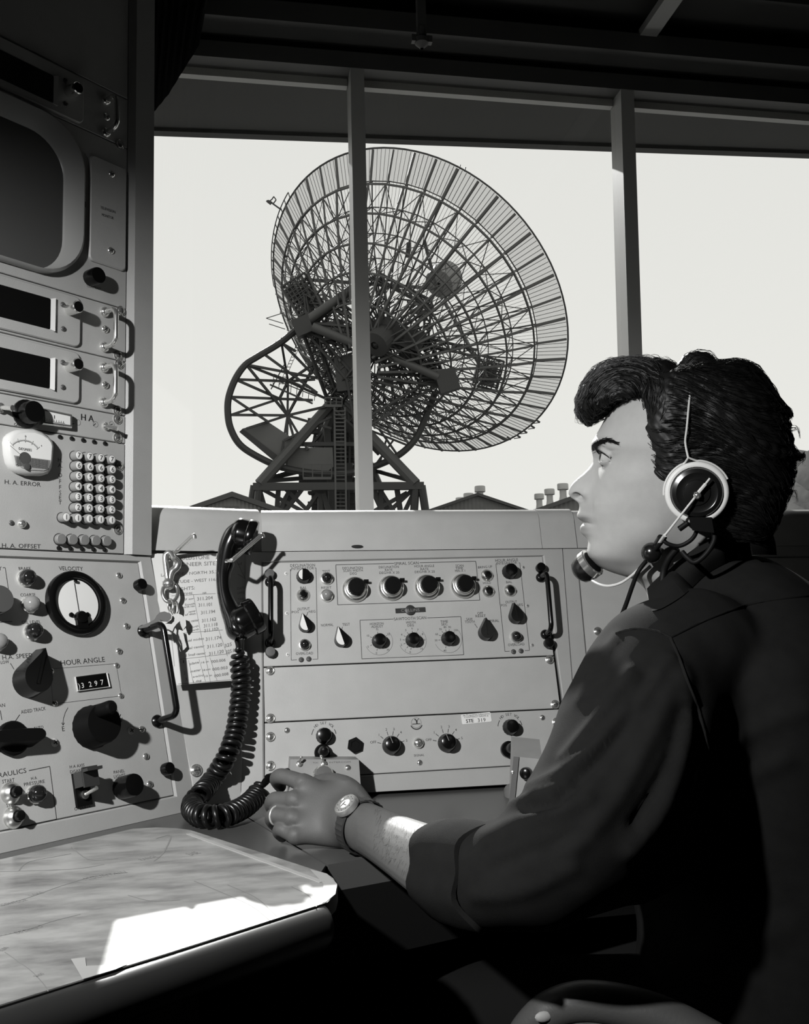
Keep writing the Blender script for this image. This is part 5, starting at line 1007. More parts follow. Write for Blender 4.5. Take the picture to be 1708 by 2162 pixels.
# polar (hour angle) wheel: arc with spokes and counterweight plates
wp_ = [(640, 683), (594, 722), (545, 752), (518, 770), (497, 800), (483, 838), (481, 872), (487, 905), (506, 938), (540, 962), (590, 985), (640, 996), (690, 1001), (740, 998), (790, 985), (840, 962), (875, 930), (895, 890), (918, 830)]
def wd(x): return 71.5+1.8*(x-640)/280
W3 = [D(x, y, wd(x)) for x, y in wp_]; c_ = curve(W3, 120); m = MB(); m.tube(c_, .26, 8); c2 = [p+nz(ray(700, 850))*.9 for p in c_]; m.tube(c2, .14, 6)
for i in range(0, len(c_), 4): m.strut(c_[i], c2[min(i+2, len(c2)-1)], .07)
m.build('hour_angle_wheel', STEELD, ta)
m = MB(); H1, H2, H3 = D(608, 805, 72), D(607, 877, 72), D(590, 842, 72); Q = lambda x, y: D(x, y, wd(x))
SPK = [(H1, Q(594, 722)), (H1, Q(520, 770)), (H1, Q(497, 801)), (H1, N_['apex']), (H1, H2), (H1, H3), (H3, Q(497, 801)), (H3, Q(485, 838)), (H3, Q(488, 876)), (H3, Q(660, 845)), (H2, Q(488, 876)), (H2, Q(520, 770)), (H2, H3), (H2, Q(670, 760)), (H2, Q(690, 858)), (H2, Q(590, 985)), (H2, Q(605, 992)), (H2, Q(622, 930)), (H2, Q(650, 950)), (H1, Q(665, 801)), (Q(594, 722), Q(660, 790)), (Q(594, 722), H1), (Q(520, 770), Q(670, 798)), (Q(554, 745), Q(670, 830)), (Q(487, 838), Q(565, 890)), (Q(590, 722), Q(625, 742)), (H2, Q(700, 905)), (Q(520, 905), H2), (H1, Q(660, 770)), (Q(600, 930), Q(700, 880))]
for a, b in SPK: m.strut(a, b, .17)
SP2 = [(860, 940, 760, 900), (840, 962, 800, 905), (790, 985, 830, 930), (895, 890, 860, 840), (875, 930, 930, 800), (815, 930, 800, 985), (780, 900, 785, 985)]
for a, b, c, d in SP2: m.strut(Q(a, b), Q(c, d), .14)
m.build('wheel_spokes', STEELD, ta, smooth=0)
def plate3(px, dd, th, name, mats):
    A = [D(x, y, d) for (x, y), d in zip(px, dd)]; n = len(A); off_ = nz(ray(600, 900))*th; B = [p+off_ for p in A]; m = MB(); m.add(A+B, [tuple(range(n)), tuple(range(n, 2*n))[::-1]]+[(i, n+i, n+(i+1) % n, (i+1) % n) for i in range(n)]); return m.build(name, mats, ta, smooth=0)
plate3([(512, 905), (565, 890), (622, 928), (590, 965)], [71.5]*4, .5, 'counterweight', PLATE); plate3([(505, 912), (512, 905), (590, 965), (577, 972)], [71.4]*4, 1.0, 'counterweight', STEELD)
plate3([(618, 945), (702, 945), (704, 985), (690, 997), (655, 995), (600, 985)], [71.8]*6, .5, 'counterweight', PLATE)
# work platform with ladder in the wheel
m = MB()
for y0 in (0, 11):
    m.strut(D(578, 790+y0, 71.2), D(668, 826+y0, 71.2), .07)
for i in range(8): m.strut(D(578+i*12.5, 790+i*5, 71.2), D(576+i*12.5, 818+i*4, 71.2), .05)
m.strut(D(570, 812, 71.2), D(660, 852, 71.2), .12); m.strut(D(572, 822, 71.2), D(600, 770, 71), .06)
for i in range(12): m.strut(D(590+i*3.1, 810-i*7, 71), D(597+i*3.1, 810-i*7, 71), .04)
m.strut(D(590, 812, 71), D(626, 728, 71), .04); m.strut(D(597, 812, 71), D(633, 730, 71), .04); m.build('work_platform', STEELD, ta, smooth=0)
# tower
m = MB(); T = lambda x, y, d=73.: D(x, y, d)
legs = [((700, 852), (548, 1022), 70), ((716, 852), (878, 1022), 70), ((712, 852), (640, 1030), 76), ((720, 852), (800, 1030), 76)]
for (a, b), (c, d), dd in legs: m.tube([T(a, b, 72.5), T(c, d, dd)], .42, 8)
m.build('tower_leg', STEEL, ta)
m = MB(); m.strut(T(535, 1028, 70), T(895, 1026, 70), .55); m.strut(T(560, 1014, 72), T(680, 985, 76), .25); m.strut(T(560, 1016, 72), T(760, 1000, 76), .3); m.strut(T(870, 1016, 72), T(780, 990, 76), .3); m.strut(T(620, 938, 72), T(790, 938, 72), .3); m.strut(T(560, 1010, 71), T(615, 994, 74), .2)
m.strut(T(690, 905, 73), T(702, 1080, 73), .5); m.strut(T(668, 905, 75), T(650, 1000, 75), .25); m.strut(T(716, 870, 73), T(640, 960, 74), .2); m.strut(T(720, 880, 74), T(800, 960, 74), .2)
for x in (690, 706, 722, 740, 757): m.strut(T(x, 862, 74), T(x-4, 1080, 74), .16)
for y in (886, 912, 938, 966, 990, 1014, 1040, 1062): m.strut(T(650, y, 74.5), T(775, y-2, 74.5), .22)
for i in range(7): m.strut(T(652, 886+i*26, 75), T(772, 912+i*26, 75), .2); m.strut(T(772, 886+i*26, 75), T(652, 912+i*26, 75), .2)
m.build('tower_bracing', STEELD, ta, smooth=0)
m = MB()
for s, d, dd in ((537, 524, 72), (548, 538, 70), (890, 903, 70), (878, 872, 70)): m.tube([T(s, 1025, dd), T(d, 1110, dd)], .3, 8)
for a in ((548, 1035, 570, 1110), (552, 1032, 640, 1080), (588, 1030, 582, 1110), (614, 1030, 578, 1110), (600, 1030, 650, 1078), (640, 1030, 590, 1095), (870, 1035, 800, 1100), (876, 1035, 840, 1110), (800, 1030, 850, 1110), (838, 1032, 850, 1110), (805, 1030, 800, 1110), (860, 1040, 785, 1082), (786, 1032, 812, 1090), (672, 1042, 640, 1085), (676, 1042, 676, 1110), (682, 1042, 704, 1110)): m.strut(T(a[0], a[1], 71), T(a[2], a[3], 71), .28 if abs(a[0]-a[2]) > 30 else .36)
m.strut(T(620, 1035, 74), T(575, 1110, 72), .6); m.strut(T(790, 1035, 74), T(850, 1115, 72), .6)
m.build('base_truss', STEELD, ta, smooth=0)
b0 = T(710, 1052, 75); boxat(722, 1062, 76, 4.6, 3.6, 3, 'base_house', STEELD); boxat(690, 1000, 75, 4.2, 1.6, 2.2, 'machinery_deck', STEELD); boxat(712, 935, 77, 3.0, 5.0, 2.0, 'shaft_house', STEELD)
m = MB()
for x in (709, 731): m.strut(T(x-3, 860, 70.5), T(x, 1090, 69.5), .13)
for i in range(28): y = 868+i*8; m.strut(T(707+i*.1, y, 70.3), T(729+i*.1, y, 70.3), .09)
m.build('ladder', STEEL, ta, smooth=0)
m = MB()
for x0, x1, y0, y1, d in ((686, 722, 840, 857, 71), (640, 700, 980, 1010, 70)):
    for x in np.linspace(x0, x1, 4): m.strut(D(x, y0, d), D(x, y1, d), .08)
    m.strut(D(x0, y0, d), D(x1, y0, d), .08); m.strut(D(x0, y1, d), D(x1, y1, d), .2); m.strut(D(x0, (y0+y1)/2, d), D(x1, (y0+y1)/2, d), .05)
m.build('railing', STEEL, ta, smooth=0)
m = MB(); m.strut(D(640, 480, 73)*0+D(594, 443, DD), D(566, 423, DD), .1); q = [(574, 421), (578, 415), (583, 422), (577, 430), (570, 424)]
for a, b in zip(q, q[1:]+q[:1]): m.strut(D(*a, DD), D(*b, DD), .07)
m.strut(D(962, 421, DD)*0+D(563, 424, DD), D(572, 431, DD), .14); m.strut(D(598, 683, DD), D(562, 672, DD), .05); m.strut(D(600, 660, DD), D(562, 672, DD), .05); m.strut(D(602, 695, DD), D(568, 684, DD), .05)
for x, y in ((970, 357), (981, 362)): m.strut(D(x, y, DD), D(x+2, y-9, DD), .08)
for x, y in ((1070, 922), (1090, 918), (1104, 908), (1120, 898), (1131, 886)): m.strut(D(x, y, DD-2), D(x+9, y+6, DD-2), .12); m.strut(D(x-5, y+8, DD-2), D(x+9, y+6, DD-2), .06)
m.build('calibration_arm', STEELD, ta, smooth=0)
# ================================================================== THE OPERATOR
SKIN = bpy.data.materials.new('skin'); SKIN.use_nodes = True; nt = SKIN.node_tree; b = nt.nodes['Principled BSDF']; b.inputs['Roughness'].default_value = .58; b.inputs['Specular IOR Level'].default_value = .35
at = nt.nodes.new('ShaderNodeVertexColor'); at.layer_name = 'tone'; tcn = nt.nodes.new('ShaderNodeTexCoord'); n1 = nt.nodes.new('ShaderNodeTexNoise'); n1.inputs['Scale'].default_value = 90; n1.inputs['Detail'].default_value = 4
ml = nt.nodes.new('ShaderNodeMath'); ml.operation = 'MULTIPLY_ADD'; ml.inputs[1].default_value = .16; ml.inputs[2].default_value = .92; vm = nt.nodes.new('ShaderNodeVectorMath'); vm.operation = 'SCALE'
nt.links.new(tcn.outputs['Object'], n1.inputs['Vector']); nt.links.new(n1.outputs['Fac'], ml.inputs[0]); nt.links.new(at.outputs['Color'], vm.inputs[0]); nt.links.new(ml.outputs[0], vm.inputs['Scale']); nt.links.new(vm.outputs[0], b.inputs['Base Color'])
n2 = nt.nodes.new('ShaderNodeTexNoise'); n2.inputs['Scale'].default_value = 700; bpn = nt.nodes.new('ShaderNodeBump'); bpn.inputs['Strength'].default_value = .12; bpn.inputs['Distance'].default_value = .001
nt.links.new(tcn.outputs['Object'], n2.inputs['Vector']); nt.links.new(n2.outputs['Fac'], bpn.inputs['Height']); nt.links.new(bpn.outputs['Normal'], b.inputs['Normal'])
HAIR = mat('black_hair', .009, .5, spec=.3)
SHIRT = mat('dark_work_shirt', .013, .9, spec=.06, noise=.12, nscale=60, bump=.25, bscale=1400)
HO = D(1400, 1000, 1.17); ew = nz(ray(1400, 1000)); cx_ = R@A3(1, 0, 0); ex = nz(cx_-ew*cx_.dot(ew)); ey = np.cross(ex, -ew); ey = ey if ey[2] > 0 else -ey
def HM(x, y, w=0.): return hit(x, y, HO+ew*w, ew)
def loc(p): q = np.asarray(p)-HO; return np.stack([q@ex, q@ey, q@ew], -1)
def wor(X, Y, W): return HO+np.multiply.outer(X, ex)+np.multiply.outer(Y, ey)+np.multiply.outer(W, ew)
def lx(x, y): return loc(HM(x, y))[:2]
def remesh(m, vox, it=2, lam=.5):
    me = bpy.data.meshes.new('r'); me.from_pydata(m.v, [], m.f); ob = bpy.data.objects.new('r', me); COL.objects.link(ob)
    md = ob.modifiers.new('r', 'REMESH'); md.mode = 'VOXEL'; md.voxel_size = vox; md.adaptivity = 0
    if it: sm = ob.modifiers.new('s', 'SMOOTH'); sm.factor = lam; sm.iterations = it
    dg = bpy.context.evaluated_depsgraph_get(); e = bpy.data.meshes.new_from_object(ob.evaluated_get(dg)); bpy.data.objects.remove(ob); bpy.data.meshes.remove(me); return e
def getV(me): a = np.empty(len(me.vertices)*3); me.vertices.foreach_get('co', a); return a.reshape(-1, 3)
def getN(me): a = np.empty(len(me.vertices)*3); me.vertices.foreach_get('normal', a); return a.reshape(-1, 3)
def setV(me, V): me.vertices.foreach_set('co', np.ascontiguousarray(V).ravel()); me.update()
def tbl(d, k=1): # {px y: px x} -> function of local Y giving local X
    ys = sorted(d); Y = np.array([lx(d[y], y) for y in ys]); o = np.argsort(Y[:, 1]); return lambda q: np.interp(q, Y[o, 1], Y[o, 0])
def tby(d): # {px y: value} -> function of local Y
    ys = sorted(d); Y = np.array([lx(1420, y)[1] for y in ys]); v = np.array([d[y] for y in ys]); o = np.argsort(Y); return lambda q: np.interp(q, Y[o], v[o])
def smooth1(a, n):
    k = np.ones(n)/n; p = np.pad(a, n//2, mode='edge'); return np.convolve(p, k, 'valid')[:len(a)]
# ---- head
XF = tbl({797: 1455, 803: 1400, 815: 1352, 830: 1322, 850: 1297, 873: 1282, 897: 1271, 915: 1260.5, 933: 1252, 941: 1248.7, 950: 1248.5, 960: 1250.5, 968: 1252, 978: 1250.5, 989.6: 1241.6, 1000: 1231, 1008.6: 1220.5, 1018: 1210.5, 1026: 1204.5, 1034: 1200.8, 1041: 1199.5, 1047: 1201.5, 1051: 1205, 1055: 1211, 1060: 1219.5, 1064: 1223, 1072: 1223, 1079: 1221.5, 1085: 1218, 1090: 1217.3, 1094: 1219.5, 1098: 1225, 1102: 1231.5, 1105: 1231.5, 1109: 1226.5, 1114: 1224.2, 1120: 1224.3, 1126: 1226.5, 1131: 1233, 1138: 1241.2, 1145: 1242.3, 1155: 1240.5, 1166: 1239, 1174: 1241.5, 1182: 1250, 1190: 1258, 1197: 1267, 1205: 1285, 1212: 1307, 1218: 1330, 1228: 1348, 1243: 1362, 1280: 1374, 1340: 1386})
XB = tbl({797: 1490, 803: 1530, 815: 1562, 830: 1580, 870: 1602, 920: 1610, 980: 1608, 1040: 1594, 1090: 1574, 1130: 1562, 1180: 1566, 1230: 1582, 1280: 1604, 1340: 1628})
XBASE = tbl({797: 1455, 803: 1400, 815: 1352, 830: 1322, 850: 1297, 873: 1282, 897: 1271, 915: 1260.5, 933: 1252, 941: 1249.5, 950: 1253, 960: 1260, 975: 1264, 990: 1262, 1010: 1257, 1030: 1250, 1045: 1244, 1062: 1239, 1080: 1240, 1100: 1246, 1120: 1248, 1138: 1246, 1150: 1243, 1166: 1239, 1174: 1241.5, 1182: 1250, 1190: 1258, 1197: 1267, 1205: 1285, 1212: 1307, 1218: 1330, 1228: 1348, 1243: 1362, 1280: 1374, 1340: 1386})
XCn = tbl({797: 1472, 850: 1462, 950: 1452, 1040: 1442, 1100: 1425, 1160: 1420, 1200: 1446, 1240: 1480, 1340: 1512})
WD = tby({797: .010, 803: .034, 815: .052, 830: .062, 860: .071, 900: .0755, 950: .0765, 1000: .0745, 1040: .0715, 1080: .068, 1110: .0650, 1140: .061, 1165: .056, 1190: .0525, 1215: .0540, 1250: .0575, 1340: .064})
SIG = tby({940: .012, 968: .0085, 990: .0125, 1010: .0150, 1030: .0160, 1045: .0150, 1062: .011, 1075: .016, 1090: .0215, 1104: .0225, 1120: .0205, 1138: .018, 1160: .02})
Y0, Y1 = lx(1450, 797)[1], lx(1450, 1338)[1]
Ys = np.linspace(Y0, Y1, 300); NT = 220; th = np.linspace(0, 2*math.pi, NT, endpoint=False)
xf, xb, xbs, xc, wd, sg = (smooth1(f(Ys), 5) for f in (XF, XB, XBASE, XCn, WD, SIG)); xf = smooth1(XF(Ys), 3)
Yp = lambda py: lx(1300, py)[1]
g = lambda a, s: np.exp(-(a/s)**2)
HX = []; 
for i, y in enumerate(Ys):
    c, s = np.cos(th), np.sin(th); n = 2.15; A = np.where(c > 0, xc[i]-xbs[i], xb[i]-xc[i])
    X = xc[i]-A*np.sign(c)*np.abs(c)**(2/n); W = wd[i]*np.sign(s)*np.abs(s)**(2/n); fr_ = c > 0
    d = xbs[i]-xf[i]; X = X-np.where(fr_, d*np.exp(-np.abs(W/sg[i])**2.2), 0)
    aw = np.abs(W)
    X = X+np.where(fr_, .0085*g(aw-.032, .0140)*g(y-Yp(963), .0110), 0)                 # eye socket
    X = X-np.where(fr_, .0028*g(aw-.026, .020)*g(y-Yp(936), .007), 0)                   # brow ridge
    X = X-np.where(fr_, .0015*g(aw-.043, .016)*g(y-Yp(1012), .014), 0)                  # cheekbone
    X = X+np.where(fr_, .0012*g(aw-.027, .004)*g(y-Yp(1072), .016), 0)                  # nasolabial fold
    W = W*(1-.035*g(y-Yp(1090), .018)*g(X-lx(1345, 1090)[0], .025)+.03*g(y-Yp(1012), .014)*g(X-lx(1330, 1012)[0], .022)+.03*g(y-Yp(1140), .016)*g(X-lx(1445, 1140)[0], .022))
    W = W+np.where(fr_, np.sign(W)*.0038*g(aw-.0125, .006)*g(X-lx(1237, 1041)[0], .0075)*g(y-Yp(1041), .0065), 0)   # nostril wing
    HX.append(wor(X, np.full(NT, y), W))
head = MB(); HX = np.array(HX); head.grid(HX, 0, closev=True); head.add(HX[0], [tuple(range(NT))]); head.add(HX[-1], [tuple(range(NT))[::-1]])
def chain(m, pts, n=18, k=6):   # rounded tapered limb through (point, radius) pairs
    P = np.array([np.append(p, r) for p, r in pts]); C_ = np.array(curve(P, k*len(pts))); 
    if np.linalg.norm(C_[0, :3]-C_[-1, :3]) < 1e-6: return
    d0 = nz(C_[1, :3]-C_[0, :3]); d1 = nz(C_[-1, :3]-C_[-2, :3]); r0, r1 = C_[0, 3], C_[-1, 3]
    st = [np.append(C_[0, :3]-d0*r0*math.sin(t), r0*max(.05, math.cos(t))) for t in (1.45, 1.1, .7, .35)]; en = [np.append(C_[-1, :3]+d1*r1*math.sin(t), r1*max(.05, math.cos(t))) for t in (.35, .7, 1.1, 1.45)]
    C_ = np.array(st+list(C_)+en); m.tube(C_[:, :3], C_[:, 3], n)
EYC = HM(1286.5, 966.5, -.0305); EYR = .0120
gaze = nz(-ex*.97+ey*.20-ew*.10)
# eyelids: shells of a slightly larger sphere left open where the eye shows
gx = gaze; gs = nz(np.cross(ey, gx)); gu = np.cross(gx, gs); gs = gs if gs.dot(ew) < 0 else -gs; gu = gu if gu.dot(ey) > 0 else -gu
def sph(az, el, r, side=1, C_=EYC): return C_+r*(math.cos(el)*math.cos(az)*gx+math.cos(el)*math.sin(az)*gs*side+math.sin(el)*gu)
def lid(lo, hi, side, C_, ro=.0150):
    G1 = []; 
    for az in np.radians(np.linspace(-68, 92, 30)):
        t = (math.degrees(az)+68)/160; arch = math.sin(math.pi*min(1, max(0, t)))**.75
        a, c = lo(arch, t), hi(arch, t); col = [sph(az, math.radians(e), .0125, side, C_) for e in np.linspace(a, c, 7)]+[sph(az, math.radians(e), ro, side, C_) for e in np.linspace(c, a, 7)]
        G1.append(col)
    m = MB(); m.grid(np.array(G1), 0, closev=True); k = 14; m.add(G1[0], [tuple(range(k))]); m.add(G1[-1], [tuple(range(k))[::-1]]); return m
EYC2 = EYC+ew*.061
for side, C_ in ((1, EYC), (-1, EYC2)):
    for q in (lid(lambda a, t: -6+26*a, lambda a, t: 75, side, C_), lid(lambda a, t: -62, lambda a, t: -8-17*a, side, C_, .0139)): head.add(q.v, q.f)
# neck, torso, arms and hands, all fused into one skin
body = MB(); body.add(head.v, head.f)
def EL(m, secs, n=40):  # stacked ellipses: (px x, px y, half depth, half width, lateral offset)
    G = []
    P = []
    for (x, y, d, w, o) in secs:
        p = HM(x, y); q = loc(p); P.append((q[0], q[1], d, w, o))
    P = np.array(curve(np.array(P), 60))
    for X, Y, d, w, o in P: t = np.linspace(0, 2*math.pi, n, endpoint=False); G.append(wor(X+d*np.sign(np.cos(t))*np.abs(np.cos(t))**.85, np.full(n, Y), o+w*np.sign(np.sin(t))*np.abs(np.sin(t))**.85))
    G = np.array(G); m.grid(G, 0, closev=True); m.add(G[0], [tuple(range(n))]); m.add(G[-1], [tuple(range(n))[::-1]])
EL(body, [(1555, 1195, .045, .05, 0), (1560, 1250, .075, .09, 0), (1555, 1320, .09, .15, 0), (1565, 1450, .105, .175, 0), (1590, 1650, .105, .16, 0), (1600, 1950, .10, .15, 0), (1600, 2300, .11, .16, 0), (1600, 2420, .09, .13, 0)])
LS, LE, LW = HM(1420, 1430, -.165), D(1200, 1848, .875), D(768, 1744, 1.12)
chain(body, [(HM(1470, 1400, -.12), .055), (LS, .056), (D(1310, 1660, .945), .048), (LE, .036)])
fa = [(LE, .036), (D(1060, 1852, .885), .0400), (D(985, 1847, .905), .0395), (D(930, 1831, .930), .0365), (D(850, 1789, .992), .0306), (D(800, 1762, 1.055), .0283), (D(762, 1743, 1.102), .0278), (D(735, 1730, 1.135), .028)]
chain(body, fa, 24)
def hand(m, W, mc, fingers, thumb, rW):
    for (k, fin) in zip(mc, fingers):
        chain(m, [(k[0], k[1]), ((k[0]*.45+fin[0][0]*.55), (k[1]+fin[0][1])*.52), (fin[0][0], fin[0][1]*1.12)], 14)
        chain(m, fin, 14)
    chain(m, thumb, 14)
P_ = lambda x, y, d: D(x, y, d)
mc = [(P_(748, 1712, 1.158), .0150), (P_(750, 1730, 1.150), .0155), (P_(748, 1750, 1.142), .0155), (P_(742, 1768, 1.136), .0140)]
fing = [[(P_(640, 1654, 1.168), .0112), (P_(612, 1643, 1.178), .0098), (P_(592, 1639, 1.188), .0100), (P_(584, 1646, 1.204), .0092), (P_(592, 1660, 1.216), .0080)],
        [(P_(622, 1690, 1.156), .0116), (P_(596, 1689, 1.166), .0104), (P_(580, 1690, 1.174), .0106), (P_(574, 1700, 1.190), .0096), (P_(584, 1716, 1.202), .0082)],
        [(P_(618, 1728, 1.142), .0112), (P_(594, 1723, 1.150), .0098), (P_(579, 1722, 1.157), .0099), (P_(574, 1731, 1.172), .0090), (P_(584, 1745, 1.182), .0078)],
        [(P_(624, 1764, 1.130), .0102), (P_(606, 1757, 1.136), .0086), (P_(593, 1751, 1.141), .0086), (P_(588, 1757, 1.152), .0078), (P_(596, 1767, 1.160), .0068)]]
thumb = [(P_(768, 1712, 1.150), .0165), (P_(738, 1672, 1.165), .0160), (P_(712, 1656, 1.180), .0135), (P_(690, 1650, 1.200), .0108), (P_(670, 1652, 1.214), .0092)]
hand(body, None, mc, fing, thumb, .03)
chain(body, [(P_(752, 1738, 1.146), .0235), (P_(700, 1722, 1.156), .0225), (P_(650, 1712, 1.160), .0150)], 16); chain(body, [(P_(745, 1700, 1.155), .016), (P_(690, 1676, 1.168), .0150), (P_(648, 1662, 1.172), .0115)], 14); chain(body, [(P_(740, 1762, 1.140), .0165), (P_(690, 1758, 1.142), .0170), (P_(640, 1756, 1.138), .0125)], 14)
# right arm, mostly hidden behind the left sleeve
RS, RE = HM(1440, 1440, .17), HM(1290, 1760, .20); RWp = D(1128, 1694, 1.40)
chain(body, [(HM(1480, 1400, .10), .055), (RS, .055), (HM(1370, 1600, .20), .048), (RE, .042)]); chain(body, [(RE, .042), (D(1220, 1735, 1.375), .043), (D(1160, 1712, 1.395), .036), (RWp, .030), (D(1116, 1690, 1.402), .029)], 20)
rm = [(D(1118, 1684+7*i, 1.415-.008*i), .0135) for i in range(4)]
rf = [[(D(1092, 1670+11*i, 1.43-.008*i), .0105), (D(1078, 1668+11*i, 1.445-.008*i), .0095), (D(1076, 1676+11*i, 1.462-.008*i), .0088), (D(1086, 1682+11*i, 1.470-.008*i), .0078)] for i in range(4)]
hand(body, None, rm, rf, [(D(1122, 1680, 1.41), .014), (D(1106, 1668, 1.43), .0125), (D(1092, 1664, 1.448), .0105), (D(1084, 1668, 1.462), .009)], .03)
bm_ = remesh(body, .0017, 3, .5)
V = getV(bm_); Lc_ = loc(V)
def pull(c, rad, mv):   # local push of the skin inside an ellipsoid given in local axes
    q = (Lc_-loc(c))/np.array(rad); d = np.exp(-np.sum(q*q, 1)); return d[:, None]*(ex*mv[0]+ey*mv[1]+ew*mv[2])
for sd in (1, -1):
    V = V+pull(HM(1223, 1049, 0)-ew*.0085*sd, (.0080, .0036, .0048), (.0040, .0100, .002*sd))
    V = V+pull(HM(1254, 1042, 0)-ew*.0165*sd, (.0026, .0075, .005), (.001, 0, .0026*sd))
    V = V+pull(HM(1236, 1104, 0)-ew*.016*sd, (.011, .0016, .012), (.0030, 0, 0))
    V = V+pull(HM(1300, 953, 0)-ew*.040*sd, (.010, .0016, .012), (.0012, 0, .0008*sd))
qn = (V-CAM)@R; nx_, ny_ = CX+F*qn[:, 0]/-qn[:, 2], CY-F*qn[:, 1]/-qn[:, 2]; sel = np.where((abs(nx_-1222) < 3) & (abs(ny_-1047.5) < 3))[0]; c0_ = V[sel[np.argmin(-qn[sel, 2])]].copy(); w0_ = loc(c0_)[2]
Lc_ = loc(V)
for sd in (1, -1):    # nostrils
    cc_ = c0_ if sd > 0 else c0_-2*w0_*ew
    V = V+pull(cc_, (.0070, .0030, .0045), (.0022, .0026, .0080*sd))
qv = (V-CAM)@R; hx, hy_ = CX+F*qv[:, 0]/-qv[:, 2], CY-F*qv[:, 1]/-qv[:, 2]
hm = np.clip(np.minimum((hx-628)/25, (755-hx)/20), 0, 1)*np.clip(np.minimum((hy_-1648)/14, (1795-hy_)/12), 0, 1)*(-qv[:, 2] < 1.19)
ed = np.empty(len(bm_.edges)*2, np.int32); bm_.edges.foreach_get('vertices', ed); ed = ed.reshape(-1, 2); dg_ = np.bincount(ed.ravel(), minlength=len(V))[:, None]
for _ in range(140):    # soften the back of the hand
    A_ = np.zeros_like(V)
    for k_ in range(3): A_[:, k_] = np.bincount(ed[:, 0], V[ed[:, 1], k_], len(V))+np.bincount(ed[:, 1], V[ed[:, 0], k_], len(V))
    V = V+(A_/dg_-V)*(.75*hm)[:, None]
setV(bm_, V); Lc_ = loc(V)
# skin tones: lips, brows, shaved beard; jaw, under-lip and nostril shade painted in
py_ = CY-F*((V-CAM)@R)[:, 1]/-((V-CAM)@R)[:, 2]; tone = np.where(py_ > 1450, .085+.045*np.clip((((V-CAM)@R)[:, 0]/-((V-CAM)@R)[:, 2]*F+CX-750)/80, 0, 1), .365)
def blob(x, y, rx, ry, amt, w=None):
    q = loc(HM(x, y)); k = np.exp(-(((Lc_[:, 0]-q[0])/(rx*.00058))**2+((Lc_[:, 1]-q[1])/(ry*.00058))**2)); 
    return amt*k
isface = (Lc_[:, 1] > lx(1300, 1260)[1]) & (np.abs(Lc_[:, 2]) < .09)
for x, y, rx, ry, a in ((1232, 1094, 18, 7, .22), (1231, 1116, 14, 9, .16), (1300, 1192, 60, 24, .20), (1385, 1165, 60, 40, .20), (1240, 1075, 16, 12, .05), (1425, 1115, 40, 45, .12), (1270, 932, 22, 7, .12), (1275, 985, 14, 8, .06), (1236, 1128, 14, 5, .10)):  # beard blobs also carry jaw shade; last one paints shade below the lower lip
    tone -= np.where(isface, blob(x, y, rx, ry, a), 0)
nos_shade = sum(np.exp(-np.sum(((Lc_-loc(HM(1222, 1047, 0)-ew*.0085*s_))/np.array([.0072, .0030, .005]))**2, 1)) for s_ in (1, -1)); tone -= .10*np.clip(nos_shade, 0, 1)  # shade inside the nostrils put into the skin tone
tone = np.clip(tone, .03, .7)
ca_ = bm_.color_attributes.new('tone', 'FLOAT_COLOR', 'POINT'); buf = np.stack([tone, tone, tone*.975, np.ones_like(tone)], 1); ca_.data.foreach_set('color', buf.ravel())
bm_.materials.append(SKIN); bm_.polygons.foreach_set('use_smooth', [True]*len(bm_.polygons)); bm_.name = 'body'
tper = thing('person', 'dark haired man in a dark work shirt and headset seated facing left', 'person', A3(HM(1590, 2350)[0], HM(1590, 2350)[1], .46))
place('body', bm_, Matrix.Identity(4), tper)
def bvh(me): return BVHTree.FromPolygons([v.co[:] for v in me.vertices], [tuple(p.vertices) for p in me.polygons])
def bvhnp(V, me): return BVHTree.FromPolygons([tuple(v) for v in V], [tuple(p.vertices) for p in me.polygons])
BODY = bvh(bm_)
# ---- eyes
SCL = mat('eye_white', .42, .15); IRIS = mat('iris_dark', .02, .08)
for C_ in (EYC, EYC2):
    m = MB(); X = np.eye(4); X[:3, 0], X[:3, 1], X[:3, 2], X[:3, 3] = gs, gu, gaze, C_
    pr = [(EYR*math.sin(t), EYR*math.cos(t)) for t in np.linspace(math.pi, .52, 14)]+[(EYR*.47, EYR*.885), (EYR*.40, EYR*.955), (EYR*.28, EYR*1.01), (EYR*.14, EYR*1.04), (.0001, EYR*1.05)]
    m.lathe(pr, 28, 0, X, mis=[0]*13+[1]*6); m.build('eye', [SCL, IRIS], tper, smooth=60)
# ---- eyebrow and lashes as short hairs
def strand(m, P, r0, r1=.0001, n=3): P = np.array(P); m.tube(P, np.linspace(r0, r1, len(P)), n, caps=False)
m = MB(); rng = np.random.RandomState(5); BP = curve([(1248, 951), (1251, 945), (1257, 939), (1266, 933), (1277, 929.5), (1288, 930), (1299, 934)], 60)
for i in range(420):
    t = rng.rand()**1.1; k = t*(len(BP)-1); a = np.array(BP[int(k)]); wdt = 5.2*(1-.55*t); a = a+rng.randn(2)*[2.2, wdt*.62]; an_ = -.75+1.1*t+.25*rng.randn(); d = np.array([math.cos(an_), math.sin(an_)])*(8+4*rng.rand()); P = []
    for s in np.linspace(0, 1, 4):
        q = onmesh(BODY, a[0]+d[0]*s, a[1]+d[1]*s, .0004+.0012*s*(1-.5*s))
        if q is not None and abs(loc(q)[2]+.03) < .045: P.append(q)
    if len(P) == 4: strand(m, P, .00022)
m.build('eyebrow', HAIR, tper, smooth=0, fixn=False)
m = MB()
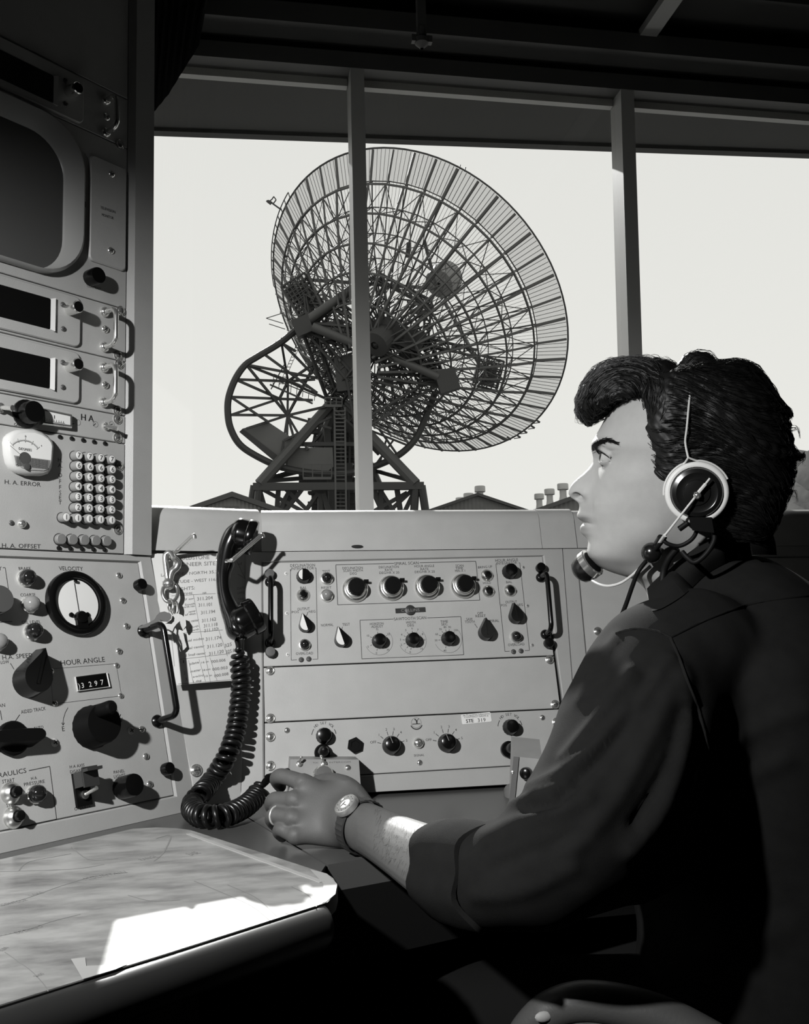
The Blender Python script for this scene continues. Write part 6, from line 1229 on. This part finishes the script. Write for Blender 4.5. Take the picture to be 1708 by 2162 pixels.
for side, C_ in ((1, EYC), (-1, EYC2)):
    for i in range(34):
        az = math.radians(-50+130*i/33); t = (math.degrees(az)+68)/160; arch = math.sin(math.pi*t)**.75; el = math.radians(-6+26*arch)
        p = sph(az, el, .0150, side, C_); o = nz(p-C_); q = p+o*.0035+gx*.0045+gu*.0035; strand(m, [p, p+o*.002+gx*.001-gu*.0003, (p+q)/2+gx*.0012, q], .00030)
    P = [sph(math.radians(-58+142*i/20), math.radians(-6+26*math.sin(math.pi*((-58+142*i/20)+68)/160)**.75), .0149, side, C_) for i in range(21)]; m.tube(P, .00055, 5)
m.build('eyelashes', HAIR, tper, smooth=0)
# ---- hair
hb = MB()
def shell(xl, xr, w, nf, nb, rows, cx=None, off=0):
    XL, XR, WW = tbl(xl), tbl(xr), tby(w); y0, y1 = rows; G = []; t = np.linspace(0, 2*math.pi, 72, endpoint=False)
    for y in np.linspace(lx(1450, y0)[1], lx(1450, y1)[1], 70):
        a, b_ = XL(y), XR(y); c = (a+b_)/2 if cx is None else a+(b_-a)*cx; co, s = np.cos(t), np.sin(t); n = np.where(co > 0, nf, nb); A = np.where(co > 0, c-a, b_-c)
        G.append(wor(c-A*np.sign(co)*np.abs(co)**(2/n), np.full(72, y), off+WW(y)*np.sign(s)*np.abs(s)**(2/n)))
    G = np.array(G); hb.grid(G, 0, closev=True); hb.add(G[0], [tuple(range(72))]); hb.add(G[-1], [tuple(range(72))[::-1]])
shell({768: 1545, 775: 1500, 782: 1450, 795: 1400, 812: 1362, 840: 1352, 880: 1362, 912: 1358, 943: 1369, 967: 1374, 998: 1373, 1012: 1382, 1022: 1402, 1045: 1425, 1075: 1455, 1100: 1485, 1130: 1515}, {768: 1560, 775: 1592, 790: 1605, 806: 1618, 840: 1640, 868: 1652, 899: 1662, 936: 1668, 960: 1674, 998: 1672, 1029: 1666, 1069: 1652, 1097: 1640, 1130: 1618}, {768: .012, 775: .045, 785: .06, 800: .072, 845: .085, 900: .0895, 960: .0905, 1000: .0880, 1050: .082, 1100: .075, 1130: .067}, 5, 2.3, (768, 1130), .45)
shell({756: 1370, 760: 1325, 766: 1280, 780: 1256, 800: 1241, 820: 1230, 850: 1219, 872: 1222, 884: 1231, 891: 1240}, {756: 1392, 762: 1415, 772: 1428, 790: 1440, 830: 1440, 842: 1400, 850: 1330, 862: 1300, 876: 1274, 891: 1246}, {756: .018, 766: .036, 800: .056, 840: .060, 865: .05, 880: .036, 891: .012}, 2.2, 2.2, (756, 891))
chain(hb, [(HM(1500, 790, -.02), .016), (HM(1470, 772, -.02), .017), (HM(1455, 768, -.02), .013), (HM(1466, 757, -.02), .009), (HM(1486, 756, -.02), .008)])
chain(hb, [(HM(1640, 880, -.02), .012), (HM(1655, 868, -.02), .006), (HM(1668, 890, -.02), .002)]); chain(hb, [(HM(1660, 960, -.03), .014), (HM(1682, 965, -.03), .007), (HM(1698, 962, -.03), .002)])
hm_ = remesh(hb, .0032, 4, .5); V = getV(hm_); N = getN(hm_); q = loc(V)
dsp = .0020*np.sin(q[:, 0]*260+3*np.sin(q[:, 1]*120))*np.sin(q[:, 2]*210+q[:, 1]*160)+.0012*np.sin(q[:, 0]*610+q[:, 1]*500)
V = V+N*dsp[:, None]*.55; setV(hm_, V); hm_.materials.append(HAIR); hm_.polygons.foreach_set('use_smooth', [True]*len(hm_.polygons)); hm_.name = 'hair'
hobj = place('hair', hm_, Matrix.Identity(4), tper)
HB_ = bvh(hm_); m = MB(); rng = np.random.RandomState(11)
N = getN(hm_); idx = rng.choice(len(V), 5200, replace=True)
cP = lx(1318, 852)
for i in idx:
    p = V[i].copy(); l = loc(p); X, Y, W = l
    if W > .045 and rng.rand() < .8: continue
    front = X < lx(1400, 800)[0] and Y > lx(1400, 900)[1]
    P = [p-N[i]*.0005]; ln = (.035+.035*rng.rand()); ns = 9; lift = .0008+.0035*rng.rand()**2; wob = rng.randn(3)*.11
    for k in range(1, ns):
        l = loc(p); X, Y, W = l
        if front: r = np.array([X, Y])-cP; d = nz(np.array([-r[1], r[0]])+1e-6); d = ex*d[0]+ey*d[1]
        else: a = -.25-.9*max(0, (Y*-1)/.1)*.5+.35*math.sin(X*45+Y*30); d = ex*math.cos(a)+ey*math.sin(a)
        d = nz(d+ex*wob[0]+ey*wob[1]+ew*wob[2]); h = HB_.find_nearest(Vector(p)); nn = np.array(h[1]); d = nz(d-nn*d.dot(nn)); p = p+d*ln/ns; h = HB_.find_nearest(Vector(p)); nn = np.array(h[1]); p = np.array(h[0])+nn*(lift*math.sin(math.pi*min(1, .15+k/ns*.8)))
        P.append(p.copy())
    strand(m, P, .00042, .00012)
# forelock and stray curls
for i in range(170):
    a = rng.rand(); st_ = HM(1250-12*rng.rand()-8*a, 800+45*a, -.03+.05*rng.rand()); tipx = 1214+rng.rand()*34; tipy = 872+26*rng.rand()-.25*abs(tipx-1238); w_ = loc(st_)[2]; mid = HM(1216+10*rng.rand(), 846+14*rng.rand(), w_); end = HM(tipx, tipy, w_); end2 = HM(tipx+16+10*rng.rand(), tipy-2-8*rng.rand(), w_)
    strand(m, curve([st_, mid, end, end2], 16), .00036)
for i in range(70):
    w_ = -.02+.012*rng.randn(); r0 = 14+16*rng.rand(); cx0, cy0 = 1474+4*rng.randn(), 778+3*rng.randn(); P = [HM(cx0-(r0+4)*math.cos(t)*.9, cy0-r0*math.sin(t), w_) for t in np.linspace(-.2, 2.5+rng.rand()*.8, 10)]; strand(m, P, .00036)
for i in range(26):
    x = 1290+rng.rand()*130; w_ = .03*rng.randn()*.6; P = [HM(x+12, 775, w_), HM(x, 760, w_), HM(x-8-4*rng.rand(), 756-4*rng.rand(), w_), HM(x-15-5*rng.rand(), 759+3*rng.randn(), w_)]; strand(m, curve(P, 10), .0003)
for i in range(40):
    x, y = ((1655, 868), (1672, 905), (1680, 960), (1640, 845), (1668, 1040))[rng.randint(5)]; w_ = -.02+.02*rng.randn(); P = [HM(x-14, y+2, w_), HM(x, y-2+4*rng.randn(), w_), HM(x+10+5*rng.rand(), y+4*rng.randn(), w_), HM(x+14+4*rng.rand(), y+14+8*rng.rand(), w_)]; strand(m, curve(P, 10), .00035)
m.build('hair_strands', HAIR, hobj, smooth=0, fixn=False)
# ---- shirt
sb_ = MB()
EL(sb_, [(1558, 1178, .035, .05, 0), (1566, 1212, .066, .085, 0), (1572, 1250, .090, .115, 0), (1568, 1300, .110, .155, 0), (1565, 1350, .126, .190, 0), (1572, 1450, .140, .205, 0), (1590, 1600, .145, .200, 0), (1600, 1800, .145, .190, 0), (1605, 2000, .147, .188, 0), (1605, 2200, .150, .19, 0), (1605, 2400, .155, .195, 0)], 56)
chain(sb_, [(HM(1470, 1385, -.130), .075), (HM(1400, 1425, -.165), .079), (D(1350, 1530, .97), .080), (D(1315, 1620, .945), .079), (D(1270, 1700, .92), .074), (D(1215, 1770, .895), .066), (D(1140, 1828, .88), .056), (D(1060, 1848, .89), .050), (D(990, 1842, .91), .0455), (D(962, 1836, .922), .0435)], 30, 8)
chain(sb_, [(HM(1450, 1470, -.150), .075), (HM(1430, 1590, -.165), .080), (HM(1390, 1700, -.18), .070), (D(1310, 1775, .93), .056), (D(1200, 1820, .89), .051)], 24, 6)
chain(sb_, [(HM(1480, 1390, .11), .078), (RS, .078), (HM(1370, 1600, .20), .07), (RE, .062), (D(1240, 1742, 1.37), .058)], 24, 6)
sm_ = remesh(sb_, .0048, 14, .5); V = getV(sm_); N = getN(sm_); camd = CAM-V; 
rx_ = (V-CAM)@R; PX_ = CX+F*rx_[:, 0]/-rx_[:, 2]; PY_ = CY-F*rx_[:, 1]/-rx_[:, 2]; facing = (np.sum(N*camd, 1)/np.linalg.norm(camd, axis=1)) > -.15
near = (loc(V)[:, 2] < .02) & facing
def ridge(pts, amp, sig):
    C_ = np.array(curve([(float(a), float(b)) for a, b in pts], 40)); d = np.min(np.hypot(PX_[:, None]-C_[None, :, 0], PY_[:, None]-C_[None, :, 1]), 1); return np.where(near, amp*np.exp(-(d/sig)**2), 0)
h = np.zeros(len(V))
for pts, a, s in ((([1412, 1395], [1330, 1500], [1235, 1600], [1130, 1665]), .007, 16), (([1432, 1415], [1370, 1560], [1300, 1690], [1210, 1790]), .006, 22), (([1445, 1440], [1440, 1560], [1400, 1700], [1330, 1800]), .006, 20), (([1330, 1420], [1260, 1520], [1190, 1600]), .005, 14), (([1370, 1430], [1290, 1570], [1190, 1680]), -.006, 14), (([1440, 1500], [1410, 1620], [1340, 1740]), -.006, 14), (([1470, 1500], [1490, 1600], [1500, 1680]), -.004, 12),
                  (([1240, 1690], [1150, 1720], [1080, 1745], [1030, 1770]), .006, 20), (([1200, 1660], [1120, 1690], [1060, 1712]), .007, 12), (([1180, 1700], [1110, 1712]), -.007, 9), (([1230, 1760], [1120, 1800], [1040, 1830]), -.004, 16), (([1210, 1830], [1110, 1880], [1010, 1890]), .004, 18), (([1560, 1560], [1640, 1520], [1700, 1500]), .003, 20), (([1520, 1700], [1590, 1640], [1660, 1600]), .003, 22), (([1360, 1900], [1450, 1850], [1560, 1790]), .004, 26), (([1400, 2060], [1520, 2000], [1660, 1960]), .003, 30), (([1300, 1345], [1262, 1400], [1222, 1480]), .003, 12)):
    h += ridge(pts, a, s)
q = loc(V); h += .0012*np.sin(q[:, 0]*70+q[:, 1]*40+2*np.sin(q[:, 2]*30))*np.sin(q[:, 1]*55-q[:, 2]*40)
V = V+N*h[:, None]; setV(sm_, V)
sm_.materials.append(SHIRT); sm_.polygons.foreach_set('use_smooth', [True]*len(sm_.polygons)); sm_.name = 'shirt'; sobj = place('shirt', sm_, Matrix.Identity(4), tper)
SB = bvh(sm_)
def seam(pts, r=.0011, lift=.0003, n=60, name='seam', mats=SHIRT):
    P = [onmesh(SB, x, y, lift) for x, y in curve([(float(a), float(b)) for a, b in pts], n)]; P = [p for p in P if p is not None]
    return MB().tube(P, r, 6).build(name, mats, sobj, smooth=60)
SEAM = mat('shirt_seam', .007, .9)
seam([(1300, 1338), (1340, 1328), (1385, 1333), (1415, 1346)], .0016, .0002); seam([(1415, 1346), (1500, 1305), (1600, 1272), (1706, 1258)], .0016, .0002)
seam([(1415, 1346), (1432, 1385), (1452, 1440), (1478, 1510), (1496, 1590), (1502, 1660)], .0016, .0001)
# collar: a folded band round the neck
top = [(1366, 1243), (1380, 1228), (1400, 1210), (1450, 1170), (1514, 1128), (1570, 1116), (1628, 1120)]; low = [(1376, 1290), (1400, 1283), (1446, 1254), (1492, 1212), (1540, 1186), (1590, 1172), (1640, 1172)]
ct = np.array(curve(top, 40)); cl_ = np.array(curve(low, 40)); n = min(len(ct), len(cl_)); ct = ct[np.linspace(0, len(ct)-1, 40).astype(int)]; cl_ = cl_[np.linspace(0, len(cl_)-1, 40).astype(int)]; G = []
def ring(pts, W, sgn):
    X = [lx(*p) for p in pts]; k = len(X); out = []
    for i, (x, y) in enumerate(X):
        t = i/(k-1); ww = W*math.sin(math.pi*min(.999, max(.08, .06+.94*t)))**.5; out.append(HM(pts[i][0], pts[i][1], -ww*sgn) if sgn > 0 else wor(x, y, ww))
    return np.array(out)
for sgn in (1, -1):
    Tn, Lw = ring(ct, .066, sgn), ring(cl_, .094, sgn)
    if sgn > 0: Lw = np.array([q if (q := onmesh(SB, *p_, .003)) is not None else l_ for p_, l_ in zip(cl_, Lw)])
    inn_ = ring(ct+np.array([4, 26]), .060, sgn); m = MB(); rows = []
    for s in np.linspace(0, 1, 6): rows.append(inn_*(1-s)+Tn*s)
    for s in np.linspace(0, 1, 9)[1:]: rows.append(Tn*(1-s)+Lw*s+(-ew*sgn*.010*math.sin(math.pi*s)+ey*.003*math.sin(math.pi*s)))
    rows = np.array(rows); m.grid(rows); off_ = nz(-ew*sgn)*-.0022; m.grid(rows[::-1]+off_); m.build('collar', SHIRT, sobj, smooth=60)
# rolled cuff
m = MB(); axd = nz(D(930, 1832, .93)-D(1000, 1846, .90)); c0 = D(972, 1840, .914); u_ = nz(np.cross(axd, (0, 0, 1))); v_ = np.cross(axd, u_); G = []
for (s, r) in ((-.036, .0430), (-.034, .0475), (-.012, .0485), (.012, .0475), (.0265, .0450), (.0285, .0432), (.026, .0415), (.0, .0410), (-.02, .0410)):
    G.append([c0+axd*(s+.006*math.sin(2*t+.6)+.004*math.sin(5*t))+(u_*math.cos(t)+v_*math.sin(t))*(r*(1+.05*math.sin(3*t+1)+.02*math.sin(7*t))) for t in np.linspace(0, 2*math.pi, 48, endpoint=False)])
m.grid(np.array(G), 0, closev=True); m.build('rolled_cuff', SHIRT, sobj, smooth=60)
# trousers
m = MB(); hip = HM(1600, 2330)
for w_ in (-.10, .10):
    kn = A3(hip[0], hip[1], .52)+ew*w_*A3(1, 1, 0)-ex*.47*A3(1, 1, 0); hp = A3(hip[0], hip[1], .545)+ew*w_*A3(1, 1, 0); ft = kn-ex*.05*A3(1, 1, 0)-A3(0, 0, .42)
    chain(m, [(hp, .085), ((hp+kn)/2, .080), (kn, .066)], 20); chain(m, [(kn, .064), ((kn+ft)/2, .058), (ft, .05)], 20)
chain(m, [(HM(1600, 2330)+ew*-.07, .13), (HM(1600, 2330)+ew*.07, .13)], 24)
tm_ = remesh(m, .008, 4); tm_.materials.append(mat('dark_trousers', .006, .9, spec=.1)); tm_.polygons.foreach_set('use_smooth', [True]*len(tm_.polygons)); place('trousers', tm_, Matrix.Identity(4), tper)
for w_ in (-.10, .10):
    kn = A3(hip[0], hip[1], .52)+ew*w_*A3(1, 1, 0)-ex*.47*A3(1, 1, 0); ft = kn-ex*.05*A3(1, 1, 0); e_ = -ex*A3(1, 1, 0); m = MB(); chain(m, [(A3(ft[0], ft[1], .05)-e_*.03, .045), (A3(ft[0], ft[1], .04)+e_*.08, .04), (A3(ft[0], ft[1], .036)+e_*.17, .032)], 16); m.build('shoe', BLACK, tper, smooth=60)
# arm hair on the bare forearm
m = MB(); rng = np.random.RandomState(2)
for i in range(380):
    x = 790+rng.rand()*150; t = (x-790)/150; y = 1700+20*t+rng.rand()*(95+85*t); p = onmesh(BODY, x, y, .0002)
    if p is None: continue
    dx, dy = 7+4*rng.randn(), 9+4*rng.randn(); P = [p]
    for s in (.5, 1.): 
        q = onmesh(BODY, x-dx*s*.6, y+dy*s, .0006+.0012*s)
        if q is None or np.linalg.norm(q-p) > .02: break
        P.append(q)
    if len(P) == 3: strand(m, P, .00009, .00003)
m.build('arm_hair', mat('arm_hair_dark', .04, .5), tper, smooth=0, fixn=False)
# ---- ring and wrist watch
GOLD = mat('gold', .75, .25, metal=.5)
rc = P_(583, 1722, 1.156); ra = nz(P_(594, 1723, 1.150)-P_(579, 1722, 1.157)); u_ = nz(np.cross(ra, (0, 0, 1))); v_ = np.cross(ra, u_); m = MB(); m.tube([rc+(u_*math.cos(t)+v_*math.sin(t))*.0108 for t in np.linspace(0, 2*math.pi, 40, endpoint=False)], .0013, 8, closed=True)
tag(m.build('wedding_ring', GOLD), "plain bright band on the man's left ring finger", 'ring')
tw_ = thing('wristwatch', "wristwatch with a round pale dial and dark segmented strap on the man's left wrist", 'watch', D(745, 1725, 1.11))
wc = D(764, 1744, 1.10); wa = nz(D(735, 1730, 1.13)-D(800, 1762, 1.07)); tc_ = nz(CAM-wc); u_ = nz(tc_-wa*tc_.dot(wa)); v_ = np.cross(wa, u_); v_ = v_ if v_.dot(ey) > 0 else -v_
u2 = nz(u_*.80+v_*.60*.55-0*wa); v2 = nz(v_-u2*v_.dot(u2)); BR_ = .0296; m = MB(); G = []
for i in range(64):
    t = 2*math.pi*i/64; r = BR_*(1+.0*math.cos(2*t)); rd = u2*math.cos(t)+v2*math.sin(t); tk = .0022 if i % 2 else .0014
    G.append([wc+rd*r-wa*.0085, wc+rd*(r+tk)-wa*.0075, wc+rd*(r+tk)+wa*.0075, wc+rd*r+wa*.0085])
m.grid(np.array(G), 0, closeu=True, closev=True); m.build('strap', mat('strap_dark', .03, .4), tw_, smooth=30)
X = np.eye(4); fn = nz(u2*1.0+0*wa); X[:3, 0] = wa; X[:3, 1] = np.cross(fn, wa); X[:3, 2] = fn; X[:3, 3] = wc+fn*(BR_+.001)
case = MB().lathe([(.0125, -.002), (.0148, .000), (.0150, .004), (.0138, .0066), (.0126, .0072), (.0122, .0062)], 36, 0, X).build('case', mat('watch_steel', .55, .3, metal=.7), tw_)
MB().lathe([(.0121, .0061), (.001, .0063)], 32, 0, X).build('dial', mat('watch_dial', .8, .45), tw_)
m = MB(); m.box((.002, .002, .0068), (.0006, .008, .0003), 0, X); m.box((-.002, .0015, .0068), (.006, .0007, .0003), 0, X)
for k in range(12): t = k*math.pi/6; m.box((.0105*math.cos(t), .0105*math.sin(t), .0066), (.0008, .0008, .0003), 0, X)
m.build('watch_hands', INK, tw_, smooth=0)
# ---- headset
th_ = thing('headset', 'wire headset with black earphone in a white ring and a boom microphone', 'headset', HM(1471, 1041, -.09))
EW = -.094; ec = HM(1471, 1040, EW); k_ = .00053
X = np.eye(4); X[:3, 0] = ex; X[:3, 1] = ey; X[:3, 2] = -ew; X[:3, 3] = ec
MB().lathe([(.030, -.014), (.0335, -.012), (.0350, -.006), (.0350, .001), (.0340, .0035), (.0315, .0045), (.0292, .004), (.0285, .002)], 56, 0, X).build('ear_ring', mat('ring_white', .7, .45), th_, smooth=50)
MB().lathe([(.0287, -.004), (.0287, .0045), (.0270, .0075), (.0225, .0090), (.0215, .0085), (.0150, .0092), (.0140, .0105), (.0085, .0112), (.001, .0113)], 56, 0, X).build('earphone', mat('earphone_black', .008, .22, spec=.6), th_)
c2 = HM(1471, 1040, .094); X2 = X.copy(); X2[:3, 3] = ec+ew*.188; X2[:3, 2] = ew; X2[:3, 0] = -ex
MB().lathe([(.030, -.014), (.0350, -.006), (.0350, .001), (.0315, .0045), (.0285, .004), (.0270, .0075), (.001, .0095)], 40, 0, X2).build('earphone', [mat('ring_white', .7, .45)], th_, smooth=50)
WIRE = mat('bright_wire', .75, .3, metal=.25)
m = MB(); hbp = [HM(1453, 966, EW-.002), HM(1447, 934, -.0935), HM(1450, 905, -.0955), HM(1454, 860, -.0905), HM(1457, 825, -.0790), HM(1456, 795, -.058), HM(1452, 779, -.03), HM(1450, 775, 0), HM(1452, 781, .03), HM(1456, 797, .058), HM(1457, 826, .079), HM(1454, 860, .0905), HM(1447, 934, .0935), HM(1453, 966, .096)]
m.tube(curve(hbp, 90), .0013, 8); m.build('headband', WIRE, th_)
m = MB(); p0 = HM(1453, 966, EW-.004); A_ = [p0]+[ec+(ex*math.cos(t)+ey*math.sin(t))*.0362-ew*.001 for t in np.radians(np.linspace(112, 185, 12))]; m.tube(curve(A_, 40), .0011, 8); A_ = [p0]+[ec+(ex*math.cos(t)+ey*math.sin(t))*.0362-ew*.001 for t in np.radians(np.linspace(92, 25, 12))]; m.tube(curve(A_, 40), .0011, 8); m.build('yoke_wire', WIRE, th_)
bW = EW-.016; m = MB(); m.tube([HM(1499, 1010, bW), HM(1404, 1130, bW)], .0013, 8); m.tube([HM(1490, 1022, bW), HM(1475, 1040, bW)], .0022, 8)
pb = [HM(1362, 1186, -.062), HM(1346, 1204, -.056), HM(1330, 1218, -.048), HM(1310, 1231, -.038), HM(1285, 1237, -.028), HM(1262, 1232, -.021), HM(1236, 1216, -.015)]
m.tube(curve(pb, 40), .0017, 8); m.tube([HM(1404, 1130, bW), HM(1390, 1150, -.085)], .0022, 8); m.build('boom', WIRE, th_)
m = MB(); X3 = X.copy(); X3[:3, 3] = HM(1472, 1046, bW+.002); m.lathe([(.004, -.002), (.0042, .003), (.0025, .0045), (.0005, .005)], 14, 0, X3); m.ball(HM(1468, 1041, bW-.002), .0016, 0, 8); m.ball(HM(1475, 1050, bW-.002), .0016, 0, 8); m.build('clamp', CHROME, th_)
m = MB(); m.ball(HM(1376, 1167, -.074), .0122, 0, 24); m.tube([HM(1396, 1135, -.09), HM(1387, 1150, -.08)], .0045, 12); m.build('ball_joint', mat('earphone_black', .008, .22), th_, smooth=60)
m = MB(); m.hexa(*[[HM(x, y, EW+dw) for x, y in ((1453, 1092), (1502, 1092), (1508, 1125), (1462, 1120))] for dw in (-.004, -.018)]); m.build('terminal_block', BLACKM, th_, smooth=20)
md_ = nz(ex*.72+ey*.62-ew*.22); mcn = HM(1246, 1191, -.014); X4 = np.eye(4); a_ = nz(np.cross(md_, ew)); X4[:3, 0] = a_; X4[:3, 1] = np.cross(md_, a_); X4[:3, 2] = md_; X4[:3, 3] = mcn
mic = MB().lathe([(.002, -.0235), (.009, -.0225), (.0150, -.0180), (.0178, -.010), (.0182, -.004)], 36, 0, X4).build('microphone', mat('earphone_black', .008, .22), th_, smooth=50)
MB().lathe([(.0182, -.005), (.0190, -.0045), (.0190, .0035), (.0178, .0050), (.0150, .0042), (.001, .004)], 40, 0, X4, mis=[0, 0, 0, 0, 1, 1]).build('microphone_rim', [CHROME, BLACKM], th_)
CB = mat('headset_cable', .004, .6, spec=.2); m = MB()
m.tube(curve([HM(1404, 1134, -.098), HM(1392, 1150, -.090), HM(1368, 1180, -.072), HM(1348, 1206, -.068), HM(1336, 1235, -.08), HM(1322, 1275, -.10), HM(1308, 1310, -.12), HM(1292, 1345, -.145)], 50), .0026, 8); m.build('cable', CB, th_, smooth=60)
m = MB(); m.tube(curve([HM(1398, 1135, -.099), HM(1408, 1147, -.100), HM(1432, 1153, -.099), HM(1455, 1143, -.099), HM(1468, 1128, -.100), HM(1472, 1110, -.102)], 40), .0024, 8); m.build('cable', CB, th_, smooth=60)
m = MB(); m.tube(curve([HM(1506, 1118, -.102), HM(1508, 1140, -.104), HM(1492, 1168, -.106), HM(1468, 1187, -.106), HM(1452, 1178, -.104), HM(1440, 1165, -.100)], 40), .0030, 8); m.build('cable', CB, th_, smooth=60)
m = MB(); m.tube(curve([HM(1430, 1158, -.090), HM(1412, 1180, -.086), HM(1402, 1205, -.082), HM(1398, 1230, -.084)], 30), .0040, 8); m.tube([HM(1434, 1117, -.101), HM(1452, 1104, -.103)], .0034, 8); m.build('cable', CB, th_, smooth=60)
# ================================================================== CHAIR
tch = thing('armchair', 'dark padded chair with curved piped armrest, under the man', 'chair', A3(hip[0], hip[1], 0))
VIN = mat('chair_vinyl', .07, .42, bump=.1, bscale=300); fx_ = nz(-ex*A3(1, 1, 0)); sx_ = nz(ew*A3(1, 1, 0)); hc = A3(hip[0], hip[1], 0)
def cpt(f_, s_, z): return hc+fx_*f_+sx_*s_+A3(0, 0, z)
m = MB(); G = []
for (f_, z, r) in ((-.20, .40, .22), (-.20, .43, .23), (0, .445, .235), (.22, .44, .23), (.24, .40, .22)): pass
m.prism(rrect(-.25, -.235, .24, .235, .05), .375, .445, 0, np.array([[fx_[0], sx_[0], 0, hc[0]], [fx_[1], sx_[1], 0, hc[1]], [0, 0, 1, 0], [0, 0, 0, 1.]])); m.build('seat', VIN, tch)
arm = [D(1075, 2230, .99), D(1110, 2175, .985), D(1165, 2132, .98), D(1235, 2114, .97), D(1330, 2128, .96), D(1430, 2165, .95), D(1560, 2240, .93)]
ac = np.array(curve(arm, 60)); m = MB(); ra_ = np.interp(np.linspace(0, 1, len(ac)), [0, .3, 1], [.012, .019, .023]); m.tube(ac, ra_, 16); m.build('armrest', VIN, tch, smooth=60)
dn = np.array([p+R@np.array([0, -.013, .010])*r/.018 for p, r in zip(ac, ra_)]); m = MB(); m.tube(dn, .0026, 8); m.build('piping', mat('piping_grey', .16, .4), tch)
m = MB(); p = D(1148, 2147, .963); m.ball(p, .008, 0, 12, (1.2, .5, .7)); m.build('worn_spot', mat('worn_padding', .35, .7), tch)
a0 = ac[0]; a1 = ac[-1]; m = MB(); m.tube(curve([a0, A3(a0[0], a0[1], .58), cpt(.18, -.27, .40)], 16), .011, 10); m.tube(curve([a1, (a1+cpt(-.27, -.2, .62))/2, cpt(-.27, -.2, .62)], 16), .02, 10); m.build('arm_support', mat('chair_frame', .1, .4), tch)
m = MB(); G = []
for z in np.linspace(.47, .78, 8): G.append([cpt(-.285-.04*(z-.47)+.05*(s_/.22)**2, s_, z) for s_ in np.linspace(-.21, .21, 14)])
G = np.array(G); m.grid(G); m.grid(G[::-1]-fx_*.05); m.build('backrest', VIN, tch, smooth=60)
m = MB(); m.tube([cpt(0, 0, .06), cpt(0, 0, .38)], .025, 12); m.build('pedestal', mat('chair_frame', .1, .4), tch)
for k in range(4): t = math.pi/4+k*math.pi/2; m = MB(); m.strut(cpt(0, 0, .06), cpt(.27*math.cos(t), .27*math.sin(t), .03), .04); m.build('leg', mat('chair_frame', .1, .4), tch)
# ================================================================== LIGHT
w = bpy.data.worlds.new('sky'); SC.world = w; w.use_nodes = True; nt = w.node_tree; bg = nt.nodes['Background']
tcn = nt.nodes.new('ShaderNodeTexCoord'); sx = nt.nodes.new('ShaderNodeSeparateXYZ'); rp = nt.nodes.new('ShaderNodeValToRGB')
rp.color_ramp.elements[0].position = .0; rp.color_ramp.elements[0].color = (.90, .90, .87, 1); rp.color_ramp.elements[1].position = .6; rp.color_ramp.elements[1].color = (.80, .80, .78, 1)
nt.links.new(tcn.outputs['Generated'], sx.inputs[0]); nt.links.new(sx.outputs['Z'], rp.inputs['Fac']); nt.links.new(rp.outputs['Color'], bg.inputs['Color']); bg.inputs['Strength'].default_value = 1.05
def aim(o, loc, tgt):
    d = Vector(tgt)-Vector(loc); o.location = loc; o.rotation_euler = d.to_track_quat('-Z', 'Y').to_euler()
s = bpy.data.lights.new('sun', 'SUN'); s.energy = 8.5; s.angle = .0093; so = bpy.data.objects.new('sun', s); COL.objects.link(so); aim(so, (0, 30, 20), (0+.04*30, 0, 20-.66*30))
f = bpy.data.lights.new('flash_lamp', 'SPOT'); f.energy = 130; f.shadow_soft_size = .022; f.spot_size = math.radians(70); f.spot_blend = 1.0
fo = bpy.data.objects.new('flash_lamp', f); COL.objects.link(fo); aim(fo, (-.62, .15, 1.60), (-.20, 1.38, .92))
SC.view_settings.view_transform = 'Standard'; SC.view_settings.look = 'None'; SC.view_settings.exposure = 0; SC.view_settings.gamma = 1; SC.view_settings.use_curve_mapping = False
fo.scale = (1.75, 1, 1); SC.cycles.diffuse_bounces = 1; SC.cycles.max_bounces = 6; SC.cycles.transparent_max_bounces = 24; SC.cycles.use_denoising = True
